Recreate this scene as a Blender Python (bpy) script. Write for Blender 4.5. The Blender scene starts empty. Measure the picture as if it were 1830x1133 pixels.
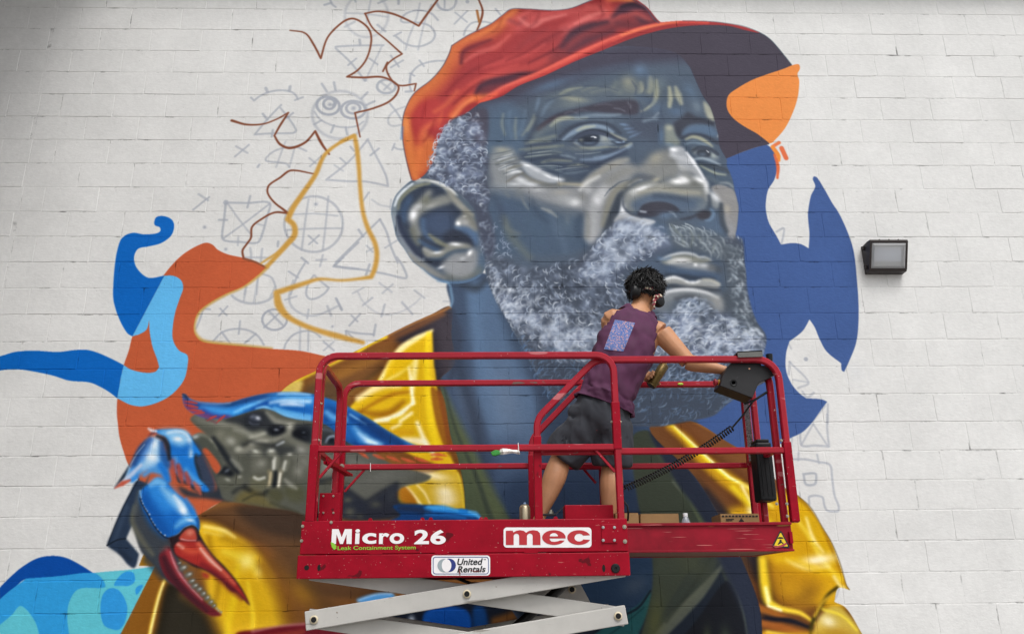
import bpy, bmesh, math, random
import numpy as np
from mathutils import Vector, Matrix, noise as mnoise
from mathutils.geometry import tessellate_polygon

sc = bpy.context.scene
C = sc.collection
rad = math.radians

# ---------------------------------------------------------------- camera
F_PX, PITCH, YAW, ROLL, DIST, EYE = 1500.0, .319355967, .0290323991, -.0112845952, 5.80811094, 1.6
fwd = np.array([math.sin(YAW)*math.cos(PITCH), math.cos(YAW)*math.cos(PITCH), math.sin(PITCH)])
_r = np.array([math.cos(YAW), -math.sin(YAW), 0.0]); _u = np.cross(_r, fwd)
rgt = math.cos(ROLL)*_r + math.sin(ROLL)*_u; upv = -math.sin(ROLL)*_r + math.cos(ROLL)*_u
eye = np.array([0.0, -DIST, EYE])
cam = bpy.data.cameras.new('camera'); cam.sensor_width = 36; cam.lens = F_PX/1830*36; cam.clip_start = .05; cam.clip_end = 3000
camo = bpy.data.objects.new('camera', cam); C.objects.link(camo)
camo.matrix_world = Matrix(((rgt[0], upv[0], -fwd[0], eye[0]), (rgt[1], upv[1], -fwd[1], eye[1]), (rgt[2], upv[2], -fwd[2], eye[2]), (0, 0, 0, 1)))
sc.camera = camo
def at(x, y, Y):                                  # surveyed photo point -> place on the plane y = Y (metres)
    d = (x-915)*rgt + (566.5-y)*upv + F_PX*fwd
    return Vector(eye + d*(Y+DIST)/d[1])

# ---------------------------------------------------------------- overcast daylight
SUN_EL, SUN_AZ = 58.0, 158.0
w = bpy.data.worlds.new('World'); sc.world = w; w.use_nodes = True
nt = w.node_tree; bg = nt.nodes['Background']
sky = nt.nodes.new('ShaderNodeTexSky'); sky.sky_type = 'NISHITA'; sky.sun_disc = False
sky.sun_elevation = rad(SUN_EL); sky.sun_rotation = rad(SUN_AZ); sky.air_density = 1.0; sky.dust_density = 4.0; sky.ozone_density = 1.0
hs = nt.nodes.new('ShaderNodeHueSaturation'); hs.inputs['Saturation'].default_value = .22
nt.links.new(sky.outputs[0], hs.inputs['Color']); nt.links.new(hs.outputs[0], bg.inputs['Color']); bg.inputs['Strength'].default_value = .14
sun = bpy.data.lights.new('sun', 'SUN'); sun.energy = 1.2; sun.angle = rad(24); sun.color = (1, .98, .955)
suno = bpy.data.objects.new('sun', sun); C.objects.link(suno)
suno.rotation_euler = (rad(90-SUN_EL), 0, rad(22))
sc.view_settings.view_transform = 'Standard'; sc.view_settings.look = 'None'; sc.view_settings.gamma = 1; sc.view_settings.use_curve_mapping = False
sc.view_settings.exposure = .28
sc.cycles.max_bounces = 6; sc.cycles.diffuse_bounces = 3; sc.cycles.use_denoising = True

# ---------------------------------------------------------------- helpers
def tag(o, label=None, cat=None, group=None, kind=None):
    if label: o['label'] = label
    if cat: o['category'] = cat
    if group: o['group'] = group
    if kind: o['kind'] = kind
    return o
def thing(name, label, cat, loc=(0, 0, 0), group=None):
    o = bpy.data.objects.new(name, None); C.objects.link(o); o.location = loc; o.empty_display_size = .1
    return tag(o, label, cat, group)
def obj(name, me, mat=None, parent=None, smooth=None, bevel=0):
    if isinstance(me, bmesh.types.BMesh):
        b = me; me = bpy.data.meshes.new(name)
        bmesh.ops.recalc_face_normals(b, faces=b.faces); b.to_mesh(me); b.free()
    if smooth is not None:
        me.shade_smooth() if smooth >= 180 else me.set_sharp_from_angle(angle=rad(smooth))
        if smooth < 180:
            for p in me.polygons: p.use_smooth = True
            me.set_sharp_from_angle(angle=rad(smooth))
    o = bpy.data.objects.new(name, me); C.objects.link(o)
    if mat and not me.materials: me.materials.append(mat)
    if parent: o.parent = parent; o.matrix_parent_inverse = Matrix.Translation(-parent.location) if parent.type == 'EMPTY' and parent.parent is None else Matrix()
    if bevel:
        m = o.modifiers.new('bevel', 'BEVEL'); m.width = bevel; m.segments = 2; m.limit_method = 'ANGLE'; m.angle_limit = rad(40)
    return o
def srgb(h):
    v = [int(h[i:i+2], 16)/255 for i in (0, 2, 4)]
    return tuple(x/12.92 if x <= .04045 else ((x+.055)/1.055)**2.4 for x in v) + (1,)
MATS = {}
def mat(name, col, rough=.5, metal=0, var=0, vscale=20, bump=0, bscale=80, spec=.5, specks=None, coat=0):
    """procedural surface: base colour with noise variation, fine relief, optional paint specks (colour, scale, threshold)"""
    m = bpy.data.materials.new(name); m.use_nodes = True; t = m.node_tree; n = t.nodes; b = n['Principled BSDF']
    c = srgb(col) if isinstance(col, str) else tuple(col)+(1,)
    b.inputs['Roughness'].default_value = rough; b.inputs['Metallic'].default_value = metal; b.inputs['Specular IOR Level'].default_value = spec
    if coat: b.inputs['Coat Weight'].default_value = coat; b.inputs['Coat Roughness'].default_value = .2
    co = n.new('ShaderNodeTexCoord'); src = None
    mp = n.new('ShaderNodeMapping'); t.links.new(co.outputs['Object'], mp.inputs[0])
    if var:
        nz = n.new('ShaderNodeTexNoise'); nz.inputs['Scale'].default_value = vscale; nz.inputs['Detail'].default_value = 5; nz.inputs['Roughness'].default_value = .65
        t.links.new(mp.outputs[0], nz.inputs['Vector'])
        rp = n.new('ShaderNodeValToRGB'); rp.color_ramp.elements[0].position = .3; rp.color_ramp.elements[1].position = .72
        rp.color_ramp.elements[0].color = tuple(x*(1-var) for x in c[:3])+(1,); rp.color_ramp.elements[1].color = tuple(min(1, x*(1+var)) for x in c[:3])+(1,)
        t.links.new(nz.outputs[0], rp.inputs[0]); src = rp.outputs[0]
        rr = n.new('ShaderNodeMapRange'); rr.inputs[3].default_value = max(.05, rough-.12); rr.inputs[4].default_value = min(1, rough+.15); t.links.new(nz.outputs[0], rr.inputs[0]); t.links.new(rr.outputs[0], b.inputs['Roughness'])
    for sp in (specks or []):
        scol, ssc, th, st = sp
        vz = n.new('ShaderNodeTexNoise'); vz.inputs['Scale'].default_value = ssc; vz.inputs['Detail'].default_value = 2.5
        m2 = n.new('ShaderNodeMapping'); m2.inputs['Scale'].default_value = st; t.links.new(co.outputs['Object'], m2.inputs[0]); t.links.new(m2.outputs[0], vz.inputs['Vector'])
        r2 = n.new('ShaderNodeValToRGB'); r2.color_ramp.elements[0].position = th; r2.color_ramp.elements[1].position = th+.03
        t.links.new(vz.outputs[0], r2.inputs[0])
        mx = n.new('ShaderNodeMixRGB'); t.links.new(r2.outputs[0], mx.inputs[0])
        if src: t.links.new(src, mx.inputs[1])
        else: mx.inputs[1].default_value = c
        mx.inputs[2].default_value = srgb(scol); src = mx.outputs[0]
    if src: t.links.new(src, b.inputs['Base Color'])
    else: b.inputs['Base Color'].default_value = c
    if bump:
        bz = n.new('ShaderNodeTexNoise'); bz.inputs['Scale'].default_value = bscale; bz.inputs['Detail'].default_value = 4
        t.links.new(mp.outputs[0], bz.inputs['Vector'])
        bp = n.new('ShaderNodeBump'); bp.inputs['Strength'].default_value = bump; bp.inputs['Distance'].default_value = .004
        t.links.new(bz.outputs[0], bp.inputs['Height']); t.links.new(bp.outputs[0], b.inputs['Normal'])
    MATS[name] = m
    return m
def bxs(b, x0, x1, y0, y1, z0, z1):
    v = [b.verts.new(p) for p in ((x0, y0, z0), (x1, y0, z0), (x1, y1, z0), (x0, y1, z0), (x0, y0, z1), (x1, y0, z1), (x1, y1, z1), (x0, y1, z1))]
    for q in ((0, 1, 5, 4), (1, 2, 6, 5), (2, 3, 7, 6), (3, 0, 4, 7), (4, 5, 6, 7), (3, 2, 1, 0)): b.faces.new([v[i] for i in q])
    return v
def box(x0, x1, y0, y1, z0, z1):
    b = bmesh.new(); bxs(b, x0, x1, y0, y1, z0, z1); return b
def prism(b, pts, d):
    """extrude a closed polygon (list of Vectors) by vector d"""
    d = Vector(d); a = [b.verts.new(p) for p in pts]; c = [b.verts.new(Vector(p)+d) for p in pts]; n = len(a)
    b.faces.new(a); b.faces.new(c[::-1])
    for i in range(n): b.faces.new((a[i], c[i], c[(i+1) % n], a[(i+1) % n]))
    return a, c
def cyl(b, p0, p1, r0, r1=None, n=16, cap=True):
    p0, p1 = Vector(p0), Vector(p1); r1 = r0 if r1 is None else r1
    d = (p1-p0).normalized(); e = d.orthogonal().normalized(); f = d.cross(e)
    A = [b.verts.new(p0 + (e*math.cos(2*math.pi*i/n) + f*math.sin(2*math.pi*i/n))*r0) for i in range(n)]
    B_ = [b.verts.new(p1 + (e*math.cos(2*math.pi*i/n) + f*math.sin(2*math.pi*i/n))*r1) for i in range(n)]
    for i in range(n): b.faces.new((A[i], A[(i+1) % n], B_[(i+1) % n], B_[i]))
    if cap: b.faces.new(A[::-1]); b.faces.new(B_)
    return b
def lathe(b, prof, o, ax=(0, 0, 1), n=20):
    """surface of revolution: prof = [(r, h)] about axis ax at o"""
    d = Vector(ax).normalized(); e = d.orthogonal().normalized(); f = d.cross(e); o = Vector(o); R = []
    for r, h in prof:
        R.append([b.verts.new(o + d*h + (e*math.cos(2*math.pi*i/n) + f*math.sin(2*math.pi*i/n))*max(r, 1e-4)) for i in range(n)])
    for A, B_ in zip(R, R[1:]):
        for i in range(n): b.faces.new((A[i], A[(i+1) % n], B_[(i+1) % n], B_[i]))
    b.faces.new(R[0][::-1]); b.faces.new(R[-1])
    return b
def fillet(P, r, n=6):
    P = [Vector(p) for p in P]; out = [P[0]]
    for i in range(1, len(P)-1):
        a, p, c = P[i-1], P[i], P[i+1]; u = (a-p).normalized(); v = (c-p).normalized()
        ang = u.angle(v); rr = r[i] if isinstance(r, dict) and i in r else (r if not isinstance(r, dict) else 0)
        if rr <= 0: out.append(p); continue
        t = min(rr/math.tan(ang/2), (a-p).length*.49, (c-p).length*.49); R = t*math.tan(ang/2)
        ctr = p + (u+v).normalized()*(R/math.sin(ang/2)); s, e = p+u*t-ctr, p+v*t-ctr; q = s.angle(e); ax = s.cross(e).normalized()
        for k in range(n+1): out.append(ctr + Matrix.Rotation(q*k/n, 3, ax) @ s)
    out.append(P[-1]); return out
def sqtube(b, P, nrm, w=.038, h=None, r=.1):
    """rounded square tube along a planar path"""
    P = fillet(P, r) if r else [Vector(p) for p in P]; N = Vector(nrm).normalized(); h = h or w; k = w*.16
    prof = [(w/2-k, h/2), (-w/2+k, h/2), (-w/2, h/2-k), (-w/2, -h/2+k), (-w/2+k, -h/2), (w/2-k, -h/2), (w/2, -h/2+k), (w/2, h/2-k)]
    R = []
    for i, p in enumerate(P):
        t = ((P[min(i+1, len(P)-1)]-p).normalized() + (p-P[max(i-1, 0)]).normalized()).normalized()
        s = t.cross(N).normalized()
        R.append([b.verts.new(p + N*x + s*y) for x, y in prof])
    for A, B_ in zip(R, R[1:]):
        for i in range(8): b.faces.new((A[i], A[(i+1) % 8], B_[(i+1) % 8], B_[i]))
    b.faces.new(R[0][::-1]); b.faces.new(R[-1])
    return b
def rtube(b, P, rr, n=8):
    """round tube along any path, rr = radius or list"""
    P = [Vector(p) for p in P]; m = len(P); R = []; N = None
    for i, p in enumerate(P):
        t = (P[min(i+1, m-1)]-P[max(i-1, 0)]).normalized()
        N = t.orthogonal().normalized() if N is None else (N - t*N.dot(t)).normalized()
        s = t.cross(N); r_ = rr if not isinstance(rr, (list, tuple)) else rr[i]
        R.append([b.verts.new(p + (N*math.cos(2*math.pi*k/n) + s*math.sin(2*math.pi*k/n))*r_) for k in range(n)])
    for A, B_ in zip(R, R[1:]):
        for i in range(n): b.faces.new((A[i], A[(i+1) % n], B_[(i+1) % n], B_[i]))
    b.faces.new(R[0][::-1]); b.faces.new(R[-1])
    return b

# ---------------------------------------------------------------- mural painter
# The mural is painted in memory: filled outlines, soft sprays and strokes on a sheet that lies in the wall plane.
class Sheet:
    def __init__(s, w, h, warp):
        s.w, s.h, s.warp = w, h, warp
        s.c = np.zeros((h, w, 3), np.float32)
        s.org = (0.0, 0.0, 1.0); s.clip = None
SH = None
def tile(x, y, k=1.0): SH.org = (x, y, k)
def hexc(c):
    if isinstance(c, str): return np.array([int(c[i:i+2], 16) / 255 for i in (0, 2, 4)], np.float32)
    return np.array(c, np.float32) / 255
def parse(t):
    P, K = [], []
    for q in t.split():
        k = q.endswith('*')
        a, b = q.rstrip('*').split(',')
        P.append((float(a), float(b))); K.append(k)
    P = np.array(P) / SH.org[2] + np.array(SH.org[:2])
    return P, K
def spline(P, K, closed, n=7):
    N = len(P); out = []
    m = N if closed else N - 1
    for i in range(m):
        p1, p2 = P[i], P[(i+1) % N]
        p0 = P[(i-1) % N] if (closed or i > 0) else p1
        p3 = P[(i+2) % N] if (closed or i + 2 < N) else p2
        L = np.hypot(*(p2 - p1)) + 1e-6
        t1 = np.zeros(2) if K[i] else (p2 - p0) / (np.hypot(*(p1-p0)) + L) * L
        t2 = np.zeros(2) if K[(i+1) % N] else (p3 - p1) / (np.hypot(*(p3-p2)) + L) * L
        if K[i]: t1 = (p2 - p1) * .8 + 0 * t2
        if K[(i+1) % N]: t2 = (p2 - p1) * .8
        k = max(2, min(n, int(L / 2.5) + 1))
        t = (np.arange(k) / k)[:, None]
        out.append((2*t**3-3*t**2+1)*p1 + (t**3-2*t**2+t)*t1 + (-2*t**3+3*t**2)*p2 + (t**3-t**2)*t2)
    if not closed: out.append(P[-1:])
    return np.concatenate(out)
def cover(Q, x0, y0, w, h, ss=2):
    A, B = Q, np.roll(Q, -1, 0)
    ya, yb = (A[:, 1]-y0)*ss, (B[:, 1]-y0)*ss
    xa, xb = A[:, 0]-x0, B[:, 0]-x0
    lo, hi = np.minimum(ya, yb), np.maximum(ya, yb)
    r0 = np.clip(np.ceil(lo - .5), 0, h*ss).astype(int); r1 = np.clip(np.ceil(hi - .5), 0, h*ss).astype(int)
    n = np.maximum(r1 - r0, 0); e = np.repeat(np.arange(len(A)), n)
    if len(e) == 0: return np.zeros((h, w), np.float32)
    st = np.cumsum(n) - n
    row = np.arange(len(e)) - st[e] + r0[e]
    x = xa[e] + (row + .5 - ya[e]) * (xb[e]-xa[e]) / (yb[e]-ya[e])
    d = np.where(yb[e] > ya[e], 1.0, -1.0)
    x = np.clip(x, 0, w - 1e-3); f = np.floor(x).astype(int); fr = x - f
    D = np.bincount(row*(w+1)+f, d*(1-fr), h*ss*(w+1)) + np.bincount(row*(w+1)+f+1, d*fr, h*ss*(w+1)+1)[:h*ss*(w+1)]
    D = np.clip(np.abs(np.cumsum(D.reshape(h*ss, w+1), 1)), 0, 1)[:, :w]
    return D.reshape(h, ss, w).mean(1).astype(np.float32)
def box1(a, r, ax):
    n = 2*r+1
    pad = [(0, 0), (0, 0)]; pad[ax] = (r+1, r)
    c = np.cumsum(np.pad(a, pad), ax, dtype=np.float32)
    if ax == 0: return (c[n:] - c[:-n]) / n
    return (c[:, n:] - c[:, :-n]) / n
def blur(a, s):
    r = max(1, int(round(s * .85)))
    for _ in range(3 if s > 2 else 2):
        a = box1(box1(a, r, 0), r, 1)
    return a
def wloc(p):
    a = SH.warp(np.array([p, (p[0]+1, p[1]), (p[0], p[1]+1)]))
    return (np.hypot(*(a[1]-a[0])) + np.hypot(*(a[2]-a[0]))) / 2
def put(x0, y0, a, col, al):
    x1, y1 = x0 + a.shape[1], y0 + a.shape[0]
    X0, Y0, X1, Y1 = max(x0, 0), max(y0, 0), min(x1, SH.w), min(y1, SH.h)
    if X1 <= X0 or Y1 <= Y0: return
    a = a[Y0-y0:Y1-y0, X0-x0:X1-x0] * al
    if SH.clip is not None: a = a * SH.clip[Y0:Y1, X0:X1]
    v = SH.c[Y0:Y1, X0:X1]
    v += a[..., None] * (col - v)
def raster(t, soft):
    P, K = parse(t)
    s = wloc(P.mean(0)) ; sf = soft * s * (.62 if soft > 1.6 else 1)
    Q = SH.warp(spline(P, K, True))
    m = int(sf*2.6) + 3
    x0, y0 = np.floor(Q.min(0)).astype(int) - m; x1, y1 = np.ceil(Q.max(0)).astype(int) + m
    x0, y0, x1, y1 = max(x0, -m-40), max(y0, -m-40), min(x1, SH.w+m+40), min(y1, SH.h+m+40)
    w, h = x1-x0, y1-y0
    if w <= 0 or h <= 0: return 0, 0, np.zeros((1, 1), np.float32)
    d = 1 if sf < 5 else (2 if sf < 10 else 4)
    if d > 1:
        w2, h2 = w//d + 2, h//d + 2
        a = blur(cover((Q - (x0, y0)) / d, 0, 0, w2, h2), sf / d)
        ix = (np.arange(w) + .5) / d - .5; iy = (np.arange(h) + .5) / d - .5
        i0 = np.clip(np.floor(ix).astype(int), 0, w2-2); j0 = np.clip(np.floor(iy).astype(int), 0, h2-2)
        fx = np.clip(ix - i0, 0, 1).astype(np.float32); fy = np.clip(iy - j0, 0, 1).astype(np.float32)[:, None]
        b = a[:, i0]*(1-fx) + a[:, i0+1]*fx
        a = b[j0]*(1-fy) + b[j0+1]*fy
    else:
        a = cover(Q, x0, y0, w, h)
        if sf > .6: a = blur(a, sf)
    return x0, y0, a
def F(t, col, soft=0.0, al=1.0):                    # filled outline, soft edge in px
    x0, y0, a = raster(t, soft); put(x0, y0, a, hexc(col), al)
def mask(t, soft=0.0):
    m = np.zeros((SH.h, SH.w), np.float32); k = SH.c
    x0, y0, a = raster(t, soft)
    X0, Y0, X1, Y1 = max(x0, 0), max(y0, 0), min(x0+a.shape[1], SH.w), min(y0+a.shape[0], SH.h)
    m[Y0:Y1, X0:X1] = a[Y0-y0:Y1-y0, X0-x0:X1-x0]
    return m
def line(P, W, col, soft, al, close=False):         # P in picture px, W width per point
    s = wloc(P[len(P)//2]); Q = SH.warp(P); hw = np.asarray(W) * s / 2; sf = max(soft * s * (1.9 if soft >= 2.4 else 1.3), .8)
    m = hw.max() + sf + 1
    x0, y0 = np.floor(Q.min(0) - m).astype(int); x1, y1 = np.ceil(Q.max(0) + m).astype(int) + 1
    if x1 < 0 or y1 < 0 or x0 > SH.w or y0 > SH.h: return
    buf = np.zeros((y1-y0, x1-x0), np.float32)
    for i in range(len(Q)-1):
        a, b = Q[i], Q[i+1]; mm = max(hw[i], hw[i+1]) + sf + 1
        u0, v0 = np.maximum(np.floor(np.minimum(a, b) - mm).astype(int) - (x0, y0), 0)
        u1, v1 = np.ceil(np.maximum(a, b) + mm).astype(int) + 1 - (x0, y0)
        X = np.arange(u0, u1, dtype=np.float32) + (x0 + .5 - a[0]); Y = (np.arange(v0, v1, dtype=np.float32) + (y0 + .5 - a[1]))[:, None]
        d = b - a; L = d @ d + 1e-9
        t = np.clip((X*d[0] + Y*d[1]) / L, 0, 1)
        D = np.sqrt((X - t*d[0])**2 + (Y - t*d[1])**2)
        A = np.clip((hw[i] + (hw[i+1]-hw[i])*t - D) / sf + .5, 0, 1)
        A = A*A*(3-2*A)
        sub = buf[v0:v1, u0:u1]; np.maximum(sub, A[:sub.shape[0], :sub.shape[1]], out=sub)
    put(x0, y0, buf, col, al)
def S(t, w, col, soft=1.5, al=1.0, close=False):    # brush stroke; w a number or a list along the stroke
    P, K = parse(t); Q = spline(P, K, close)
    if close: Q = np.concatenate([Q, Q[:1]])
    W = np.full(len(Q), float(w)) if np.isscalar(w) else np.interp(np.linspace(0, 1, len(Q)), np.linspace(0, 1, len(w)), w)
    line(Q, W, hexc(col), soft, al)
def B(x, y, rx, ry, rot, col, al=1.0):              # spray dab
    P = np.array([(x, y)]) / SH.org[2] + np.array(SH.org[:2]); k = SH.org[2]
    s = wloc(P[0]); c = SH.warp(P)[0]; rx, ry = rx*s/k, ry*s/k
    m = int(2.2*max(rx, ry)) + 2; x0, y0 = int(c[0]) - m, int(c[1]) - m
    X = np.arange(2*m+1) + x0 + .5 - c[0]; Y = (np.arange(2*m+1) + y0 + .5 - c[1])[:, None]
    q, r = math.cos(math.radians(rot)), math.sin(math.radians(rot))
    a = np.exp(-(((X*q+Y*r)/rx)**2 + ((-X*r+Y*q)/ry)**2)).astype(np.float32)
    put(x0, y0, a, hexc(col), al)
def arc(x, y, r, a0, a1, w, col, soft=1.2, al=1.0, sq=1.0, rot=0.0, n=7):   # curl / circle, picture px of current tile
    k = SH.org[2]; t = np.radians(np.linspace(a0, a1, n)); c, s = math.cos(math.radians(rot)), math.sin(math.radians(rot))
    X, Y = r*np.cos(t), r*sq*np.sin(t)
    P = np.stack([x + X*c - Y*s, y + X*s + Y*c], 1) / k + np.array(SH.org[:2])
    W = np.full(n, float(w)) if np.isscalar(w) else np.interp(np.linspace(0, 1, n), np.linspace(0, 1, len(w)), w)
    line(P, W, hexc(col), soft, al)

def smudge(t, s, soft=2.0):                           # blend wet strokes inside an outline
    m = mask(t, soft); ys, xs = np.where(m > .01)
    if len(ys) == 0: return
    y0, y1, x0, x1 = max(ys.min()-8, 0), ys.max()+8, max(xs.min()-8, 0), xs.max()+8
    v = SH.c[y0:y1, x0:x1]; k = m[y0:y1, x0:x1]
    q = wloc(parse(t)[0].mean(0)); w_ = blur(k, s*q) + 1e-4
    for i in range(3):
        b_ = blur(v[..., i]*k, s*q) / w_; v[..., i] += k*(b_ - v[..., i])

def clarity(t, s, k, gain=1.0, sat=1.0):              # deepen local contrast inside an outline
    m = mask(t, 1.0); ys, xs = np.where(m > .01)
    if len(ys) == 0: return
    y0, y1, x0, x1 = ys.min(), ys.max()+1, xs.min(), xs.max()+1
    v = SH.c[y0:y1, x0:x1]; a = m[y0:y1, x0:x1]; w_ = blur(a, s) + 1e-4
    L = v @ np.array([.3, .59, .11], np.float32); d = (L - blur(L*a, s)/w_) * k
    for i in range(3):
        q = (L + (v[..., i]-L)*sat)*gain + d; v[..., i] += a*(np.clip(q, 0, 1) - v[..., i])

def paint_flats():
    SH.c[:] = hexc('dbdbd9')
    G = 'a3a8b2'; g = lambda t, w=4.2, a=.85, c=False: S(t, w * .82, G, 1.9, a * .88, c)
    x_ = lambda x, y, r, a=.85: (g(f'{x-r},{y-r*.8} {x+r},{y+r*.8}', 3.6, a), g(f'{x+r},{y-r} {x-r*1.1},{y+r*1.1}', 3.6, a))
    # pencil-grey doodle guides under everything
    tile(560, 0, 7.604)
    arc(720, 215, 295, 0, 360, 4, G, 2.6, .5, n=36); g('775,10 750,150 720,320', 4, .6); g('450,185 700,195 1000,235', 4, .6)
    g('560,300 430,370', 5, .6); g('870,345 975,430', 5); g('225,0 250,60 300,100'); g('150,70 240,45', 5); g('880,50 1000,0', 4); g('560,0 570,30', 4); g('1155,0 1155,60', 5)
    g('1690,280 1600,190 1430,145 1260,190 1185,280 1230,310 1400,310 1580,360 1650,470 1600,570 1430,635 1250,600 1120,500', 4.4); g('1190,445 1090,495', 4)
    g('1445,50 1400,250 1300,500 1250,680', 4, .6); g('1600,70 1510,300 1460,500 1420,680', 4, .6)
    g('300,640 550,625 950,620'); g('300,660 500,850 700,1100'); g('930,630 800,900 700,1100', 4, .6); g('625,545 635,610', 5); g('580,800 470,890', 4); g('760,800 870,880', 4)
    g('1050,760 1160,910', 4); g('1215,825 1050,920', 4); g('1310,1133 1320,1020 1400,920 1490,870 1640,835 1790,830'); g('1440,825 1500,905', 4); g('1310,1000 1370,1035', 4)
    g('1670,50 1720,120 1820,145'); g('1780,0 1780,110', 3.5)
    tile(610, 0, 2.997); g('655,190 665,160 700,125 760,118 800,125'); arc(562, 5, 52, 0, 180, 4, G, 2, .7, n=14); x_(640, 95, 32); g('825,50 850,80', 4); arc(674, 12, 4, 0, 360, 4, G, 1.5, .8)
    tile(380, 150, 7.604)
    g('520,190 560,230*  640,170 760,115 920,90 1060,110 1120,150 1155,210'); g('1115,225 1225,185', 4); g('720,60 745,115', 6); g('1050,40 1040,100', 6)
    g('930,290 850,370 720,510 570,690* 800,675 1090,670 1130,640 1100,570 1000,430 910,320'); g('680,410 740,490', 5); g('1090,400 1000,470', 4.5); g('815,630 800,720', 4.5)
    g('490,830 300,990', 4); g('315,850 470,940', 4.5, .7)
    g('1270,915 1150,865 990,865 830,920 730,1000 720,1040 780,1060 900,1070 1000,1090 1040,1133', 4.2, .75); g('950,880 860,1133', 4, .6); g('1110,880 1040,1133', 4, .6); g('990,780 950,880', 3.5, .5)
    g('1310,1010 1400,1080', 4, .7); g('1480,980 1320,1120', 4, .7); g('1730,1010 1810,1080', 4); g('630,1100 610,1133', 5)
    tile(540, 140, 7.604)
    arc(510, 500, 375, 0, 360, 4.5, G, 3, .62, sq=.86, n=44)
    arc(350, 375, 155, 0, 360, 4.6, G, 1.6, .95, sq=.78, rot=8, n=26); arc(365, 350, 78, 0, 360, 4.6, G, 1.6, .95, sq=.9, n=18); B(375, 360, 28, 26, 0, G); arc(400, 325, 50, -60, 60, 6, G, 2, .9)
    arc(690, 430, 165, 0, 360, 4.6, G, 1.6, .9, sq=.72, n=26); arc(690, 410, 95, 0, 360, 4.4, G, 1.6, .9, sq=.75, n=18); B(695, 410, 30, 28, 0, G)
    g('165,460 240,560 400,640 580,670 740,650 830,590', 4, .75); g('160,630 260,575', 4.5); g('430,640 390,740', 4.5); g('590,670 610,770', 5)
    g('265,80 330,180', 5); g('430,60 450,160', 5); g('885,195 800,280', 5); g('980,315 870,365', 5)
    arc(1140, 115, 125, 0, 360, 4.4, G, 1.6, .85, sq=.74, n=22); g('1075,60 1200,160', 5, .6); g('1210,60 1110,160', 4.5, .7); g('1465,0 1455,90 1475,170'); g('1405,185 1490,180', 5); B(855, 25, 30, 25, 0, G, .8)
    g('1190,350 1270,450 1350,570'); g('1390,390 1250,450 1170,540 1175,620 1230,650 1340,635', 4.2, .6); g('1255,890 1220,975', 4); g('1250,940 1300,965 1390,970', 4)
    tile(580, 240, 7.604)
    g('590,70 330,370 20,620* 300,640 560,645 860,705* 830,560 700,300 580,70', 4.6, .8); g('735,195 620,290', 4.5); g('350,170 400,230', 4.5); g('130,420 250,500', 4, .6)
    tile(340, 340, 6.09)
    g('90,45 190,110', 5, .7); g('205,75 30,215', 4)
    g('385,135 620,140 860,140 830,300 780,480 730,570 560,565 380,550 345,510 365,330 385,135*', 4.8, .85); g('410,150 530,320 650,470', 4, .7); g('860,150 560,380 365,520', 4, .8); arc(385, 135, 14, 0, 360, 5, G, 2, .8); g('650,65 620,190', 4.5); g('310,325 400,325', 4.5); g('720,365 800,385', 4, .6); g('520,510 515,600', 4.5, .6)
    B(155, 403, 18, 18, 0, G); B(385, 642, 16, 16, 0, G); B(1365, 153, 20, 20, 0, G)
    arc(1340, 370, 318, 0, 360, 4.4, G, 2.2, .68, sq=.95, n=44); g('1285,100 1255,300 1210,650', 4.4, .7); g('1500,70 1480,300 1440,650', 4.4, .7); g('1120,265 1350,255 1600,280', 4.2, .65); g('1035,435 1300,420 1650,415', 4.4, .7); g('1285,495 1380,580', 4); g('1400,490 1290,590', 4)
    g('650,630 660,700 655,790', 5, .7); g('780,640 765,780', 5, .7); g('590,730 880,735', 4.4, .7); g('955,560 950,610', 5)
    g('780,910 880,950 920,1030 935,1100', 4.4, .75); g('735,930 720,1133', 4.4, .6); g('600,1050 590,1133', 4.4, .6)
    g('1210,735 1280,795', 5); g('1245,795 1160,940 1090,1133', 4.4); g('1070,885 1170,950', 4.2); g('1370,760 1475,755', 4.4, .7); g('1440,705 1410,830', 4.4, .7)
    g('1827,570 1700,690 1565,820* 1700,850 1827,860', 4.8)
    tile(340, 480, 6.09)
    arc(680, 230, 250, 20, 155, 4.4, G, 2.2, .68, sq=.6, n=16); g('920,200 870,310', 4.4, .6); g('735,100 690,370', 4.4, .6); g('610,200 580,350', 4.4, .6)
    g('1120,130 1080,260 1080,370 1140,450 1260,510 1400,500 1520,450 1600,410', 5.2, .62); g('1340,75 1280,170 1260,280 1300,330 1380,320 1470,260 1505,210* 1420,140 1350,75', 4.6); g('1030,340 1155,300', 4.4, .7); g('1285,445 1270,540', 4.4, .7); g('1490,410 1530,510', 5.5, .7); g('1590,330 1645,450', 5)
    g('140,440 100,560 60,650', 4.4); g('150,435 215,445', 4.4); g('325,435 395,510', 3.6); g('405,410 310,515', 3.6)
    arc(915, 555, 135, 0, 360, 4, G, 1.5, .9, sq=.83, n=22); g('850,460 1000,610', 5); g('980,470 800,640', 4)
    g('245,790 350,690 500,655 640,675 740,740 800,830'); g('340,690 430,810', 4.4); g('540,570 525,710', 4); g('710,710 590,810', 4.6)
    g('1020,870 1040,810 1120,720 1240,680 1340,690 1415,745', 4.4); g('1195,600 1190,890', 5, .6); g('1285,640 1280,890', 4.4, .7); g('1450,795 1560,890', 4.4); g('1560,795 1450,890', 4, .7); B(1545, 630, 14, 14, 0, G)
    tile(580, 320, 7.604)
    g('750,550 520,770 150,1133', 4.6); g('750,550 840,720 900,920 990,1133', 4.8); g('460,690 520,780', 5.5); g('990,830 820,935', 4.2, .7); g('570,905 650,990', 4.4, .7); g('700,910 570,990', 4, .6); g('600,185 520,300', 4); g('640,280 740,350 880,380', 4.2, .5); g('900,280 890,410', 4, .6)
    tile(580, 460, 7.604)
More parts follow.
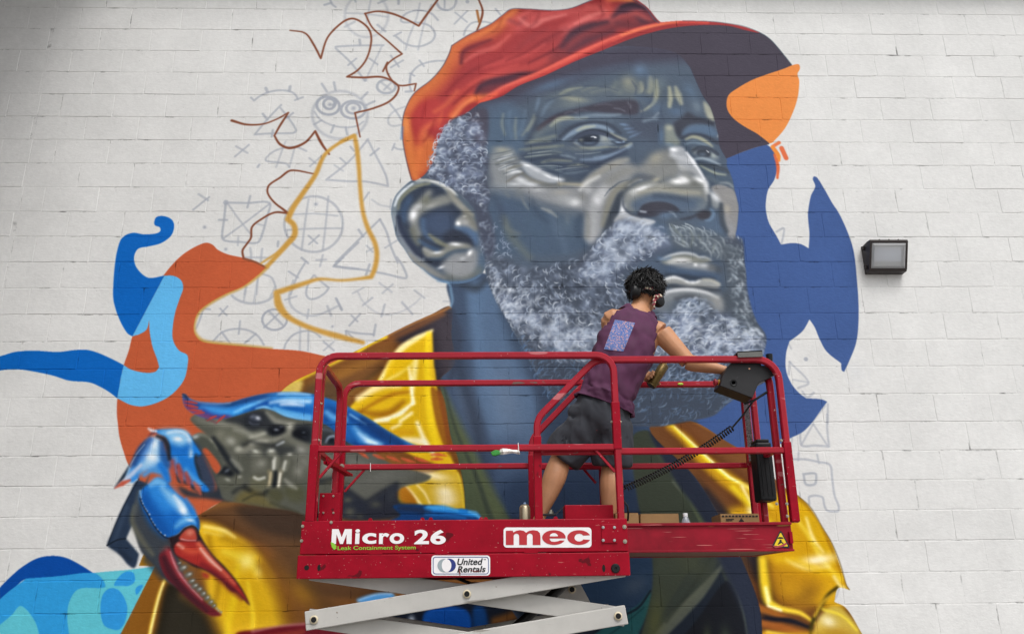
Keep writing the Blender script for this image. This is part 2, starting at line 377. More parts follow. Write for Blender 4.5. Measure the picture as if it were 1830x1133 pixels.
    g('250,0 120,125* 400,150 800,220 1090,285 1115,260 1060,120 980,0', 4.8); g('610,95 560,240', 5.2)
    g('740,345 910,470', 4.4, .6); g('925,365 785,485', 4.4, .6); g('450,470 520,600 640,710 780,775 930,770 1100,710 1230,620 1300,550', 4.2, .42); g('380,490 520,415', 4.4, .55); g('645,550 520,650', 4.8, .75); g('815,640 770,800', 4.8, .75); g('1050,610 1190,770', 4.8, .75); g('1220,450 1355,550', 4.6, .7); g('1610,595 1740,600', 4, .5)
    g('360,785 445,870', 4); g('480,770 335,925', 4.2); g('150,555 235,710', 4.6); g('290,1000 450,1030 660,1045', 4.8); g('290,1000 290,1133', 4.8); g('320,1030 380,1090', 4); g('690,915 665,1060', 5)
    tile(1220, 378, 2.997)
    g('535,90 500,110 540,90 527,178', 4, .8); g('570,805 672,915 615,945', 4.6, .7); g('572,805 566,870', 5.5, .6); g('590,900 670,915', 4, .6); arc(658, 790, 4, 0, 360, 5, G, 1.5, .9); g('640,965 665,995 700,970', 5, .7); g('565,705 580,735', 4, .6); g('775,1030 775,1133', 4.4, .7); g('760,1040 690,1125', 4.4, .6)
    tile(1200, 740, 6.09)
    g('1690,0 1690,150 1710,350*  1560,340 1420,345 1400,300 1395,200', 4.8, .75); g('1540,100 1410,330', 4.2, .7); g('1540,110 1700,350', 4.2, .7); g('1310,260 1300,340', 4, .6)
    g('1290,490 1450,490 1600,520 1720,550 1745,700 1770,880 1815,1000 1810,1050 1760,1055 1690,1045 1660,990 1635,900 1500,895 1495,980', 4.8, .8); g('1430,650 1560,645 1570,700 1555,760 1460,760 1435,660', 5, .9); g('1380,410 1375,500', 4.4, .7); g('1580,440 1600,530', 4.4, .7)
    tile(1220, 755, 2.997); g('835,890 815,940 775,970', 4.4, .6)
    # flat colour fields
    tile(0, 378, 2.997)
    S('1425,298 1380,340 1300,398 1210,440 1120,490 1060,540 1034,600 1036,650 1068,690 1120,706 1300,722 1450,735', [9, 9, 8, 8, 9, 10, 9, 5], 'c39a50', 4)
    RUST = 'c05b38'
    F('870,350 940,265 1000,215 1075,175 1110,168 1140,180 1165,205 1220,230 1300,248 1370,272 1425,298* 1380,340 1300,400 1210,440 1120,490 1060,540 1038,600 1040,650 1070,690 1120,705 1300,722 1450,735 1600,745 1700,765 1830,800 1990,900 1990,1400 1500,1560 1190,1556 1060,1630* 800,1500 690,1360 660,1280 640,1210 630,1133 625,1080 628,1000 645,900 662,822 690,740 708,668 760,540', RUST, .5)
    BL = '0664bd'
    F('825,58 838,30 880,26 920,45 932,80 915,130 860,170 790,188 740,200 718,240 725,290 760,335 800,356 880,343* 708,668* 680,650 640,580 610,490 605,430 613,300 630,200 655,140 710,115 770,123 835,118 858,105 855,85 830,75', BL, .4)
    F('-400,800 -120,800 0,775 80,752 180,745 310,752 400,742 460,740 520,755 600,790 662,822* 645,900 628,1000* 590,970 540,940 480,915 370,905 290,880 200,860 100,845 0,850 -120,880 -400,960', BL, .4)
    F('880,343* 930,345 970,370 980,410 960,470 935,550 922,650 930,700 960,745 1003,770 1003,830 985,900 930,970 860,1015 770,1042 700,1035 628,1000* 645,900 662,822* 700,845 770,862 830,858 852,832* 840,790 815,720 800,640 798,580* 785,630 750,655 708,668*', '62b9ef', .4)
    tile(0, 755, 2.997)
    F('-300,1133 -100,1000 0,880 60,820 120,770 200,725 280,712 350,722 420,755 500,805* 400,840 280,850 140,835 60,900 0,945 -200,1133', '04489f', .4)
    F('-200,1200 0,945 140,835* 280,825 500,803 560,797 700,785 832,768* 645,1133 600,1210 -200,1210', '5fc3d4', .5)
    F('-200,1200 0,945 140,833* 300,822 500,803 550,840 560,880 420,890 370,960 360,1050 370,1133 380,1200 220,1200 210,1133 180,1050 110,980 60,1030 0,1080 -100,1160', '2f9bdc', .5)
    F('590,885 640,900 680,980 670,1060 640,1105 600,1105 555,1080 537,1000 550,920', '2f97dd', .5); F('610,870 640,820 680,795 715,805 720,850 690,872 650,872', '2f97dd', .5); F('730,920 725,890 745,870 765,868 750,900', '2f97dd', .5)
    F('640,1133 645,1120 650,1133 640,1160', '2f97dd')
    # royal blue on the right, visor underside, orange patch
    tile(1220, 378, 2.997); RB = '405b92'
    F('150,-300 235,-285* 320,-318 400,-345 450,-355 490,-313 505,-253 490,-173 455,-113 443,-43 445,0 460,60 500,130 525,178* 580,170 630,175 673,198* 677,120 670,40 670,0 685,-83 708,-133 695,-173 702,-187 720,-178 755,-123 800,-43 835,10 885,120 915,220 930,350 940,500 938,620 925,710 890,800 863,858* 850,850 847,812* 770,750 730,680 705,620 677,578* 640,640 570,695* 552,760 552,850 580,920 620,970 660,1000* 740,1005 772,1018* 740,1060 690,1130 640,1180 580,1210 520,1245 440,1290 350,1315 200,1230 0,1120 0,300', RB, .5)
    B(930, 860, 50, 60, 0, RB, .03)
    tile(1220, 0, 2.997)
    S('482,785 515,765', 6, 'e37a4a', 2); S('480,790 510,835 512,860', [7, 8, 6], 'ea8a38', 2); S('490,830 508,890 505,955', [4, 6, 4], 'd9693f', 2); S('528,795 552,848', 8, 'dd6d45', 2)
    F('-1080,600 -1060,505* -900,430 -600,300 -300,180 0,118 150,120 250,132 330,147 420,180 470,215 520,270 583,350* 600,380 590,520 500,700 460,775* 400,788 320,815 235,850* 190,860 100,900 0,600 -300,560', '45404d', .5)
    F('620,347 626,370 613,398 622,430 622,460 615,520 590,600 545,690 480,765* 465,770* 400,720 330,680 275,640 240,595 233,550 245,510 290,475 370,430 450,400 540,370 590,350', 'e58b45', .5)
    # brown and ochre construction lines
    BR = '7d4630'; tile(0, 0, 1)
    S('518,55 545,60 560,80 573,105* 585,68 610,42 628,34 645,40 660,55 663,75 655,105 640,125 620,138* 650,139 680,138 700,145 712,156 706,172 690,185 660,196 634,202* 643,245', [2.3, 3.4, 3.0, 3.8, 3.4, 3.0, 3.2, 3.8, 3.0, 3.5, 3.3, 2.3], BR, 1.6)
    S('652,25 675,21 700,25 725,35 748,47* 760,30 782,0 792,-14', [3.0, 3.8, 3.4, 3.8, 2.7], BR, 1.6); S('652,25 665,50 690,72 718,97* 700,108 690,120 697,140 712,153 743,150* 740,163', [3.0, 2.7, 3.0, 2.7, 3.0, 3.0, 2.3], BR, 1.6)
    S('855,0 862,20 858,40 852,55', [2.7, 3.8, 2.7], BR, 1.6); S('852,20 856,40', 4, 'a06a3a', 2); S('684,128 692,112', 3, BR, 1.6)
    S('414,216 440,223 470,222 495,213 515,202* 500,225 490,243* 500,258 518,265 545,255 563,235* 575,258 588,276', [4.6, 3.4, 2.6, 2.6, 3.8, 3.0, 4.2, 4.6, 3.4, 4.6, 3.0], BR, 1.8)
    S('561,311 520,305 500,318 480,332 478,345 490,362 508,376 516,383', [2.3, 3.8, 3.4, 3.0, 3.3, 4.6], BR, 1.6); S('513,381 490,380 465,393 450,406 448,425 440,437 433,448 435,462', [3.8, 3.4, 3.4, 3.6], BR, 1.6); S('435,462 455,468 475,478', [4, 3.5], '8a5038', 1.6)
    OC = 'c99a48'
    S('609,254 633,243* 637,263 641,300 643,333 648,378 657,408 670,436 673,458 669,481 663,495* 643,498 610,501 570,499 545,506 494,523* 498,545 513,565 540,580 573,592 609,602 648,612', [6, 8, 8, 7, 7, 8, 8, 8.5, 8, 5, 4, 7, 10, 13, 9, 8, 10, 7], OC, 3.4)
    S('632,243 609,254 580,277 563,313 540,347 523,372 514,392* 525,403 526,420 513,436 496,455 477,476', [6, 6, 8, 9, 10, 9, 10, 9, 7], OC, 3); S('520,430 500,448 467,470', [6, 4, 3.4], OC, 2.6)

def paint_jacket():
    tile(0, 0, 1)
    # neck
    F('775,575 806,552 860,540 860,760 780,760', '3d485c', 2)
    NK = mask('800,505 870,490 1000,600 1100,700 1240,740 1240,1200 760,1200 770,1000 790,800 790,650 805,550')
    F('800,505 870,490 1000,600 1100,700 1200,740 1250,760 1250,1200 760,1200 770,1000 790,800 790,650 805,548', '42526a', 1)
    SH.clip = NK
    F('835,510 872,505 900,560 930,600 950,660 960,760 960,940 900,940 880,800 850,700 845,600', '5c7594', 9, .8)
    S('850,520 852,600 880,700 900,800 905,900', [20, 26, 30, 26, 20], '5f7a9a', 14, .6); B(905, 720, 26, 70, -8, '74869e', .55); B(845, 745, 10, 40, -14, '8393a8', .5); B(830, 700, 14, 40, -10, '72869f', .5)
    S('905,560 930,610 960,660 985,720 1000,800 1010,900', [20, 34, 44, 40, 40, 40], '39465a', 16, .8); S('800,560 815,640 850,760 875,900', [14, 22, 20, 14], '333d4f', 10, .8)
    S('818,505 850,515 868,500', [10, 16, 10], '39424f', 8, .8)
    F('1000,690 1130,740 1200,760 1180,900 1130,930 980,930 960,800', '303c50', 16, .8); S('975,650 1000,760 1030,900', 26, '37465c', 14, .5)
    F('880,790 960,800 970,930 870,930', '2e3c55', 22, .55); B(935, 790, 40, 60, 0, '5a6f8c', .35); B(1155, 790, 22, 60, 18, '3f5f8c', .5)
    F('900,860 1130,850 1130,940 900,940', '1f2e47', 16, .6)
    SH.clip = None
    # shirt + collar below, dark layers
    F('870,930 1130,925 1160,800 1260,880 1330,1000 1360,1160 1000,1160 860,1000', '1e2632', 6)
    F('1100,985 1165,985 1175,1040 1150,1085 1100,1100 1040,1120 1000,1060', '22364f', 8); B(1135, 1045, 26, 16, -25, '3f4c5c', .7)
    F('1050,1150 1105,1100 1140,1080 1162,1055 1158,1090 1140,1133 1130,1160', '215256', 2); S('1162,1055 1140,1085 1105,1103 1060,1130', 4, '14202c', 2); S('1120,1110 1150,1085', 2.5, '163b40', 2); S('1065,1150 1110,1118', 2.5, '163b40', 2)
    # olive inner lining, left and right
    F('778,660 790,690 800,720 820,760 850,820 880,880 910,935 830,935 815,850 800,770 785,700', '4b5640', 4); S('792,700 830,790 885,910', [8, 22, 30], '5a6447', 9, .7); S('790,680 815,770 850,850 880,935', [4, 5, 8, 10], '333c36', 4, .7)
    F('1130,780 1160,770 1200,830 1240,900 1280,960 1310,1030 1340,1140 1345,1170 1330,1170 1320,1120 1300,1050 1270,990 1240,1010 1180,1100 1150,1160 1140,1160 1165,1050 1160,960 1140,900', '3a4136', 3)
    F('1175,1000 1230,960 1270,985 1285,1000 1250,1060 1200,1110 1165,1160 1150,1160 1170,1080', '3f463b', 5, .8); S('1290,1010 1250,1060 1210,1100 1165,1150', [6, 18, 22, 16], '666b5c', 4, .8); S('1275,985 1235,1050 1190,1110', 5, '2f362f', 5, .7); B(1170, 1110, 14, 40, 10, '5d6036', .6); B(1240, 1010, 36, 20, 30, '474c3b', .6)
    S('1205,860 1240,900 1270,960 1300,1010 1320,1060 1335,1160', [10, 16, 17, 13, 8, 7], '5e6557', 3, .9); S('1170,800 1200,840 1235,895 1265,950', [8, 14, 16, 12], '4f5a3e', 5, .8); S('1200,830 1230,900 1275,985', 3, '2a3130', 4, .6)
    F('1298,1037 1310,1050 1325,1090 1335,1140 1340,1170 1170,1170 1215,1140 1250,1100 1275,1062', '181b22', 1.5); B(1262, 1150, 8, 26, 8, '4a5238', .8); B(1296, 1140, 10, 20, 0, '3b4438', .8)
    F('1160,770 1200,800 1240,850 1290,930 1330,1010 1360,1100 1380,1170 1345,1170 1335,1100 1300,1010 1250,920 1200,850', '242b3b', 5); F('1270,960 1320,960 1350,1040 1380,1100 1400,1170 1345,1170 1330,1100', '282f40', 6)
    # right jacket: yellow raincoat
    JRP = '1160,765 1232,752 1300,790 1340,815 1400,870 1425,885 1445,905 1470,945 1485,970 1500,1010 1512,1045 1518,1053* 1497,1050 1490,1075* 1510,1085 1530,1115 1545,1150 1545,1300 1370,1300 1360,1100 1330,1010 1290,930 1240,850'
    JR = mask(JRP, .6)
    SH.clip = JR
    F('1130,700 1600,700 1600,1320 1130,1320', '744a2a', 0)
    S('1200,755 1270,790 1340,830 1420,900', [20, 26, 30, 26], '7d4f2c', 10); S('1235,750 1300,787 1345,818', 5, '95602c', 3)
    F('1290,920 1340,900 1420,890 1470,940 1520,1050 1500,1090 1400,1050 1370,1000 1340,980 1320,950', 'd8a514', 10)
    S('1195,762 1225,785 1250,815 1290,850 1330,880 1360,910 1400,960', [8, 16, 20, 26, 30, 30, 30], 'cf9d18', 9); S('1200,760 1250,808 1300,852 1322,862', [4, 7, 8, 6], 'f3da20', 4); S('1205,762 1252,806 1300,850 1320,862', [2, 3.5, 4, 4], 'faf3b8', 2.2); S('1322,862 1350,880 1380,905', [5, 9, 4], 'f2dd5a', 5)
    S('1310,870 1340,900 1355,915 1375,935', [10, 12, 8], 'eccf1f', 8); B(1343, 912, 9, 8, 0, 'fbf5dc', .8); S('1325,868 1345,905', [5, 3], 'f7ecb0', 4)
    F('1240,850 1290,900 1330,960 1370,1010 1350,1040 1300,970 1262,905', '4a3528', 9, .9); S('1260,880 1300,930 1340,985 1365,1040 1375,1100', [14, 18, 20, 26, 26], '2d2c38', 9, .75)
    S('1400,890 1450,930 1485,1000', [26, 34, 20], 'dcae14', 10); S('1402,900 1440,950 1470,1000 1500,1035', [6, 8, 10, 8], 'f1d544', 6, .8); S('1425,885 1462,930 1487,985 1510,1040', [4, 5, 5, 4], 'b98a18', 2.4); S('1440,925 1452,960 1470,985', [4, 6, 3], 'fbefb0', 4, .8)
    B(1460, 1000, 34, 9, -8, 'fdf3d2', .9); S('1405,1000 1440,1015 1480,1012', [5, 8, 5], 'f5e59c', 5, .7); S('1390,1000 1420,1000 1460,1018 1505,1030', 10, 'e9c21c', 8, .6)
    F('1375,1010 1420,1020 1470,1040 1440,1090 1400,1080 1378,1060', 'b9841a', 12, .8); B(1440, 1062, 26, 16, -30, '8f6620', .7); B(1410, 1052, 22, 16, 10, 'c89418', .6)
    S('1362,1000 1366,1040 1372,1072 1385,1085', [16, 18, 16, 10], 'e8c41f', 7); S('1368,1050 1374,1078', [6, 8], 'fbf0a0', 4); S('1378,1080 1400,1088 1430,1095 1455,1112', [10, 9, 7, 4], 'efcc2a', 4); S('1372,1082 1395,1090', 4, 'fdf7d0', 2.4)
    S('1355,1085 1390,1098 1440,1118', [14, 10, 4], 'a8662a', 4); S('1358,1105 1410,1108 1450,1122', [5, 9, 6], '2b2b38', 3); S('1358,1112 1400,1122 1440,1133', [12, 14, 10], 'a6602a', 4); S('1365,1135 1420,1140 1480,1135', [16, 18, 14], 'd59a18', 6); S('1370,1128 1430,1138', 4, 'f1cf40', 3)
    S('1497,1048 1480,1062 1465,1085 1450,1115 1448,1133', [5, 6, 7, 5], '4a4420', 3); S('1455,1100 1470,1075 1490,1060', 5, 'c89e28', 3)
    F('1455,1120 1480,1085 1500,1083 1530,1115 1545,1150 1540,1200 1450,1200', 'cdb04a', 4); B(1480, 1110, 14, 10, 20, 'f3eccb', .8); S('1470,1088 1505,1100 1530,1125', 4, 'f0d93c', 3); B(1500, 1133, 30, 12, 10, 'b98a30', .7); S('1490,1030 1500,1045 1508,1050', 6, 'e7d07a', 3)
    F('1360,1150 1545,1150 1545,1320 1360,1320', 'b98a1c', 10, .6)
    SH.clip = None; smudge(JRP, .9, .6); clarity(JRP, 12, .4, .98, 1.05)
    S('1425,885 1447,905 1470,943 1486,970 1502,1010 1512,1045 1517,1053', 1.6, '6b5526', 1.4, .8)
    # left jacket
    JLP = '805,548 770,562 730,580 690,600 650,620 600,645 560,665 528,680 505,697 490,720 520,800 520,880 470,890 440,890 400,893* 353,921* 330,950 300,975 262,984 248,1010* 277,1011* 246,1072 215,1133* 170,1300 1000,1300 860,1000 835,940 828,870 818,820 805,780 795,720 785,680 812,650 806,600'
    JL = mask(JLP, .6)
    SH.clip = JL
    F('170,540 1010,540 1010,1300 170,1300', '83562c', 0)
    F('700,590 805,545 815,640 780,700 760,640 720,620', '3d3c49', 8, .9); S('660,620 720,595 790,560', [6, 10, 10], '8a552e', 6, .7); S('690,601 740,577 805,549', 4, 'a06a38', 2.4); S('640,628 665,613 690,602', 5, 'e3bf18', 2.4); S('505,697 530,680 570,660 640,628', [6, 8, 7, 4], 'dcb81c', 4); S('600,690 660,650 720,620', 16, '6a4830', 10, .7); S('560,690 620,665 680,635', 12, '8d5c2c', 9, .7); S('560,720 640,690 680,660', 14, '54422f', 12, .7)
    S('540,695 620,664 700,628', [10, 20, 12], '9a6a2c', 8, .55); S('590,720 650,690 700,655', [6, 12, 6], 'a87632', 8, .45)
    F('500,690 540,680 535,705 525,725 500,725', 'd8bf60', 4, .9); F('545,690 600,680 600,740 545,720', '5b4632', 8, .8)
    YL = 'ddb416'
    YM = '772,590* 740,604 715,620 700,640 685,665 665,690 640,712 625,730 630,760 690,790 740,815 780,830 800,840 760,860 725,870 710,890 716,910 735,930 760,930 828,930 828,890 820,850 805,815 790,780 785,750 780,700 775,650'
    F(YM, YL, 1.6)
    S('772,590 745,604 718,622 700,645 680,678', [3, 10, 12, 10, 6], 'f1e2a0', 4, .9); S('765,596 762,640 766,700 770,760 780,800', [6, 10, 14, 14, 12], 'ecca18', 5); S('744,636 738,680 735,700', [8, 12, 8], 'f6eaa8', 5, .8); S('738,648 710,668 690,680', [6, 8, 4], 'f3df80', 4, .8); S('730,655 735,690', 5, 'fff8e0', 3, .7)
    F('700,640 735,635 730,655 690,672', 'e6bd10', 4, .9)
    S('640,712 680,690 715,690', [10, 14, 6], 'f0dca0', 6, .9); S('630,745 660,725 700,705 730,700', [4, 6, 7, 4], 'b1741f', 5, .8); S('640,735 690,740 720,718', [6, 16, 6], 'a8701f', 7, .8); S('650,750 690,750 730,730', [6, 10, 4], 'c29220', 6, .8)
    S('670,752 705,745 735,722', [6, 12, 5], 'fbf3d0', 4, .95); S('700,752 725,745', 7, 'e4bf14', 4); S('715,752 735,738', 6, 'f7eab0', 4); S('735,695 738,720', [4, 8], 'fffbe8', 3, .8)
    S('640,790 690,775 735,772', [8, 14, 8], 'dca81a', 6, .9); S('720,785 755,790 765,800', [8, 14, 8], 'f3e8c4', 6, .9); S('745,755 760,790 775,812', [6, 8, 5], 'f9f1cf', 5, .9); S('700,765 715,758', 5, 'f6ecc0', 4, .8)
    S('775,660 782,720 792,770 800,800', [3, 5, 7, 7], 'd3a818', 3); F('770,690 782,700 795,760 805,815 800,812 790,790 780,760 772,720', '9a6426', 3, .9); S('783,700 795,750 803,800', [5, 8, 8], '8e5328', 4)
    # lower lapel
    F('712,866 760,848 800,838 822,850 828,900 820,915 760,905 735,905 715,890', 'd2ad2a', 2); B(775, 850, 30, 8, 10, 'f2e7c0', .8); B(795, 880, 20, 14, 20, 'f8efd2', .85); B(797, 895, 18, 10, 0, 'f4e8c4', .8); S('716,862 735,880 752,902', [4, 5, 4], 'f3e2a8', 2.6); S('745,866 758,880 768,900', [3, 4, 3], 'efdc98', 2.4); F('711,868 722,866 745,900 718,898', 'b5741f', 3, .9); S('818,845 826,880 828,905', 3, 'e0c63c', 2)
    # rounded sleeve on the left, bottom
    F('353,921 440,900 560,915 600,960 640,1000 700,1060 560,1060 500,990 440,960 390,940', '5c422e', 8, .8); F('420,905 560,915 560,960 470,950', '3c3029', 10, .8)
    F('352,935 380,935 410,950 450,975 485,1020 508,1080 518,1140 518,1250 370,1250 372,1100 370,1060 360,1000 350,960', 'dbae1c', 8); S('365,940 400,948 420,960', [5, 7, 3], 'efdc7a', 4, .8); S('365,950 400,957', 4, 'e3c654', 3, .7); S('400,985 440,1000 460,1020', [8, 16, 8], 'ecd03a', 8, .8); B(440, 1003, 14, 16, 40, 'f6e68a', .7); B(462, 1020, 8, 12, -10, 'f3e07a', .6); S('425,1010 420,1060 410,1100 405,1133', [6, 12, 14, 12], 'e6c51c', 7, .8); S('442,1040 452,1100 450,1133', [5, 8, 8], 'eed22c', 6, .8); S('372,960 380,1000 390,1040 380,1090', 8, '9a701a', 8, .6)
    S('470,1010 500,1060 520,1133', [20, 26, 30], '8c5e22', 14, .7); S('500,1000 560,1060 600,1100', 30, '5e442c', 20, .6); B(540, 1060, 30, 16, 40, 'b07f1c', .5); S('400,960 470,990 520,1040', 8, '7e561f', 10, .4)
    F('262,1020 300,1000 330,1060 300,1200 240,1200 212,1140 240,1090', '8a5a1e', 5); S('296,1030 285,1060 272,1110 266,1140', [4, 6, 6, 5], 'e8c534', 3); S('292,1040 280,1080 268,1133', 2, 'f7eeb0', 2); F('300,1040 330,1050 380,1110 400,1200 270,1200 282,1110', '2f2b22', 7); S('330,1060 370,1090 390,1133', 18, '6f4d22', 12, .7)
    F('245,990 262,985 275,1010 255,1030 240,1012', '9c6d1a', 4)
    # lower strip seen under the deck
    F('420,1133 450,1125 500,1118 545,1112 610,1110 620,1180 420,1180', '7c2430', 2.5); S('450,1128 500,1118 545,1114', 3, 'c98a8a', 3, .8); S('470,1140 540,1128', 8, 'b0522e', 6, .5)
    F('636,1072 660,1062 690,1058 705,1062 700,1072 660,1080', '4f9be0', 2); S('640,1072 670,1062 700,1060', 2, 'bfe0ff', 2, .8)
    F('690,1085 760,1060 1000,1062 1000,1133 700,1133', '1b2230', 5); F('758,1095 790,1082 822,1085 838,1095 842,1130 830,1150 780,1150 758,1125', '0b4aa0', 1.5); F('845,1085 865,1085 870,1133 850,1133', '10407e', 4); S('885,1110 930,1095 980,1075', 16, '6a431e', 8); B(735, 1108, 6, 8, 0, 'b9c6d8', .8)
    SH.clip = None; smudge(JLP, 1.0, .6); clarity(JLP, 12, .45, 1.0, 1.05)
    S('353,921 330,950 300,995', 2, '3a2a1a', 2, .3); S('808,556 818,600 812,650 800,690', [10, 16, 14, 8], '3a4356', 7, .8)

def paint_hat():
    tile(610, 0, 2.997)
    HM = '375,962 345,850 328,740 328,650 345,580 390,500 480,430 540,360 575,290 590,245* 680,190 800,130 860,85 910,52 1000,50 1120,58 1220,48 1310,15 1350,0 1420,-40 1520,-40 1580,0 1640,45 1690,105 1710,122* 1828,113 1980,118 2080,130 2160,147 2240,178 2170,165 2080,142 1980,135 1828,143 1700,165 1550,210 1400,270 1250,330 1100,400 950,460 850,520 740,552* 650,620 600,640 555,690 520,750 510,800 500,850 450,930 400,965'
    SH.clip = mask(HM, .5)
    F('250,-80 2300,-80 2300,1000 250,1000', 'a93c3f', 0)
    # orange back panels
    F('320,700 330,600 380,510 480,430 560,340 600,250 760,170 900,60 960,60 880,150 820,200 680,260 630,350 560,450 500,510 420,560 360,620', 'cd633c', 10); S('345,600 400,520 490,440 560,350 600,270', [16, 14, 14, 12, 10], 'd4713e', 9); S('600,250 700,200 830,140 930,55', [6, 12, 12, 8], 'd9773f', 8, .9)
    F('330,640 370,600 480,500 500,520 470,600 440,690 420,780 400,720 370,640', 'c9543c', 10, .6)
    F('325,620 372,640 390,720 412,790 440,700 470,720 500,760 520,740 500,850 450,930 400,965 375,962 345,850', 'd06c3c', 8); F('375,640 420,560 480,530 560,560 640,600 560,680 480,700 440,690 412,785 385,710', 'b83f3e', 6); S('412,790 440,700 520,640', [8, 10, 6], 'd6663e', 8, .8); S('345,640 350,740 370,850 395,950', [10, 12, 14, 10], 'd9783e', 6); S('420,800 410,900', 10, 'e0783e', 8, .8)
    F('330,640 345,640 352,700 340,720', 'e8904c', 5, .8)
    S('590,620 660,540 760,515 800,512', [12, 16, 16, 6], 'e06a38', 6); S('600,625 640,570 700,530', [6, 8, 5], 'e98a4a', 5, .8)
    # folds
    F('470,640 560,530 700,440 900,380 1030,330 1150,260 1120,330 980,400 800,480 700,510 600,600 520,660', 'bf4844', 10, .8)
    S('640,340 655,280 720,245 800,215', [4, 8, 6, 2], '6a3444', 5, .9); S('655,300 690,255 780,230', 10, '9a3a40', 9, .6); S('720,500 760,450 850,430 960,400 1050,390', [4, 16, 12, 8, 3], '4a3546', 6, .9); S('760,490 840,450 930,430', 16, '5a3848', 9, .7)
    S('900,120 960,90 1010,60', [10, 14, 8], 'd9625c', 9, .8); S('940,150 1050,90 1150,70 1300,60', [16, 22, 20, 14], 'd05a58', 12, .8); S('820,260 900,180 930,120', [10, 14, 10], 'c94f48', 9, .7); S('900,110 950,130 980,100', 6, '9c4b52', 6, .6)
    S('1320,40 1400,60 1450,110 1480,60 1540,20', [14, 20, 16, 10, 6], 'cf5a56', 9, .8); S('1200,160 1300,110 1400,100', [16, 20, 10], 'd25c5a', 11, .8); S('1430,0 1480,-5 1550,5', 10, 'e0773f', 6, .9); S('1420,10 1440,60 1480,80', 12, 'd3524a', 8, .7)
    F('1440,110 1490,30 1540,18 1600,30 1640,60 1690,115 1600,130 1560,90 1500,80', '54384a', 5, .95); S('1500,40 1560,25 1620,50', [4, 8, 6], '3e3242', 4, .8); S('1500,100 1580,75 1650,105', [6, 14, 10], 'b04a48', 7, .9); S('1600,60 1660,100', 6, '8a3d46', 5, .8)
    F('1150,260 1220,190 1300,140 1450,110 1570,90 1600,120 1500,160 1400,190 1300,240 1200,290 1100,330', '7a3840', 8, .75); S('1180,250 1240,180 1330,140 1420,120', [6, 14, 12, 6], '4a3546', 7, .85); S('1220,280 1320,220 1450,170', [8, 14, 8], '583848', 8, .7); S('1480,130 1560,140 1640,130', 10, '6a3844', 7, .6)
    S('1050,250 1150,190 1200,160', [6, 12, 6], '8f3a40', 9, .6); S('950,260 1020,200 1090,160', [5, 10, 5], '933c42', 9, .5); S('760,360 880,330 1000,290 1080,240', [5, 10, 10, 4], 'd0504c', 8, .6); S('690,460 800,400 940,350', [4, 10, 4], 'cf504a', 8, .6); S('620,520 720,440 800,410', [5, 10, 5], 'c8483f', 7, .6); S('500,600 560,560 620,490', 6, 'd8663f', 6, .6); S('1000,420 1100,360 1200,290', 10, '7a3a40', 8, .5)
    for q, w, c, a in (('660,330 720,290 830,250 900,190', 10, 'cf5f58', .6), ('950,100 1010,140 1080,110 1200,80', 12, 'dd7670', .6), ('1250,130 1330,90 1420,60', 10, 'dc726c', .6), ('560,500 640,420 740,360 860,310', 8, '8d3238', .5), ('600,560 700,470 760,430', 6, '7d2c36', .5), ('880,330 990,280 1100,210 1180,170', 7, '8a3038', .55), ('1000,340 1120,280 1200,230', 6, '6d2c38', .6), ('1330,200 1430,160 1540,120', 6, '7a333c', .6), ('1380,30 1400,80 1370,120', 6, '9a3c42', .5), ('1060,70 1040,120 980,170', 6, '9a3c42', .5), ('860,100 830,160 760,200', 6, 'b4533c', .6), ('500,640 470,720 440,760', 7, '9c3036', .5), ('540,600 520,680', 5, 'd8623c', .5), ('450,560 430,640', 6, '9c3036', .5)): S(q, [w*.4, w, w*.3], c, 4, a)
    # brim band
    S('745,548 830,505 930,450 1060,400 1180,340 1320,270 1460,210 1600,155 1720,128 1828,118 1960,122', [7, 9, 10, 12, 12, 11, 9, 8, 6, 7, 6], 'cf4a42', 1.6); S('780,515 870,465 1000,415 1140,352 1290,280 1430,215 1570,165', [3, 5, 5, 5, 5, 5, 4], 'da5b4c', 3, .9); S('1500,190 1600,158 1720,130 1800,120', [4, 5, 4, 2], 'e9784a', 3, .8); S('800,535 900,480 1020,430 1160,370 1300,300 1440,230', 4, 'b03a3e', 4, .7); S('740,552 790,525 830,500', 6, 'e05a40', 4)
    SH.clip = None; smudge(HM, .9, 1); clarity(HM, 11, .55, .97, 1.0)
    tile(0, 0, 1)
    S('735,321 725,283 719,247 719,217 725,193 740,167 770,143 790,120 802,97 807,82', 1.8, '4d4a56', 1.4, .75); S('807,82 837,63 877,43 897,28 913,17 943,17 983,19 1017,16 1047,5 1062,-2', 1.8, '4d5366', 1.4, .65); S('1130,0 1153,15 1168,35 1177,42', 1.8, '4d5366', 1.4, .7); S('719,228 717,248', 4, '5d7fae', 3, .6)
    S('1220,38 1270,39 1303,43 1330,48 1360,60 1377,72 1393,90 1414,116', 1.3, '3c5a68', 1.2, .6)

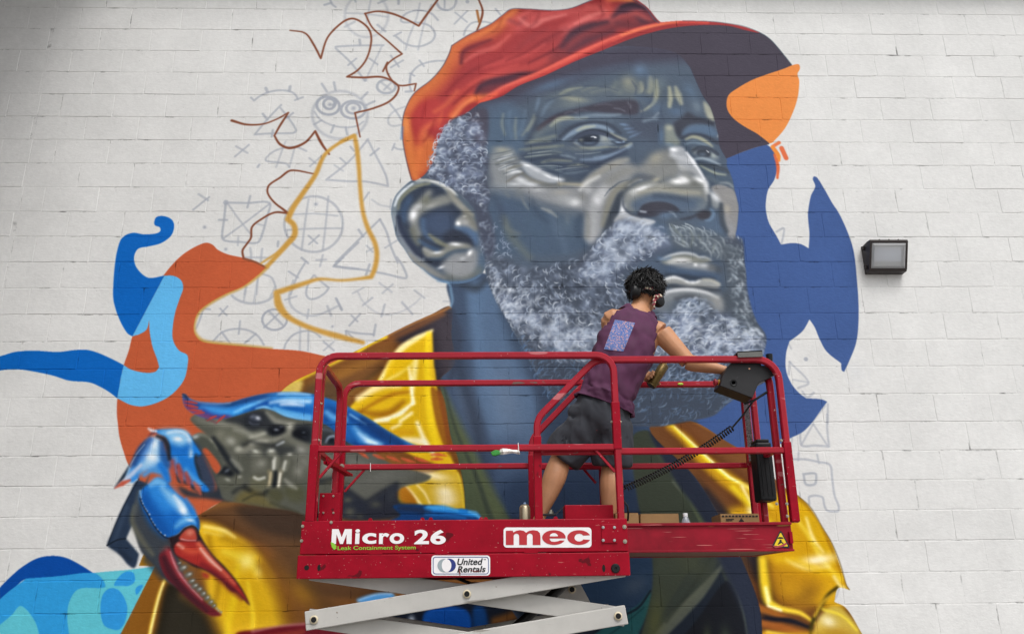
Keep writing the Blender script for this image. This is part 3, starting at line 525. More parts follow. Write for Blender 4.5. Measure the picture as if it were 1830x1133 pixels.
def paint_face():
    tile(0, 0, 1)
    FM = '800,195 863,160 927,130 977,110 1030,95 1090,85 1150,85 1205,95 1230,118 1238,134 1245,150 1256,173 1268,191 1276,214 1279,228 1283,243 1284,258 1290,272 1298,286 1298,296 1304,310 1309,324 1312,340 1316,355 1319,370 1318,390 1316,410 1314,421 1319,434 1324,451 1329,471 1333,496 1332,515 1337,535 1343,555 1352,578 1366,597 1368,611 1363,628 1350,670 1320,705 1295,724 1274,742 1232,750 1170,760 1110,755 1040,740 980,700 943,640 905,570 885,535 868,490 862,440 850,400 832,358 795,330 750,318 755,285 765,250 780,215'
    SH.clip = mask(FM, .5)
    F('680,60 1400,60 1400,780 680,780', '53647a', 0)
    S('840,205 930,160 1040,118 1120,98 1230,90', [26, 40, 46, 44, 40], '49465a', 16, .95); S('900,190 980,155 1060,130 1120,118', [10, 16, 16, 10], '4d5b74', 10, .6)
    # temple and side of the head
    F('850,200 900,180 930,200 940,260 900,300 860,320 850,260', '55708e', 12, .7)
    tile(700, 180, 7.038)
    for q in ('1400,170 1385,300 1420,430', '1560,220 1550,350 1560,480', '1790,180 1740,300 1640,440'): S(q, [3, 5, 3], '8b9384', 3.4, .55)
    S('1480,150 1470,300 1500,460', 6, '65829f', 4, .4); S('1680,130 1650,300 1590,430', 6, '65829f', 4, .35); S('1820,200 1780,400 1680,520', [5, 9, 5], '454f63', 6, .6)
    tile(940, 120, 7.038)
    # forehead
    B(700, 330, 420, 90, -6, '727d80', .5); B(1450, 300, 300, 160, 0, '78837f', .5); B(500, 480, 300, 70, -10, '6c7a82', .4)
    B(300, 230, 220, 60, -20, '58779a', .6); B(1430, 40, 80, 90, 10, '6486ae', .6); S('430,340 540,285 700,250', [3, 7, 3], '8f957f', 4, .75); S('700,300 800,265 900,250', [2, 4, 2], '8a917f', 4, .5); S('820,320 950,290 1080,270', 4, '848d80', 5, .4)
    B(600, 405, 150, 36, 8, '9a9d86', .85); B(560, 460, 120, 60, 0, '7f8a86', .4); B(1280, 190, 80, 80, 20, '999a84', .75); B(1330, 270, 110, 60, 0, '858b80', .5); S('1130,200 1100,280 1180,330', 8, '7f8a80', 6, .4)
    S('1440,200 1460,290 1420,330', [4, 8, 3], '979a84', 4, .7); S('1555,130 1560,230 1545,320', [4, 9, 4], '9c9e88', 4, .75); S('1640,170 1640,330 1600,450 1520,520 1450,560', [3, 7, 7, 5, 2], '9d9f86', 3.4, .9); S('1800,260 1805,380 1800,500', [4, 7, 4], '9b9e88', 4, .8)
    S('1500,60 1530,140 1520,260', 6, '546c8c', 5, .6); S('1420,380 1500,400 1560,420', 14, '536988', 8, .6); B(1640, 520, 90, 60, -30, '5d7797', .6); S('1600,640 1660,580', 3, '8fa0ae', 3, .6)
    S('120,540 150,440 160,380', [3, 6, 3], '7190b0', 4, .5); S('200,600 250,500 330,430', [3, 7, 3], '6e8ba8', 5, .5); S('20,800 70,720 110,640', 4, '8b9384', 4, .5)
    # brow
    F('120,780 260,660 420,580 700,510 950,450 1250,415 1400,440 1400,590 1200,595 1000,580 800,560 600,580 420,640 280,710 160,810', '4b4756', 4, .92)
    S('480,590 560,560 640,580', 1.6, '75798c', 1.5, .6); S('620,570 690,540 760,550', 1.6, '70758a', 1.5, .5); S('1100,520 1180,530 1240,560', 2, '777b8c', 1.6, .6); S('1280,450 1310,490 1310,520', 2.4, '7f8494', 2, .5); S('860,490 960,470 1080,480', 2, '6a6a7c', 2, .5); S('160,790 260,700 360,640', 6, '584c58', 4, .6)
    S('310,740 400,670 500,645 640,650 760,640', [5, 9, 8, 5, 3], 'a4a88f', 3.4, .85); S('620,640 860,610 1060,610 1180,600', [4, 6, 6, 3], '7b93a8', 4, .7); S('430,720 650,670 900,670 1060,690', 8, '657a90', 6, .5)
    S('420,880 540,780 700,720 880,695 1060,730 1180,830', [5, 7, 6, 5, 6, 5], '464f62', 4, .85); S('130,860 250,780 380,740', 12, '6c7b80', 7, .6); S('60,940 220,900 360,870', 6, '87907f', 4, .6)
    S('460,920 580,830 720,765 870,745 1000,770 1090,820', [3, 8, 9, 8, 7, 4], '7890ab', 2.6, .95); S('640,800 740,760 860,745', [3, 6, 3], 'a2a890', 3, .85)
    # eye
    F('590,940 680,860 800,815 930,830 1080,900 1200,945* 1000,1000 850,1010 700,1000 620,970', '667a92', 1.4); B(990, 905, 75, 60, 0, '97a09d', .9); B(1070, 890, 45, 25, 30, '6f90b8', .8); B(620, 962, 45, 18, 20, '8d99a2', .8); B(1010, 960, 60, 25, 0, '7f8c94', .7)
    F('650,880 760,830 900,840 925,900 880,980 790,1000 690,980 640,920', '404a5c', 2); B(790, 955, 80, 30, 0, '5b6f8c', .9); B(760, 910, 60, 30, 0, '2c3242', .7); B(690, 920, 24, 18, 0, '8d9488', .7); B(862, 886, 9, 8, 0, 'dfe6f0', .8)
    S('590,915 690,845 810,805 940,815 1060,860 1200,930', [4, 6, 7, 6, 5, 3], '3b4252', 2, .9); S('1060,830 1150,880 1250,915', [2, 5, 4], '93978c', 2.4, .9); S('1130,950 1230,940', 2.6, '8fb0d8', 1.4); S('1080,940 1160,970 1260,965', 3, '3f485a', 2, .7)
    S('600,965 700,1012 850,1022 1000,1008 1140,1010', [2, 3, 4, 3, 2], '969d90', 2, .8); S('1180,1020 1260,1000 1320,965', [3, 6, 5], 'a3a794', 2.4, .9); S('560,940 640,1000 780,1040 950,1040 1120,1030', [4, 6, 7, 7, 5], '4c586c', 4, .7); B(640, 1030, 110, 26, 5, '858a80', .6); B(900, 1035, 110, 16, 0, '5f83ac', .5)
    S('860,1140 1000,1125 1120,1085 1250,1030 1320,985', [3, 6, 7, 6, 4], '7d97b4', 3.4, .85); S('980,1080 1120,1060 1230,1015', 5, '455064', 4, .7)
    for q in ('1230,780 1350,772', '1270,825 1390,810', '1300,885 1450,820', '1180,720 1290,735'): S(q, [2, 5, 2], '6f92bd', 2, .75)
    F('1250,640 1500,650 1720,700 1740,900 1600,930 1420,900 1300,820 1280,720', '485065', 10, .6); S('1480,680 1580,655 1640,650', 5, '7f97ac', 4, .6); B(1420, 960, 120, 40, 0, '50627a', .6); B(1700, 860, 40, 120, 5, '5f82a8', .6)
    S('0,1000 150,990 300,960 420,930', [5, 8, 6, 3], '46526a', 5, .8); S('0,1060 160,1030 330,1010 460,990', 4, '7f8878', 4, .6); S('0,960 120,940 300,930', 4, '848c7c', 4, .5)
    # nose bridge, far eye
    tile(1140, 120, 7.038)
    F('130,150 230,150 260,230 240,360 150,340 110,260', '8b9282', 8, .5); S('390,260 405,380 395,500', [4, 9, 5], '9fa188', 3.4, .85); S('470,260 500,350 540,460', [5, 12, 6], 'a3a58c', 4, .85); S('350,300 360,420', 5, '4f627d', 5, .5); B(470, 560, 90, 60, 0, '5a7aa0', .5); B(300, 200, 60, 90, 0, '6e8390', .4)
    F('820,430 900,500 950,600 965,690 890,660 840,570', 'aaab94', 3, .9); B(740, 500, 60, 90, -20, '75899a', .7); B(650, 300, 70, 120, -25, '5f7e9f', .5)
    F('440,720 540,640 620,570 720,620 960,690 975,740 800,715 640,730 570,800 530,900 470,850', '464a59', 4, .92)
    F('340,730 430,735 470,850 530,960 440,1010 350,980 335,850', '8d968b', 4, .85); B(390, 770, 35, 30, 0, 'a6a893', .8); B(400, 980, 70, 30, 10, '6a88aa', .6)
    F('570,800 680,735 860,735 970,790 990,870 820,860 660,850 560,880', '587495', 4, .9); S('560,890 660,855 800,860 920,910 1000,960', 6, '474e5e', 4, .9); S('600,910 680,880 780,900 880,960 930,1000', [3, 6, 7, 6, 3], '9c9f86', 2.6, .95); S('600,970 700,945 820,975 940,1040', [4, 7, 6, 4], '71899f', 3, .8); S('990,760 1010,830 1000,880', 2.4, '9aa4ac', 1.4, .8); S('970,720 990,790', 3, '6f7a88', 2, .7)
    tile(1080, 260, 7.038)
    F('1100,80 1180,20 1300,30 1400,110 1450,190 1300,190 1140,160', '5c6c80', 2); B(1370, 130, 50, 40, 40, '96a3a0', .9); B(1130, 70, 30, 40, 0, '8c9692', .8); F('1175,60 1280,40 1330,90 1325,140 1220,150 1160,110', '454c59', 2); B(1230, 115, 50, 28, 0, '62778f', .7);  S('1110,60 1200,25 1320,35 1420,110', 4, '3c4250', 2.4, .8)
    S('1105,180 1230,165 1340,195 1450,245', [3, 5, 5, 3], '92a6b6', 2.4, .85); S('1200,230 1350,265 1500,300 1560,340', [4, 8, 8, 4], '48525f', 4, .85); S('1200,250 1300,310 1410,355 1520,372', [2, 5, 5, 3], '9ba48e', 2.4, .85); S('1240,330 1400,410 1570,440 1620,500', [5, 9, 9, 5], '566b80', 5, .7); S('1460,470 1560,480 1620,530', [3, 5, 4], '9ca6a8', 3, .7); S('1300,400 1420,470 1500,520', 7, '6d7d8a', 5, .6)
    # far cheek
    F('1340,530 1440,495 1600,545 1655,620 1690,760 1690,900 1660,1060 1640,1180 1590,1200 1530,1080 1480,960 1455,860 1460,740 1400,640', '929293', 2.4); B(1560, 640, 110, 60, 20, '9d9d9a', .6); B(1540, 800, 40, 60, 0, 'b5ab92', .5); B(1600, 1040, 40, 90, 0, '8f949c', .6)
    # cheeks
    tile(860, 260, 7.038)
    F('60,560 300,540 500,600 660,700 900,780 1290,850 1310,1300 60,1300 -100,800', '4d637e', 8, .95); B(1100, 1000, 140, 140, 0, '567492', .5); B(700, 1000, 140, 120, 0, '4c6480', .6); B(300, 800, 140, 100, 0, '4b6080', .6)
    F('420,150 660,240 850,340 1040,430 1250,475 1400,370 1600,270 1830,120 1830,50 1600,140 1300,190 1000,120 700,50', '4c5b72', 6, .9)
    for q, w, c, a in (('480,55 700,30 950,5', 5, '848c7c', .7), ('600,95 780,80 960,60', 4, '7b8780', .6), ('560,150 760,115 1000,90', 5, '808a7c', .7), ('620,185 800,150 980,125', 4, '3f4a5e', .7), ('760,215 900,185 1130,200', 5, '8b917c', .8), ('1000,120 1090,140 1180,165', 5, '7f94a4', .7), ('820,200 950,165 1130,170', 3.4, '414c60', .8), ('1090,265 1220,250 1340,265', 5, '939882', .8), ('1040,330 1150,290 1300,280 1480,250', 4, '3f4a60', .8), ('980,370 1150,330 1330,310', 9, '687d90', .6), ('1250,180 1450,175 1600,140 1800,50', 7, '7690b0', .8), ('1250,230 1500,220 1700,130 1830,60', 6, '455068', .7), ('700,250 850,270 1000,330', 9, '6d7f8c', .6), ('900,60 1100,40 1400,60', 8, '5b6b7c', .6), ('1250,30 1400,40 1580,20', 6, '8f9580', .6)): S(q, [w*.4, w, w*.4], c, 3.4, a)
    F('60,180 200,40 380,40 430,120 520,220 510,340 400,480 300,520 120,500 60,320', '8d9397', 9, .95); B(130, 420, 80, 110, 0, '7c828c', .7); B(260, 60, 100, 40, 10, '9d9f90', .8)
    S('1050,430 1250,480 1320,450', 10, '5c6670', 7, .6)
    F('300,490 500,370 700,430 860,500 1050,510 1250,480 1400,375 1600,270 1700,200 1900,250 1900,400 1720,600 1660,700 1560,900 1500,1180 1310,1180 1300,850 1240,830 1050,810 900,750 700,680 560,610 420,560', '93979b', 8, .95)
    S('1300,480 1400,390 1560,290 1720,210 1830,180', [8, 12, 14, 12, 8], '989890', 6, .9)
    B(560, 560, 260, 90, 8, '9499a0', .55); B(900, 640, 300, 90, 12, '91969b', .5); B(230, 400, 170, 150, 0, '949a9e', .45)
    F('490,210 600,225 750,295 900,375 1050,430 1000,465 860,485 700,440 560,350', 'b0b7bf', 3.4, .95); B(580, 252, 60, 18, 20, 'f4f6f9', .8); B(690, 310, 60, 24, 25, 'd9dce2', .7); B(830, 385, 60, 17, 25, 'f0f3f7', .75); B(940, 420, 60, 15, 10, 'f0f3f7', .75)
    S('500,330 600,420 720,470 860,500 1000,500', [3, 6, 8, 7, 4], '8a8a80', 4, .8); S('970,480 1150,490 1270,500', 5, 'b3a98c', 4, .8); S('720,500 860,495 960,490', 4, '6b737c', 3, .5)
    B(500, 440, 90, 40, 20, 'e6eaee', .75); B(620, 490, 90, 30, 5, 'dfe4ea', .75); B(420, 490, 90, 24, 0, 'd2d8de', .7); B(700, 560, 100, 30, 5, 'c2c5c9', .6)
    for q, w, c, a in (('210,185 290,150 380,115', 5, 'd9dee4', .75), ('160,140 250,100 400,75', 4, '8a9498', .7), ('240,235 330,200 410,175', 6, 'dce1e6', .75), ('180,230 300,190 440,150', 3.4, '747a74', .8), ('240,275 350,215 500,180', 4, '6a7278', .8), ('300,320 420,320 500,335', 8, 'dfe3e8', .75), ('310,370 400,345 480,330', 5, 'e4e8ec', .6), ('300,325 400,275 510,250', 5, '85877e', .8), ('310,465 410,400 520,350', 4, '85827a', .9), ('230,300 300,270 380,250', 8, 'd2d6da', .7)): S(q, [w*.4, w, w*.4], c, 2.6, a)
    B(1170, 715, 70, 50, 0, 'eceef1', .85); B(1080, 680, 130, 70, 10, 'b5b8ba', .6); B(1000, 590, 110, 40, 0, 'a9a79e', .6); B(1340, 560, 60, 60, 0, 'c9cbce', .6); B(1270, 640, 50, 60, 0, '8f908c', .5)
    S('1240,560 1330,470 1480,390', [4, 8, 4], 'd6d7d6', 5, .7); B(1500, 620, 110, 55, -50, 'eef0f3', .9); S('1640,470 1500,600 1430,760 1400,950 1390,1180', [8, 18, 20, 20, 18], 'b2b5b9', 9, .75); B(1460, 700, 50, 60, -20, 'e6e8ec', .6); S('1330,860 1340,1000 1330,1150', 8, '8d8f8a', 7, .7); S('1830,480 1700,560 1640,660 1590,800 1540,1000', [10, 12, 12, 12, 10], '8e8c7c', 6, .8)
    S('760,790 860,830 950,900', [3, 7, 2], 'a3a69e', 3, .85); S('510,650 540,730 590,800', [3, 4, 2], '8d9288', 3, .6); B(470, 610, 60, 50, 30, '8d8e84', .5); S('300,580 340,640', 5, '7c8078', 4, .5); B(1080, 930, 30, 60, 0, '75838a', .5); S('300,950 330,1050 470,1110', 6, '7c8078', 6, .4)
    S('1830,560 1750,640 1700,760 1650,900 1600,1050 1580,1180', [5, 12, 14, 16, 16, 14], '4c5664', 5, .95)
    S('70,140 50,300 70,480 60,560', [10, 16, 18, 12], '5a6678', 9, .8); S('60,550 250,565 420,610 560,665 740,735 900,795 1100,845 1280,865', [14, 18, 16, 14, 14, 14, 16, 10], '6e7a88', 9, .65); B(300, 520, 150, 40, 10, '98a0a4', .5)
    S('280,900 380,1150 600,1400', [8, 16, 10], '6d766c', 9, .55); S('870,880 980,1100 1060,1330', [6, 14, 8], '5c7390', 9, .5); B(1060, 960, 130, 180, 0, '5f6f80', .4); S('640,700 700,850 820,960', [4, 8, 4], '43536a', 8, .5); S('160,640 240,800 260,960', [8, 12, 8], '455268', 9, .5); S('1240,880 1200,1000 1220,1160', [5, 9, 6], '46566c', 8, .5)
    # nose
    tile(1080, 260, 7.038)
    F('430,260 560,160 720,60 860,60 900,200 900,340 800,430 700,450 600,430 480,360 300,380 200,420 60,520 0,460 120,330 300,250', '8d8f8c', 9, .9); B(640, 160, 90, 70, -40, 'a5a08a', .6)
    F('815,60 870,20 980,20 1030,90 1100,180 1180,300 1240,400 1290,470 1312,570 1305,690 1270,700 1240,560 1180,420 1080,330 960,310 890,220 850,130', 'aab0b8', 3, .95); B(870, 55, 50, 30, 10, 'f4f6fa', .9); S('850,120 960,160 1080,200', 10, 'c9cdd3', 6, .7); S('1030,90 1110,200 1190,320 1250,420', [3, 6, 5, 4], 'e9ecf1', 2.4, .9); B(960, 280, 80, 60, 20, 'b9bcbc', .6); S('880,200 900,300 860,380', 8, '8a8b84', 7, .5)
    F('235,650 320,530 470,450 640,430 780,455 880,395 1080,375 1230,430 1300,540 1300,680 1260,770 1150,820 950,780 700,710 480,750 400,820 300,850 240,770', '8b8f8c', 6, .95)
    B(1010, 350, 140, 60, 0, 'a8a9a5', .7); B(700, 500, 90, 40, 0, 'a3a39a', .6); B(930, 455, 95, 40, 0, 'fafbfc', .95); B(1000, 430, 70, 40, 30, 'f6f7fa', .8); B(1200, 440, 80, 36, 30, 'f4f6f9', .95); B(1275, 520, 30, 90, -5, 'dcdfe4', .8); B(1130, 490, 70, 40, 0, '7f827e', .7)
    S('300,500 400,440 470,430', [2, 4, 2], 'd5dde4', 1.8, .9); S('330,480 420,420 520,400 620,420 700,460', [4, 8, 10, 9, 4], '6b717a', 5, .8); B(650, 430, 50, 26, -20, 'b5b096', .8); S('230,560 320,470 420,420', [5, 8, 5], '767a78', 5, .8); B(460, 545, 120, 30, -20, 'f2f3f6', .9); B(380, 600, 60, 40, -40, 'b9bbba', .7); S('440,600 600,570 800,570 1000,590 1180,600', [5, 10, 10, 10, 6], 'a8a594', 6, .8)
    F('320,740 470,650 640,600 800,610 1000,650 1180,660 1260,690 1200,800 1000,830 800,800 560,730 420,830', '556b88', 7, .95); S('640,640 820,650 1020,680', 8, '48566c', 7, .6); B(1200, 740, 60, 60, 0, '6f7d86', .6)
    F('235,660 250,780 330,860 480,910 620,950 780,1000 1000,990 1260,960 1440,860 1470,950 1500,1133 600,1133 300,1000', '566d8a', 8, .95)
    F('430,830 480,750 600,712 760,712 890,760 945,828 800,830 760,860 640,890 520,905 410,880', '4a4c5a', 2.4); S('450,830 520,838', 3, 'b9c6d8', 1.6, .9); B(640, 790, 130, 50, 0, '484856', .7); B(500, 880, 70, 20, 10, '4b5568', .7); B(760, 880, 80, 50, 0, '5f7b9e', .7); S('820,840 860,850 900,900', 3, '8fa2b8', 2, .6)
    F('1150,870 1230,820 1330,835 1345,890 1280,935 1180,920', '4a4a55', 3); S('1330,800 1370,850 1330,930 1270,945', [4, 6, 6, 3], '6688ac', 3, .8); S('960,930 1080,910 1160,870', [3, 6, 3], '474b5a', 3, .8)
    F('1320,580 1370,600 1440,680 1465,760 1400,800 1340,740 1310,660', '8a9296', 4, .9); B(1390, 650, 40, 80, -35, 'd9dde2', .85); S('1310,640 1320,740 1300,800', 5, '4e5b6c', 4, .8); S('1465,740 1470,860 1480,960 1530,1080', [6, 9, 10, 8], '4d5866', 4, .85)
    F('225,650 238,750 300,835 420,895 640,955 560,1010 380,1010 260,960 170,1000 120,960 180,850', 'b2b8c0', 2.4, .95); B(235, 800, 26, 50, 20, 'eef1f5', .7); B(190, 940, 60, 60, 0, 'a4a6a4', .7); S('222,640 240,770 320,855 470,910', [2, 4, 5, 3], '566070', 2, .8)
    # mouth
    tile(1120, 380, 7.038)
    F('100,600 400,560 700,480 1000,560 1250,600 1250,900 1000,960 500,800 100,850', '4f627c', 12, .8)
    S('420,590 560,535 720,508 850,530 900,560 980,560 1060,595', [2, 4, 5, 5, 4, 3, 2], 'd2d8df', 2, .9); F('430,610 560,550 720,525 860,548 940,580 1010,570 1060,610 900,640 700,620 500,650', '8e9082', 3, .9); S('400,570 470,590 540,570', 5, '5d7ea8', 3, .7)
    F('490,625 580,585 700,570 790,590 830,625 700,645 560,650', 'bcbebd', 3, .95); B(680, 590, 90, 20, 0, 'dadcdf', .8); F('560,660 850,630 1040,650 1110,690 1100,740 900,720 700,700', 'a2a5a5', 5, .85); B(862, 655, 22, 18, 0, 'ffffff', .95); B(985, 665, 70, 16, 5, 'd6dadf', .8); B(1060, 700, 50, 30, 20, 'b6babd', .7); S('1060,690 1150,720', 14, '50575f', 7, .7)
    F('480,700 700,710 900,735 1080,760 1170,800 1000,830 800,800 560,780', '51698a', 6, .9); S('500,790 700,800 900,830 1080,840', 8, '3f4857', 5, .7)
    tile(1030, 460, 6.09)
    F('700,240 950,240 1000,212 1100,218 1200,255 1270,275 1350,240 1480,240 1565,295 1540,335 1400,330 1200,318 1050,285 800,330', '9b9e9c', 2.4, .95); S('960,235 1060,214 1160,240', [3, 5, 3], 'e0e3e7', 2, .9); B(1200, 262, 34, 12, 25, 'ffffff', .9); B(1262, 272, 30, 14, 0, 'ffffff', .95); B(1320, 262, 30, 12, -25, 'ffffff', .9); S('1380,240 1470,250 1550,290', 4, 'b9b6a5', 2.4, .8); B(1420, 285, 80, 22, 5, '9aa0a4', .6)
    S('1000,310 1150,335 1350,350 1550,360', [5, 9, 10, 6], '4a515c', 5, .9); S('960,300 1060,310', 6, '5a646f', 4, .6)
    F('860,400 1060,350 1250,348 1450,380 1600,420 1645,500 1630,650 1500,630 1460,540 1350,460 1200,430 1060,470 980,600 860,600', '878e93', 7, .95); S('960,382 1080,356 1250,352 1420,385 1540,440', [4, 6, 6, 5, 3], 'dcdfe2', 3, .9); B(1520, 480, 70, 70, 0, '9c9c98', .6); S('880,380 960,390', 8, 'b5b9bc', 5, .6); F('860,560 1000,470 1080,520 1040,660 900,660', '636f7c', 9, .7); S('1080,450 1220,420 1340,445', 6, '545861', 5, .7); S('1630,420 1660,520 1650,640', 14, '4b5560', 8, .8); F('380,480 560,330 600,500 560,640 380,640', '98a2ad', 10, .6)
    SH.clip = None; tile(0, 0, 1); smudge(FM, .8, 1); clarity(FM, 11, .45, .94, .84)
    tile(940, 120, 7.038); B(800, 915, 42, 30, 0, '262c38', .8); S('815,882 845,878 880,890', [1.4, 2.6, 2], 'e4ebf4', 1.6, .8); B(864, 888, 9, 8, 0, 'ffffff', .9); S('575,925 690,856 810,824 940,836 1070,880 1200,938', [4, 7, 8, 7, 5, 3], '434c5e', 2.4, .9); S('650,880 760,832 900,842', 4, '404a5c', 3, .5)
    tile(1080, 260, 7.038); S('1280,66 1306,88', [1.4, 2.2], 'e8edf4', 1.4, .8); S('1105,85 1190,40 1310,48 1420,120', [3, 6, 6, 3], '444c5a', 2.4, .8)
    for q, w, a in (('110,115 260,92 390,62', 2.2, .7), ('140,185 270,152 420,112', 2.2, .7), ('180,250 300,216 430,178', 2.4, .7), ('230,300 350,252 480,214', 2.4, .7), ('270,365 380,324 505,300', 2.2, .6)): tile(860, 260, 7.038); S(q, [w*.5, w, w*.4], '566069', 1.8, a)
    for q, w in (('520,132 700,112 900,96 1050,112', 2.6), ('470,172 640,178 800,162 960,152', 2.4), ('700,246 860,238 1020,252 1200,242', 2.6), ('900,296 1080,274 1280,258 1450,232', 2.6), ('560,90 720,70 900,50', 2.2), ('1000,345 1180,320 1340,300 1500,270', 2.6), ('760,310 900,340 1060,370', 2.4)): S(q, [w*.4, w, w, w*.3], '3b4658', 1.8, .75)
    for q in ('540,148 700,128 880,112', '720,262 880,254 1010,268', '930,312 1090,290 1270,274', '580,106 730,86 880,68', '1180,108 1350,104 1500,84'): S(q, [1, 2.4, 1], '94a0a6', 1.8, .6)
    tile(940, 120, 7.038)
    for q, w in (('300,305 500,262 760,238 1000,254 1150,300', 3), ('250,430 420,372 560,350', 3), ('1420,430 1465,560 1440,660', 4), ('1715,430 1695,560 1735,680', 4), ('1330,180 1380,260 1370,350', 3.4), ('1490,150 1500,250 1470,340', 3), ('1590,330 1560,440 1480,520', 3)): S(q, [w*.4, w, w*.4], '414c60', 2.6, .6)
    tile(1080, 260, 7.038)
    for q, w in (('1230,235 1350,262 1480,300 1540,335', 3), ('1260,300 1380,372 1520,392', 2.6), ('60,560 180,470 300,430', 3), ('0,640 60,560 150,500', 3)): S(q, [w*.4, w, w*.4], '4b5663', 2.2, .6)
    # ear
    tile(690, 320, 7.038)
    EM = '320,20 420,2 520,-2 640,20 780,85 900,170 1000,270 1110,385 1200,500 1240,700 1245,900 1240,1020 1235,1133 1170,1225 1060,1285 920,1315 800,1312 680,1290 560,1220 440,1120 330,1030 230,880 140,750 90,560 65,400 110,230 200,120'
    SH.clip = mask(EM, .5)
    F('0,-50 1300,-50 1300,1350 0,1350', '56677c', 0)
    F('1100,400 1250,520 1260,1000 1200,1200 1100,1200 1150,900 1120,700 1100,560', '58728f', 9, .9); S('1180,560 1190,700 1190,900', 10, '6b7480', 8, .6)
    F('160,440 190,280 300,160 420,90 560,70 680,110 800,230 900,350 1010,420 900,480 870,600 1000,640 1110,740 1120,830 1060,850 900,800 780,830 700,900 600,900 450,960 330,800 200,620', '3f4a5e', 5)
    F('180,420 210,310 310,190 330,250 270,380 260,520 230,560 190,520', '4a678e', 6, .8)
    F('290,430 340,330 430,240 540,130 580,170 520,260 680,210 780,200 830,290 700,340 540,400 440,470 420,560 450,700 400,740 340,680 300,560', '898c86', 5, .95); B(340, 450, 50, 80, 10, 'f2f4f8', .95); B(400, 350, 60, 40, -30, 'c7cace', .8); B(560, 340, 80, 30, -20, 'a9aaa4', .7); B(500, 260, 50, 60, 40, '757867', .7); S('330,640 360,740 400,800', 10, '74776a', 6, .8)
    F('450,480 560,420 800,420 860,560 800,700 560,700 480,640 430,560', '46597a', 10, .85); S('460,520 470,640 540,740 700,800', [8, 8, 6, 4], '53729a', 6, .8); S('540,700 640,780 760,840', [4, 9, 8], '7c7d68', 3.4, .9); F('800,640 1000,660 1100,760 1110,840 1000,810 800,800 700,760', '3a4152', 5, .9)
    F('870,580 890,500 970,455 1040,480 1100,560 1130,660 1000,620 880,610', '939593', 4, .95); B(905, 560, 30, 30, 0, 'ffffff', 1); B(990, 468, 22, 12, 0, 'ffffff', .9); B(1000, 540, 50, 40, 0, 'b3b5b6', .7); S('880,610 1000,640 1090,700 1130,800', [5, 12, 14, 8], '5676a0', 6, .85)
    F('470,860 600,910 720,880 800,810 900,800 1040,820 1080,860 1000,890 860,900 760,970 660,1010 560,1010 470,960', '8c8d84', 4, .95); B(640, 925, 60, 16, -5, 'f0f2f5', .9); B(870, 820, 70, 22, 5, 'e4e7eb', .9); S('480,880 560,920', 7, '9d9f9a', 4, .7); S('420,780 500,830 640,890', 6, '4e6f99', 5, .7); S('560,1010 700,1020 800,950 940,910 1060,900', [6, 12, 10, 8, 4], '4a6079', 5, .9); S('420,960 540,1040 660,1060 740,1030', [6, 10, 12, 8], '3d4557', 5, .85)
    F('760,1000 860,930 1000,920 1080,870 1140,900 1150,1040 1100,1180 980,1250 820,1230 720,1150 690,1080', '95999d', 6, .95); B(1050, 930, 24, 40, 30, 'ffffff', .9); B(960, 1000, 40, 20, -10, 'c6cacf', .8); B(690, 1110, 40, 16, -20, 'f2f4f7', .85); B(880, 1100, 120, 80, -20, 'a5a9ae', .6); F('740,1200 900,1250 1100,1190 1180,1080 1200,1160 1080,1270 900,1290 740,1270', '7a7c6c', 8, .8)
    S('120,760 230,900 330,1030 450,1130 600,1220', [14, 18, 20, 20, 16], '7e8892', 8, .9); S('300,950 420,1060 560,1160 720,1240', [10, 12, 12, 8], '90908a', 7, .8); S('440,1130 560,1225 700,1290 860,1310 1050,1285 1180,1215', [4, 7, 8, 8, 8, 5], '5b7da6', 3, .9)
    S('100,560 95,420 130,260 210,150 330,70 450,35', [9, 9, 8, 8, 8, 6], '7d8c98', 2.6, .95); S('105,340 150,230 230,140 330,60', [3, 5, 5, 3], 'd9e2ea', 2, .9); S('150,380 170,280 250,180 350,110 460,70 540,60', [3, 5, 6, 7, 6, 4], '8b8d72', 3, .85); S('380,20 500,15 640,45 760,110 860,190', [5, 6, 8, 9, 6], 'b0b3ac', 3, .95); S('560,25 700,60 820,140 900,210', [2, 4, 4, 2], 'e2e6ea', 2, .8); F('740,110 860,200 960,300 1060,400 1120,450 1080,480 980,420 880,340 800,240', '97968a', 4, .95); S('900,180 1000,290 1100,390', [5, 9, 8], '5f7080', 4, .8); S('1000,440 1080,520 1140,600', 14, '868578', 7, .7)
    S('110,470 140,600 220,760 330,900 450,1000', [5, 8, 9, 9, 8], '8f9aa6', 4, .8); S('150,480 190,640 280,790 380,920 450,980', [8, 10, 10, 10, 6], '39425a', 4, .9)
    SH.clip = None; smudge(EM, .8, 1); clarity(EM, 9, .4, .95, .88)
    S('318,20 200,118 110,228 64,400 90,560 140,750 230,882 330,1032 440,1122', 1.8, '6f8298', 1.6, .5)
    tile(690, 460, 7.038); S('640,300 780,325 820,460 830,560 810,620', [2, 4, 5, 5, 3], '7fa6c6', 2.4, .6); S('440,140 560,240 680,310', 4, '9fb0bd', 3, .4)

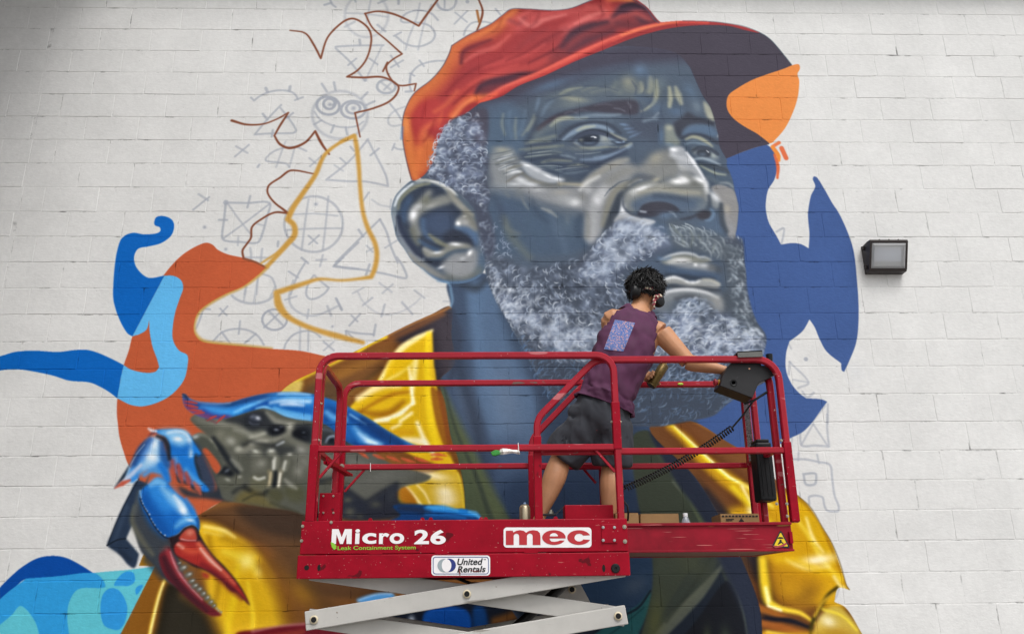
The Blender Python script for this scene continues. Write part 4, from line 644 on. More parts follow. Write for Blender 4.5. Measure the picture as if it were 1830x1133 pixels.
def inside(P, Q):
    x, y = P[:, 0], P[:, 1]; r = np.zeros(len(P), bool); n = len(Q)
    for i in range(n):
        a, b = Q[i], Q[(i+1) % n]
        r ^= ((a[1] > y) != (b[1] > y)) & (x < (b[0]-a[0])*(y-a[1])/(b[1]-a[1]+1e-9)+a[0])
    return r
def curls(rng, poly, n, r, w, cols, flow, al=(.5, .95), span=(70, 150), jit=35, soft=1.2, grad=None):
    """n little curled hairs inside poly; flow = mean angle (deg) the curl opens towards"""
    Q = parse(poly)[0]; lo, hi = Q.min(0), Q.max(0)
    P = rng.uniform(lo, hi, (n*4, 2)); P = P[inside(P, Q)][:n]
    P = P[np.argsort(P[:, 1])]
    o = SH.org; SH.org = (0, 0, 1)
    for x, y in P:
        k = rng.random()
        if grad is not None:
            k = np.clip(grad(x, y) + rng.normal(0, .22), 0, .999)
            if rng.random() > .25 + .9*k: continue
        c = cols[int(k*len(cols))]
        f = flow(x, y) if callable(flow) else flow
        a = f + rng.normal(0, jit); s = rng.uniform(*span); R = rng.uniform(*r)
        if rng.random() < .5: a += 20
        W = rng.uniform(*w)
        arc(x, y, R, a - s/2, a + s/2, [W*.3, W, W*.35], c, soft, rng.uniform(*al), sq=rng.uniform(.6, 1), rot=rng.uniform(-20, 20), n=6)
    SH.org = o
def puffs(rng, poly, n, r, cols, al):
    Q = parse(poly)[0]; lo, hi = Q.min(0), Q.max(0); P = rng.uniform(lo, hi, (n*4, 2)); P = P[inside(P, Q)][:n]
    o = SH.org; SH.org = (0, 0, 1)
    for x, y in P: B(x, y, rng.uniform(*r), rng.uniform(*r)*.8, rng.uniform(0, 180), cols[rng.integers(len(cols))], rng.uniform(*al))
    SH.org = o
def paint_beard():
    rng = np.random.default_rng(7); tile(0, 0, 1)
    LT = ['5d687a', '76839a', '92a0b6', 'b4c1d4', 'dbe4ef']
    # temple hair
    HP = '838,203 860,192 870,200 872,235 868,262 872,290 868,320 876,350 872,372 880,400 885,440 872,470 862,440 852,400 845,370 820,345 790,325 762,316 772,300 778,275 784,252 793,232 806,215'
    F(HP, '474d5e', 4, .97); F('835,205 868,195 870,240 865,262 850,255 840,225', '4c4856', 6, .8)
    puffs(rng, '830,210 850,205 860,240 862,300 850,330 868,360 860,370 835,352 800,330 768,314 782,270 800,228', 150, (4, 8), ['3d4354', '7f8ca8', '8f9cb8', '5b667e'], (.3, .7))
    curls(rng, '828,208 852,202 862,230 868,262 872,290 868,320 876,350 870,372 845,362 820,345 790,325 760,312 772,280 782,250 800,222', 300, (3.6, 7), (1.5, 3.0), LT, -120, (.45, .95), (90, 190), 60, 1.2)
    curls(rng, '826,206 802,222 790,232 778,262 770,290 758,314 772,318 790,285 800,250 830,222', 70, (4, 6), (1.6, 2.4), LT[2:], -140, (.7, 1), (120, 200), 35, 1.1)
    curls(rng, '862,370 880,375 900,410 925,455 900,470 872,470 862,430', 90, (4, 8), (1.2, 2.6), LT[1:4], 180, (.35, .75), (70, 150), 40, 1.6)
    # main beard, dark ground first
    SH.clip = mask('868,440 900,440 1000,440 1100,380 1320,420 1330,470 1334,515 1343,555 1353,578 1367,597 1369,611 1364,628 1350,670 1320,705 1295,724 1274,742 1232,752 1170,762 1110,757 1040,742 980,702 943,640 905,570 885,535 868,490', 1.2)
    F('868,470 900,462 940,480 990,475 1040,458 1075,420 1110,395 1150,410 1190,430 1170,450 1120,480 1110,520 1140,560 1200,600 1230,560 1290,560 1310,540 1300,470 1290,430 1330,430 1370,600 1366,640 1300,730 1160,765 1000,720 930,610 880,530', '48505e', 7, .95)
    F('960,645 1100,650 1200,645 1368,628 1350,670 1320,705 1295,724 1274,742 1232,752 1170,762 1110,757 1040,742 985,702', '414b5b', 8, .95)
    F('1110,395 1150,402 1190,420 1200,440 1160,455 1120,480 1090,510 1060,505 1035,490 1060,450 1080,425', '68738a', 7, .8); F('890,520 930,540 1000,580 1070,600 1110,640 1040,640 960,600 900,555', '66718a', 9, .8); F('1190,590 1240,560 1300,570 1350,590 1366,615 1340,640 1200,640', '66718a', 8, .8)
    puffs(rng, '880,470 1040,480 1110,400 1190,430 1120,490 1130,560 1110,640 1000,640 900,560', 260, (5, 11), ['3a424f', '8a97ae', '6f7c92', '424b5a'], (.3, .65))
    puffs(rng, '1110,640 1130,570 1200,560 1260,545 1310,560 1366,600 1362,635', 190, (5, 10), ['3e4556', '9aa8c4', '7d8aa6'], (.25, .55))
    flowL = lambda x, y: 200 - (x-880)*.35
    gL = lambda x, y: .30 + .75*math.exp(-((y - (528 + (x-890)*.52))/42)**2) + .1*(x > 1040)
    curls(rng, '868,470 900,465 940,482 990,478 1040,462 1060,500 1110,510 1190,560 1195,640 1000,645 940,612 905,568 882,530', 1500, (5, 10.5), (1.4, 3.2), LT, flowL, (.35, .9), (60, 140), 38, 1.3, gL)
    curls(rng, '900,560 960,605 1060,640 1110,645 1110,600 1040,590 960,570 905,535', 380, (5, 10), (2.2, 4.2), LT[2:], 200, (.5, .95), (60, 120), 30, 1.5)
    # moustache, left half bright
    curls(rng, '1098,405 1125,393 1165,402 1190,416 1200,432 1165,452 1120,480 1100,510 1060,512 1035,490 1055,455 1080,425', 560, (5, 10), (1.6, 3.8), LT[1:], lambda x, y: 215 - (x-1040)*.25, (.45, .95), (50, 120), 35, 1.5)
    puffs(rng, '1110,400 1160,405 1180,425 1130,455 1080,490 1060,480 1085,430', 60, (4, 9), ['b4c0d2', 'ccd6e4'], (.25, .5))
    S('1060,500 1100,490 1140,465 1190,445', [6, 12, 12, 6], '4a5468', 6, .6)
    tile(1120, 380, 7.038)
    F('520,100 700,120 900,180 1100,250 1200,300 1250,560 1100,580 1000,520 860,490 720,470 600,420 540,300', '565f68', 8, .75)
    for q in ('650,180 720,200 740,250', '690,160 790,200 850,300', '730,140 820,180 860,270', '880,190 940,230 960,300', '960,230 1010,290 1010,360', '1050,320 1150,380 1190,460 1180,590', '1090,250 1130,290', '1170,300 1210,340 1230,430', '1210,470 1280,500 1320,560', '1190,480 1240,540 1220,600', '910,370 970,390 1000,440', '1120,450 1160,520 1130,580', '600,360 680,400 760,440', '640,330 740,380 780,440', '1320,440 1370,470 1380,520', '1040,360 1040,420', '530,140 560,220 640,300', '980,420 1050,500 1060,560', '560,260 620,320'): S(q, [1, 2.6, 1], 'b9c4ca', 1.6, .75)
    for q in ('560,150 620,230 700,300', '800,230 830,330 800,420', '900,280 930,360', '1100,400 1080,500', '700,330 720,420'): S(q, [2, 5, 2], '8b948c', 3, .5)
    tile(0, 0, 1)
    curls(rng, '1190,400 1240,405 1290,425 1316,425 1326,460 1330,500 1320,500 1300,470 1280,460 1240,450 1200,440', 150, (5, 9), (1.1, 2.2), ['8a969f', 'a9b5be', 'c9d4dc'], -40, (.3, .8), (50, 110), 30, 1.3)
    # right edge and chin
    F('1290,440 1326,450 1333,510 1345,560 1366,600 1330,600 1300,560 1296,500', '4d5660', 7, .8)
    curls(rng, '1296,440 1322,440 1330,480 1333,520 1345,560 1365,598 1340,600 1310,570 1300,520', 170, (5, 10), (1.2, 2.6), ['75818c', '9caab6', 'bfccd8', 'dbe5ee'], -30, (.4, .9), (60, 130), 30, 1.3)
    gR = lambda x, y: .55 + .4*math.exp(-((y-605)/28)**2)
    curls(rng, '1188,642 1195,585 1215,545 1240,535 1265,545 1290,570 1330,580 1362,600 1366,622 1355,645', 720, (5.5, 11), (1.6, 3.8), LT, lambda x, y: 225 + (x-1190)*.3, (.45, .95), (50, 120), 35, 1.4, gR)
    curls(rng, '1205,566 1225,538 1250,536 1274,556 1250,562 1225,560', 90, (4, 7), (1.6, 3.2), LT[2:], 250, (.5, .95), (50, 120), 40, 1.4)
    SH.clip = None; smudge('872,455 900,462 1040,455 1105,392 1190,405 1316,425 1326,460 1334,515 1352,578 1367,605 1355,660 1290,722 1170,752 1040,735 950,640 905,565 880,520', .75, 2); smudge(HP, .6, 1)
    SH.clip = mask('868,440 900,440 1000,440 1100,380 1320,420 1330,470 1334,515 1343,555 1353,578 1367,597 1369,611 1364,628 1350,670 1320,705 1295,724 1274,742 1232,752 1170,762 1110,757 1040,742 980,702 943,640 905,570 885,535 868,490', 1.2)
    # clumps: darker gaps, then a few loose bright hairs over them
    puffs(rng, '875,480 1040,480 1110,405 1190,430 1120,490 1180,560 1190,640 1000,640 900,560', 120, (5, 11), ['363e4b', '3f4857'], (.25, .55)); puffs(rng, '1190,640 1200,560 1260,545 1310,560 1366,600 1362,635', 50, (5, 10), ['3a4350'], (.25, .5)); puffs(rng, '830,210 850,205 860,240 862,300 850,330 868,360 835,352 800,330 768,314 782,270 800,228', 60, (4, 8), ['363d4a'], (.3, .6))
    curls(rng, '868,470 940,482 1040,465 1110,400 1190,425 1120,490 1190,560 1195,640 1000,645 905,568', 420, (5, 10), (1.3, 2.8), LT[2:], flowL, (.4, .85), (60, 130), 38, 1.3); curls(rng, '1188,642 1200,570 1240,535 1290,570 1362,600 1355,640', 170, (5, 10), (1.4, 3), LT[2:], 235, (.4, .85), (50, 120), 35, 1.3); SH.clip = None; curls(rng, '826,208 852,202 866,250 870,320 870,365 820,345 762,312 782,250', 90, (3.6, 6.5), (1.4, 2.6), LT[2:], -120, (.5, .9), (90, 180), 60, 1.2)
    SH.clip = mask('868,440 900,440 1000,440 1100,380 1320,420 1330,470 1334,515 1343,555 1353,578 1367,597 1369,611 1364,628 1350,670 1320,705 1295,724 1274,742 1232,752 1170,762 1110,757 1040,742 980,702 943,640 905,570 885,535 868,490', 1.2)
    # shaded underside of the beard
    curls(rng, '945,625 1100,640 1360,635 1345,675 1318,704 1290,725 1232,748 1170,756 1110,752 1040,736 985,700', 560, (7, 15), (1.2, 2.6), ['4d6482', '5a7596', '6c88aa', '87a0bc'], lambda x, y: 190 if x < 1120 else 30, (.25, .65), (40, 100), 30, 1.7)
    curls(rng, '1180,640 1360,632 1350,668 1260,690 1170,680', 200, (7, 13), (1.8, 3.6), ['6f86a4', '93a8c4', 'b3c4dc'], 30, (.3, .7), (40, 90), 30, 1.8)
    SH.clip = None
    curls(rng, '925,600 950,610 985,690 1000,720 985,715 955,660', 46, (7, 13), (1.2, 2.2), ['53719a', '6d8cb2'], 190, (.4, .8), (50, 110), 25, 1.4)
def paint_crab():
    tile(0, 0, 1)
    # far arm and segments behind
    F('245,858 232,880 212,920 200,950 191,972 195,978* 215,992 228,1008 240,1014 248,990 247,988 225,962* 234,942 260,890 268,870', '27364c', 1.2); S('226,905 212,945 205,965', 8, '3a4b63', 5, .6); S('191,974 210,964 224,962', 2.4, '141c28', 1.6); S('248,855 226,895 205,940 192,974', 2, '121a26', 1.8, .8); S('215,985 232,1000', 7, '1c2738', 5, .7)
    F('268,845 256,870 240,900 233,930 240,950 252,985 275,1010 300,1040 330,1050 320,1000 305,970 290,930 275,890 262,870', '3a4048', 2.5); S('240,905 236,930 250,960 272,990', [6, 8, 10, 6], '6b6a58', 6, .7); S('248,880 240,915', 8, '4d5458', 5, .7); S('262,1000 290,1030', 12, '2d3440', 7, .7)
    # leg joint (olive) upper right
    F('338,790 345,778 357,774 375,778 388,790 400,815 410,840 418,850 405,865 392,880 385,862 372,830 360,810 350,800', '4c5048', 2); F('360,806 366,800 376,808 394,834 388,846 382,842 368,818', 'bd5736', 1.2)
    S('345,782 358,776 376,782 388,800', [5, 8, 7, 5], '75776a', 4, .8); B(349, 780, 6, 4, -10, 'b5bcc0', .8); B(380, 786, 6, 4, 30, 'a9a99a', .7)
    F('335,800 350,790 372,830 385,865 380,885 360,880 345,840', '2d3d56', 4, .95); F('318,868 350,880 380,878 400,860 420,850 430,880 410,895 370,890 330,885', '2c323c', 4)
    # crab face
    CB = '340,750 350,740 395,728 440,720 520,735 600,760 660,800 700,830 770,850 760,860 720,870 690,890 640,915 600,925 560,925 520,912 470,905 430,898 400,892 392,872 388,850 398,835 388,800 375,782'
    SH.clip = mask(CB, .8)
    F('300,690 900,690 900,960 300,960', '575950', 0)
    tile(320, 690, 7.038)
    F('150,380 330,360 560,420 760,470 800,520 560,520 400,500 260,470', '6f7066', 7, .8); B(560, 480, 180, 30, 5, '8a8a7c', .7); F('440,540 640,520 800,530 900,590 1050,600 1100,570 1150,610 1020,660 860,640 720,720 600,760 480,720 430,640', '66675a', 7, .9); B(650, 690, 70, 50, 30, '9c9d92', .8); B(520, 600, 60, 60, 0, '7a7a6c', .6); S('700,540 830,570 920,620 1060,590', [6, 10, 12, 8], '85867a', 6, .8); S('900,640 1000,620 1100,580', 5, 'a4a496', 4, .7)
    F('560,430 800,350 980,300 1100,320 1200,420 1400,480 1640,480 1640,560 1330,520 1300,600 1150,620 1050,540 900,560 760,480', '2c3037', 5, .8)
    B(940, 420, 110, 80, 0, '1c2028', 1); B(950, 405, 70, 55, 10, '3c4250', .9); B(990, 400, 34, 22, 30, 'c3c8d2', .85); B(920, 380, 30, 20, -30, '6a7282', .7); S('880,450 920,480 1000,480', 3, '565d6c', 2, .6)
    S('1100,330 1160,390 1220,440 1350,470 1440,470', [4, 8, 10, 9, 5], '858578', 5, .85); F('1320,520 1400,470 1440,500 1420,620 1400,640 1320,610', '7d7d70', 4, .9); B(1390, 500, 30, 40, 0, 'b2b2a6', .7)
    F('1120,520 1300,490 1340,560 1290,620 1180,610 1130,580', '1a1d24', 4); B(1220, 545, 30, 14, 10, 'aab2c0', .7); B(1280, 510, 20, 10, 0, '8a92a4', .5); F('1430,560 1560,520 1640,560 1640,690 1560,710 1460,680 1420,620', '171a21', 4); B(1580, 600, 40, 20, 0, '4a5260', .6); B(1570, 635, 30, 8, 20, 'b0b8c6', .6)
    S('740,800 860,800 940,720 1050,680 1180,680 1320,620', [10, 14, 14, 12, 10, 8], '7c7c70', 6, .9); S('900,720 1020,685 1100,690', 5, 'a5a598', 4, .6); S('1340,640 1450,700 1560,760 1640,800', [8, 14, 18, 18], '6a6b60', 7, .9); S('800,740 900,700 1000,720 1180,740 1300,690', 5, '2a2c30', 5, .6); S('1230,740 1310,700', 4, 'c2c8cc', 2.4, .8)
    B(740, 790, 50, 40, 0, 'a3a496', .8); B(600, 850, 120, 50, 10, '61625a', .7); S('430,650 520,780 620,930 740,1080', [6, 10, 10, 8], '23282f', 5, .9); F('820,860 1100,760 1300,740 1640,820 1640,880 1400,840 1240,900 1100,880 900,880', '30343a', 6, .65)
    F('880,860 950,790 1050,810 1040,880 960,890', '75766a', 4, .9); B(960, 815, 40, 20, 20, 'c6c7bb', .8); F('1080,840 1150,780 1220,830 1250,870 1160,890', '7c7d70', 4, .9); B(1160, 810, 40, 22, 0, 'cccdc2', .85); F('1300,880 1400,830 1470,880 1460,960 1380,900 1320,910', '63645a', 4, .9); B(1390, 855, 30, 16, 0, 'cccdc4', .8)
    F('900,930 1000,890 1100,900 1120,1000 1080,1090 960,1100 900,1050', '63645a', 5, .95); B(1030, 970, 60, 50, 0, '8a8b80', .7); F('780,900 870,880 890,1050 850,1133 780,1100', '55574e', 5, .9); S('660,920 720,980 780,1050', [6, 10, 6], '84857a', 4, .7); F('430,1090 560,1000 650,1040 700,1133 440,1133', '1d2128', 5); B(600, 1060, 34, 16, -30, '7d8896', .7)
    F('1180,890 1260,880 1250,1030 1190,1060 1150,1040', '6e6f63', 3, .95); S('1205,900 1195,1030', 4, 'c8c9be', 2.6, .8); F('1310,940 1390,920 1370,1040 1330,1080 1270,1060 1290,980', '6e6f63', 3, .95); S('1335,945 1310,1050', 4, 'cdcec4', 2.6, .8); F('1420,980 1560,920 1640,960 1640,1160 1440,1160 1400,1080', '5f6056', 6, .95); B(1500, 1060, 60, 70, 0, '8d8e84', .7); S('1560,930 1590,970', 5, 'b0b1a6', 3, .7)
    tile(370, 780, 7.038)
    F('120,480 260,500 340,580 360,640 260,680 140,620', '55574c', 4, .9); B(260, 540, 40, 20, 20, 'b0b3a8', .6); F('310,500 440,490 450,600 400,640 340,570', '5d5e52', 4, .9); B(410, 505, 24, 14, 0, 'b9bab0', .7); F('560,490 740,520 750,640 680,720 560,660 540,560', '62624f', 5, .95); S('590,510 640,535 720,515', 4, 'd6d8d0', 2.6, .8); S('470,620 560,690 680,720 760,690', 6, '24272c', 4, .8)
    S('780,440 800,520 770,620', [9, 10, 6], '77735c', 3, .95); S('800,450 780,600', 3.4, 'c9b68e', 2.2, .8); S('920,440 900,540 900,630', [10, 10, 7], '7b7866', 3, .95); S('920,460 895,620', 4, 'e0dccb', 2.2, .85); S('830,300 830,410', 3, 'd4d5cc', 2.2, .7); F('850,430 880,430 870,620 820,640', '1f242c', 3, .8)
    F('960,640 1210,640 1210,800 1080,820 980,740', '53543f', 6, .95); F('760,680 900,660 960,760 900,830 800,790', '4e4e38', 5, .9); F('340,800 500,650 700,730 800,830 1000,960 1180,990 1000,960 800,920 620,860 420,860', '6a5f34', 6, .8); S('450,800 600,730 740,740', 3, '33352c', 3, .7); S('800,830 1000,900 1150,960', 4, '3a3a2a', 4, .6); S('980,540 1040,600 1120,650', [4, 8, 4], '9a9b90', 4, .7); S('330,700 420,640 540,680', 6, '2c2f30', 5, .7)
    tile(600, 740, 6.09)
    F('100,420 300,480 700,530 1000,540 960,610 720,740 560,850 360,930 200,860 100,780', '5e605a', 8, .9); B(500, 680, 200, 70, -15, '6c6e68', .6); S('90,800 200,880 320,950 480,860 660,760', 8, '2a2e38', 6, .8)
    tile(530, 760, 7.604)
    F('60,20 300,0 620,60 760,240 560,300 300,260 120,220', '2b3038', 6, .7); B(90, 110, 80, 60, 0, '12161d', 1); B(95, 95, 20, 10, 0, '8f9aa8', .6); B(480, 200, 90, 62, 0, '1c222c', 1); S('395,230 430,165 500,145 570,180', [2, 4, 4, 2], '9fb0c4', 2.4, .8); B(545, 195, 22, 18, 0, 'e8eef4', .6); S('300,60 420,60 560,120', 4, '6a7484', 4, .5)
    F('0,260 160,300 260,380 240,520 60,600 0,560', '6f7067', 6, .85); B(60, 330, 60, 40, 20, '9fa098', .6); F('280,420 420,380 560,430 600,560 480,700 330,700 280,560', '6b6c63', 6, .85); B(430, 560, 70, 80, 0, '8d8e86', .7); S('240,330 270,470 250,640', [8, 12, 8], '23272e', 6, .8); S('560,360 640,500 600,700', [6, 10, 6], '2a2e35', 6, .7); S('300,760 440,740 600,700', 9, '2a2d33', 6, .7); F('640,400 900,420 1100,440 1000,560 760,640 640,560', '63655e', 8, .7); B(800, 500, 120, 40, 10, '75776f', .5); S('420,760 560,800 700,760', 5, '4f4f3e', 5, .6)
    SH.clip = None; tile(0, 0, 1); smudge(CB, .7, 1); clarity(CB, 9, .35, 1.0)
    tile(600, 740, 6.09)
    F('90,820 330,950 480,870 660,760 680,800 670,880 720,960 900,990 960,1050 700,1133 60,1133 60,900', '262b38', 4, .97); B(130, 930, 50, 36, 0, '5c5c50', .8); B(150, 1060, 60, 50, 10, '5f5f52', .8); B(430, 980, 60, 40, 0, '55564c', .7); B(600, 880, 60, 80, 20, '3a3f45', .6); B(260, 1110, 40, 30, 0, '4f5046', .6)
    F('620,1000 760,980 1000,985 1130,995 1280,1030 1390,1030 1480,1060 1560,1090 1580,1133 1580,1190 500,1190 700,1100', '123f7a', 3); F('950,1010 1130,995 1290,1032 1390,1030 1500,1070 1570,1120 1450,1110 1300,1080 1100,1060 980,1050', '1f86e0', 3); S('1000,1015 1180,1015 1320,1045', [5, 8, 4], '53b4f6', 4, .8); S('1450,1060 1520,1080 1560,1120', [5, 8, 5], '63bdf8', 3, .8); S('700,1020 900,1040 1000,1080', 12, '1d2c48', 7, .8); S('980,1090 1200,1100 1400,1125', 6, '1668b8', 4, .8)
    # shell
    tile(320, 690, 7.038)
    SHELL = '45,100 75,105 120,150 200,190 320,205 480,212 640,205 800,160 950,120 1120,90 1300,75 1450,75 1650,95 1850,150 2000,200 2180,290 2400,420 2650,580 2850,690 3000,750 3230,790 3300,800 3200,815 2960,815 2700,810 2400,790 2160,720 2000,600 1850,480 1640,430 1480,410 1320,370 1180,300 1060,275 960,290 830,330 700,370 560,400 430,400 330,400 180,340 90,270 55,200'
    SH.clip = mask(SHELL, .7)
    F('0,0 3400,0 3400,900 0,900', '1f6fc4', 0)
    F('60,100 200,190 480,215 700,195 950,130 1150,100 1000,150 800,220 560,270 300,260 130,220', '23375c', 6, .9); S('140,165 260,200 460,216 640,208', [3, 5, 5, 3], 'a9b3cc', 2.4, .8); S('120,200 300,250 500,290', 16, '2b4d98', 9, .7); S('300,270 480,300 640,330 760,320', [8, 14, 14, 8], '3aa0ee', 8, .8); S('700,320 860,250 1000,200 1130,150', [4, 7, 7, 4], '7fcdf8', 4, .85); S('640,300 800,240 950,200', 7, '2f8ce0', 6, .7); S('800,180 1000,150 1250,120', 9, '27447e', 7, .6)
    S('920,290 1020,240 1120,200 1250,170', [5, 8, 8, 6], '1a4ea0', 6, .8); S('970,280 1070,262 1180,300 1330,365 1480,405 1640,430', [3, 5, 6, 6, 6, 5], '8fd2f8', 2.8, .85); F('1150,110 1350,85 1650,100 1660,280 1500,240 1300,200 1160,210', '3f96e2', 8, .9); S('1150,210 1300,190 1450,180 1640,190', [4, 8, 9, 6], 'd6ecfb', 5, .85); S('1250,90 1450,85 1640,100', [4, 6, 4], 'b9e0fa', 4, .8); S('1180,240 1340,260 1640,300', [8, 14, 14], '1f6cc2', 8, .8); S('1200,270 1350,330 1640,390', [5, 9, 9], '6bbcf2', 5, .8); S('1280,230 1420,225 1560,240', [4, 7, 4], 'f0f7fd', 4, .7); S('1360,130 1500,150 1650,150', 7, '5fb2f0', 6, .7)
    S('300,300 420,380 600,390', [6, 8, 8], '3a3f96', 6, .7); S('90,260 250,350 430,400 640,395', [8, 10, 8, 6], '8a3a62', 5, .85); S('60,180 90,230 160,270', 7, '7a3458', 5, .8)
    tile(600, 740, 6.09)
    F('-130,-100 60,-60 200,0 420,100 740,310 960,400 1200,450 1000,470 600,450 200,390 0,350 -120,300', '15498f', 8, .8); S('150,0 330,110', 3, '8fc4ee', 2, .7); S('200,150 300,260 480,330', [6, 16, 8], '8ccdf6', 7, .85); S('240,210 320,280 440,320', [4, 8, 4], 'eef7fd', 4, .7); S('150,130 200,200 280,300', 12, '2277cc', 8, .7); S('300,60 480,190 700,320', [14, 20, 14], '173c74', 9, .8); S('800,370 960,420 1200,455', [5, 8, 4], '1f77d6', 4, .9); S('200,380 500,420 900,470', [14, 20, 16], '1c2d5c', 8, .8); S('-100,-20 -20,40 100,60', [8, 12, 10], '5fb0ee', 6, .8); S('-60,100 60,150 160,260', 12, '1f6fc0', 8, .6)
    SH.clip = None; tile(320, 690, 7.038); smudge(SHELL, .9, 1); tile(320, 690, 7.038); clarity(SHELL, 9, .4); tile(600, 740, 6.09)
    for q in ('250,410 300,440 350,475', '410,440 470,465 525,487', '560,460 630,485 695,515', '720,480 790,505 860,520', '860,475 930,500 1010,520', '1040,490 1100,485 1160,490', '1040,440 1110,437 1200,452'): S(q, [3, 6, 1.5], 'cf5a38', 3, .95)
    tile(320, 690, 7.038)
    for q in ('470,460 510,420 570,370', '350,435 400,400 460,375', '170,345 240,335 310,330', '110,300 200,300 280,310', '60,225 120,240 230,265', '60,190 130,195 220,215'): S(q, [1.2, 5, 3], 'b5433f', 2, .9)
    S('45,100 75,120 100,160', [3, 5, 3], '2c3654', 2, .8); S('340,415 430,440 460,460', 4, '6a3040', 3, .5)
    # claw knuckle
    tile(190, 740, 7.038)
    F('90,935 150,890 230,800 290,650 350,520 450,370 550,270 640,230 740,270 790,380 800,560 830,600 900,850 1000,880 1080,940 1190,1000 1280,970 1290,930 1220,860 1180,700 1130,560 1190,510 1130,400 1080,300 1050,260 960,200 860,190 620,200 560,240', '23303f', 2.5)
    F('600,205 740,195 860,188 960,200 1040,250 1080,320 1130,400 1190,510 1130,480 1100,560 1130,700 1180,830 1250,890 1295,960 1240,975 1180,950 1100,900 1020,860 960,800 900,760 830,700 800,560 790,400 740,290 660,250', '1c78d2', 2)
    F('640,210 820,190 960,205 1040,270 1060,340 1040,390 960,410 880,420 820,370 760,290', '8cc8f2', 6, .95); B(900, 310, 60, 30, 10, 'ffffff', .9); S('780,230 880,215 990,240 1050,330', [5, 7, 8, 5], 'd8edfb', 5, .8); S('1040,330 1060,430 1060,520', [6, 8, 6], 'cfe6f8', 5, .85); S('860,560 900,680 960,800', 8, '7fb8e8', 6, .6); S('1000,700 1080,800 1180,880', [8, 10, 8], '5eb0f0', 6, .7); S('830,430 960,450 1030,410', 14, '1065c0', 8, .7); S('1100,420 1160,500', 7, '1d7fe0', 4, .8)
    S('810,600 830,700 860,820', [10, 12, 4], 'b8503c', 4, .9); S('900,650 930,760 960,880', [8, 11, 3], 'b64c3a', 4, .9); S('1000,740 1030,840 1045,940', [6, 10, 3], 'b84e3a', 4, .9); S('1100,860 1150,930 1185,1000', [5, 10, 3], 'c45c44', 4, .9); S('820,560 880,640 980,760 1060,850', 6, '7a3a50', 7, .5)
    F('350,560 450,400 540,310 640,300 690,350 700,430 760,500 790,600 780,720 790,840 740,850 660,730 560,700 480,720 400,780 310,840 250,820 280,700', '3f8fdc', 4); F('560,300 660,300 690,400 660,520 640,620 520,680 400,720 460,580 500,440', 'b9ddf5', 8, .9); B(600, 380, 50, 70, 10, 'eef6fc', .8); B(570, 540, 80, 50, 20, 'f6fafd', .85); S('350,620 440,440 540,320', [10, 14, 8], '20407a', 6, .8); S('700,360 720,500 760,640', [10, 14, 12], '1d4e90', 6, .8); S('450,560 520,430 560,330', 8, '3a6fc0', 6, .5); S('480,760 560,710 660,720', 8, '3d9cec', 5, .8); S('680,640 740,740 770,830', 10, '1b74d0', 5, .9); S('330,830 380,790', 7, '2d88e0', 4, .9)
    S('120,915 220,840 330,740 430,640', [3, 7, 9, 6], 'cfd6ea', 4, .8); S('110,925 200,870 290,830', [2, 9, 4], 'c45038', 3, .9); S('300,640 380,500 480,380', 2.4, '8fa6c0', 2, .6); S('530,180 570,205 620,215', [3, 6, 5], 'e8e4ee', 3, .85); S('530,260 570,240 620,240', 3, '9a3a34', 3, .7); S('640,275 720,310 770,400 790,560', [5, 8, 8, 6], '1a212c', 4, .9)
    # claw palm
    tile(190, 880, 7.038)
    F('560,-130 640,-190 740,-150 870,0 960,60 1060,170 1130,280 1160,400 1150,470 1110,420 1050,410 980,440 900,520 820,560 740,560 650,490 560,380 500,280 440,160 415,40 460,-60', '1668c0', 1.2)
    F('560,-120 660,-180 760,-100 900,40 860,200 740,240 600,100 520,0', '2e8ade', 9, .9); S('560,-100 640,-140 720,-110', [8, 14, 8], '7fc2f2', 6, .8); S('700,-60 820,60 940,180 1010,260', [6, 16, 18, 8], '8ec9f3', 8, .85); B(960, 220, 70, 40, 50, 'ffffff', .9); S('850,40 920,130 980,220', [4, 9, 5], 'e4f1fb', 5, .8); S('880,420 960,360 1060,330 1120,370', [6, 12, 14, 6], '6cb6ee', 7, .85); B(1050, 345, 50, 18, 10, 'dceefa', .8); S('1000,80 1090,220 1140,360', [5, 7, 5], '2d86da', 4, .8); S('480,60 540,220 640,380 740,500', [16, 22, 24, 18], '0b4c9c', 10, .7); S('1140,330 1160,420 1150,470', 5, '0d4c9a', 3, .8)
    rr = [(430, 60), (440, 100), (455, 135), (470, 175), (490, 205), (510, 230), (540, 270), (560, 330), (580, 370), (605, 405), (640, 460), (680, 500), (735, 535)]
    for x, y in rr: B(x, y, 14, 11, 40, 'd6dcf0', .9)
    S('420,30 425,80 450,150 520,270 560,350 640,470 740,560 830,570 920,520 990,450 1060,420 1120,440 1160,500', 2.6, '151d2a', 2, .85); S('425,-20 430,40', 4, '7fb4e6', 3, .8)
    # pincers
    F('780,570 900,520 980,440 1060,425 1120,440 1160,500 1240,640 1340,780 1480,920 1600,1060 1700,1200 1800,1400 1805,1420* 1760,1380 1640,1260 1560,1230 1440,1100 1300,1010 1200,960 1100,930 1000,870 880,800 830,720 800,640', '281a20', 2)
    F('910,575 980,480 1060,445 1110,470 1140,580 1120,600 1020,605 940,600', 'b24436', 3); B(1050, 500, 50, 40, 0, 'e09078', .7); S('940,580 1020,600 1120,600', 2.6, 'd8a0a4', 2, .7)
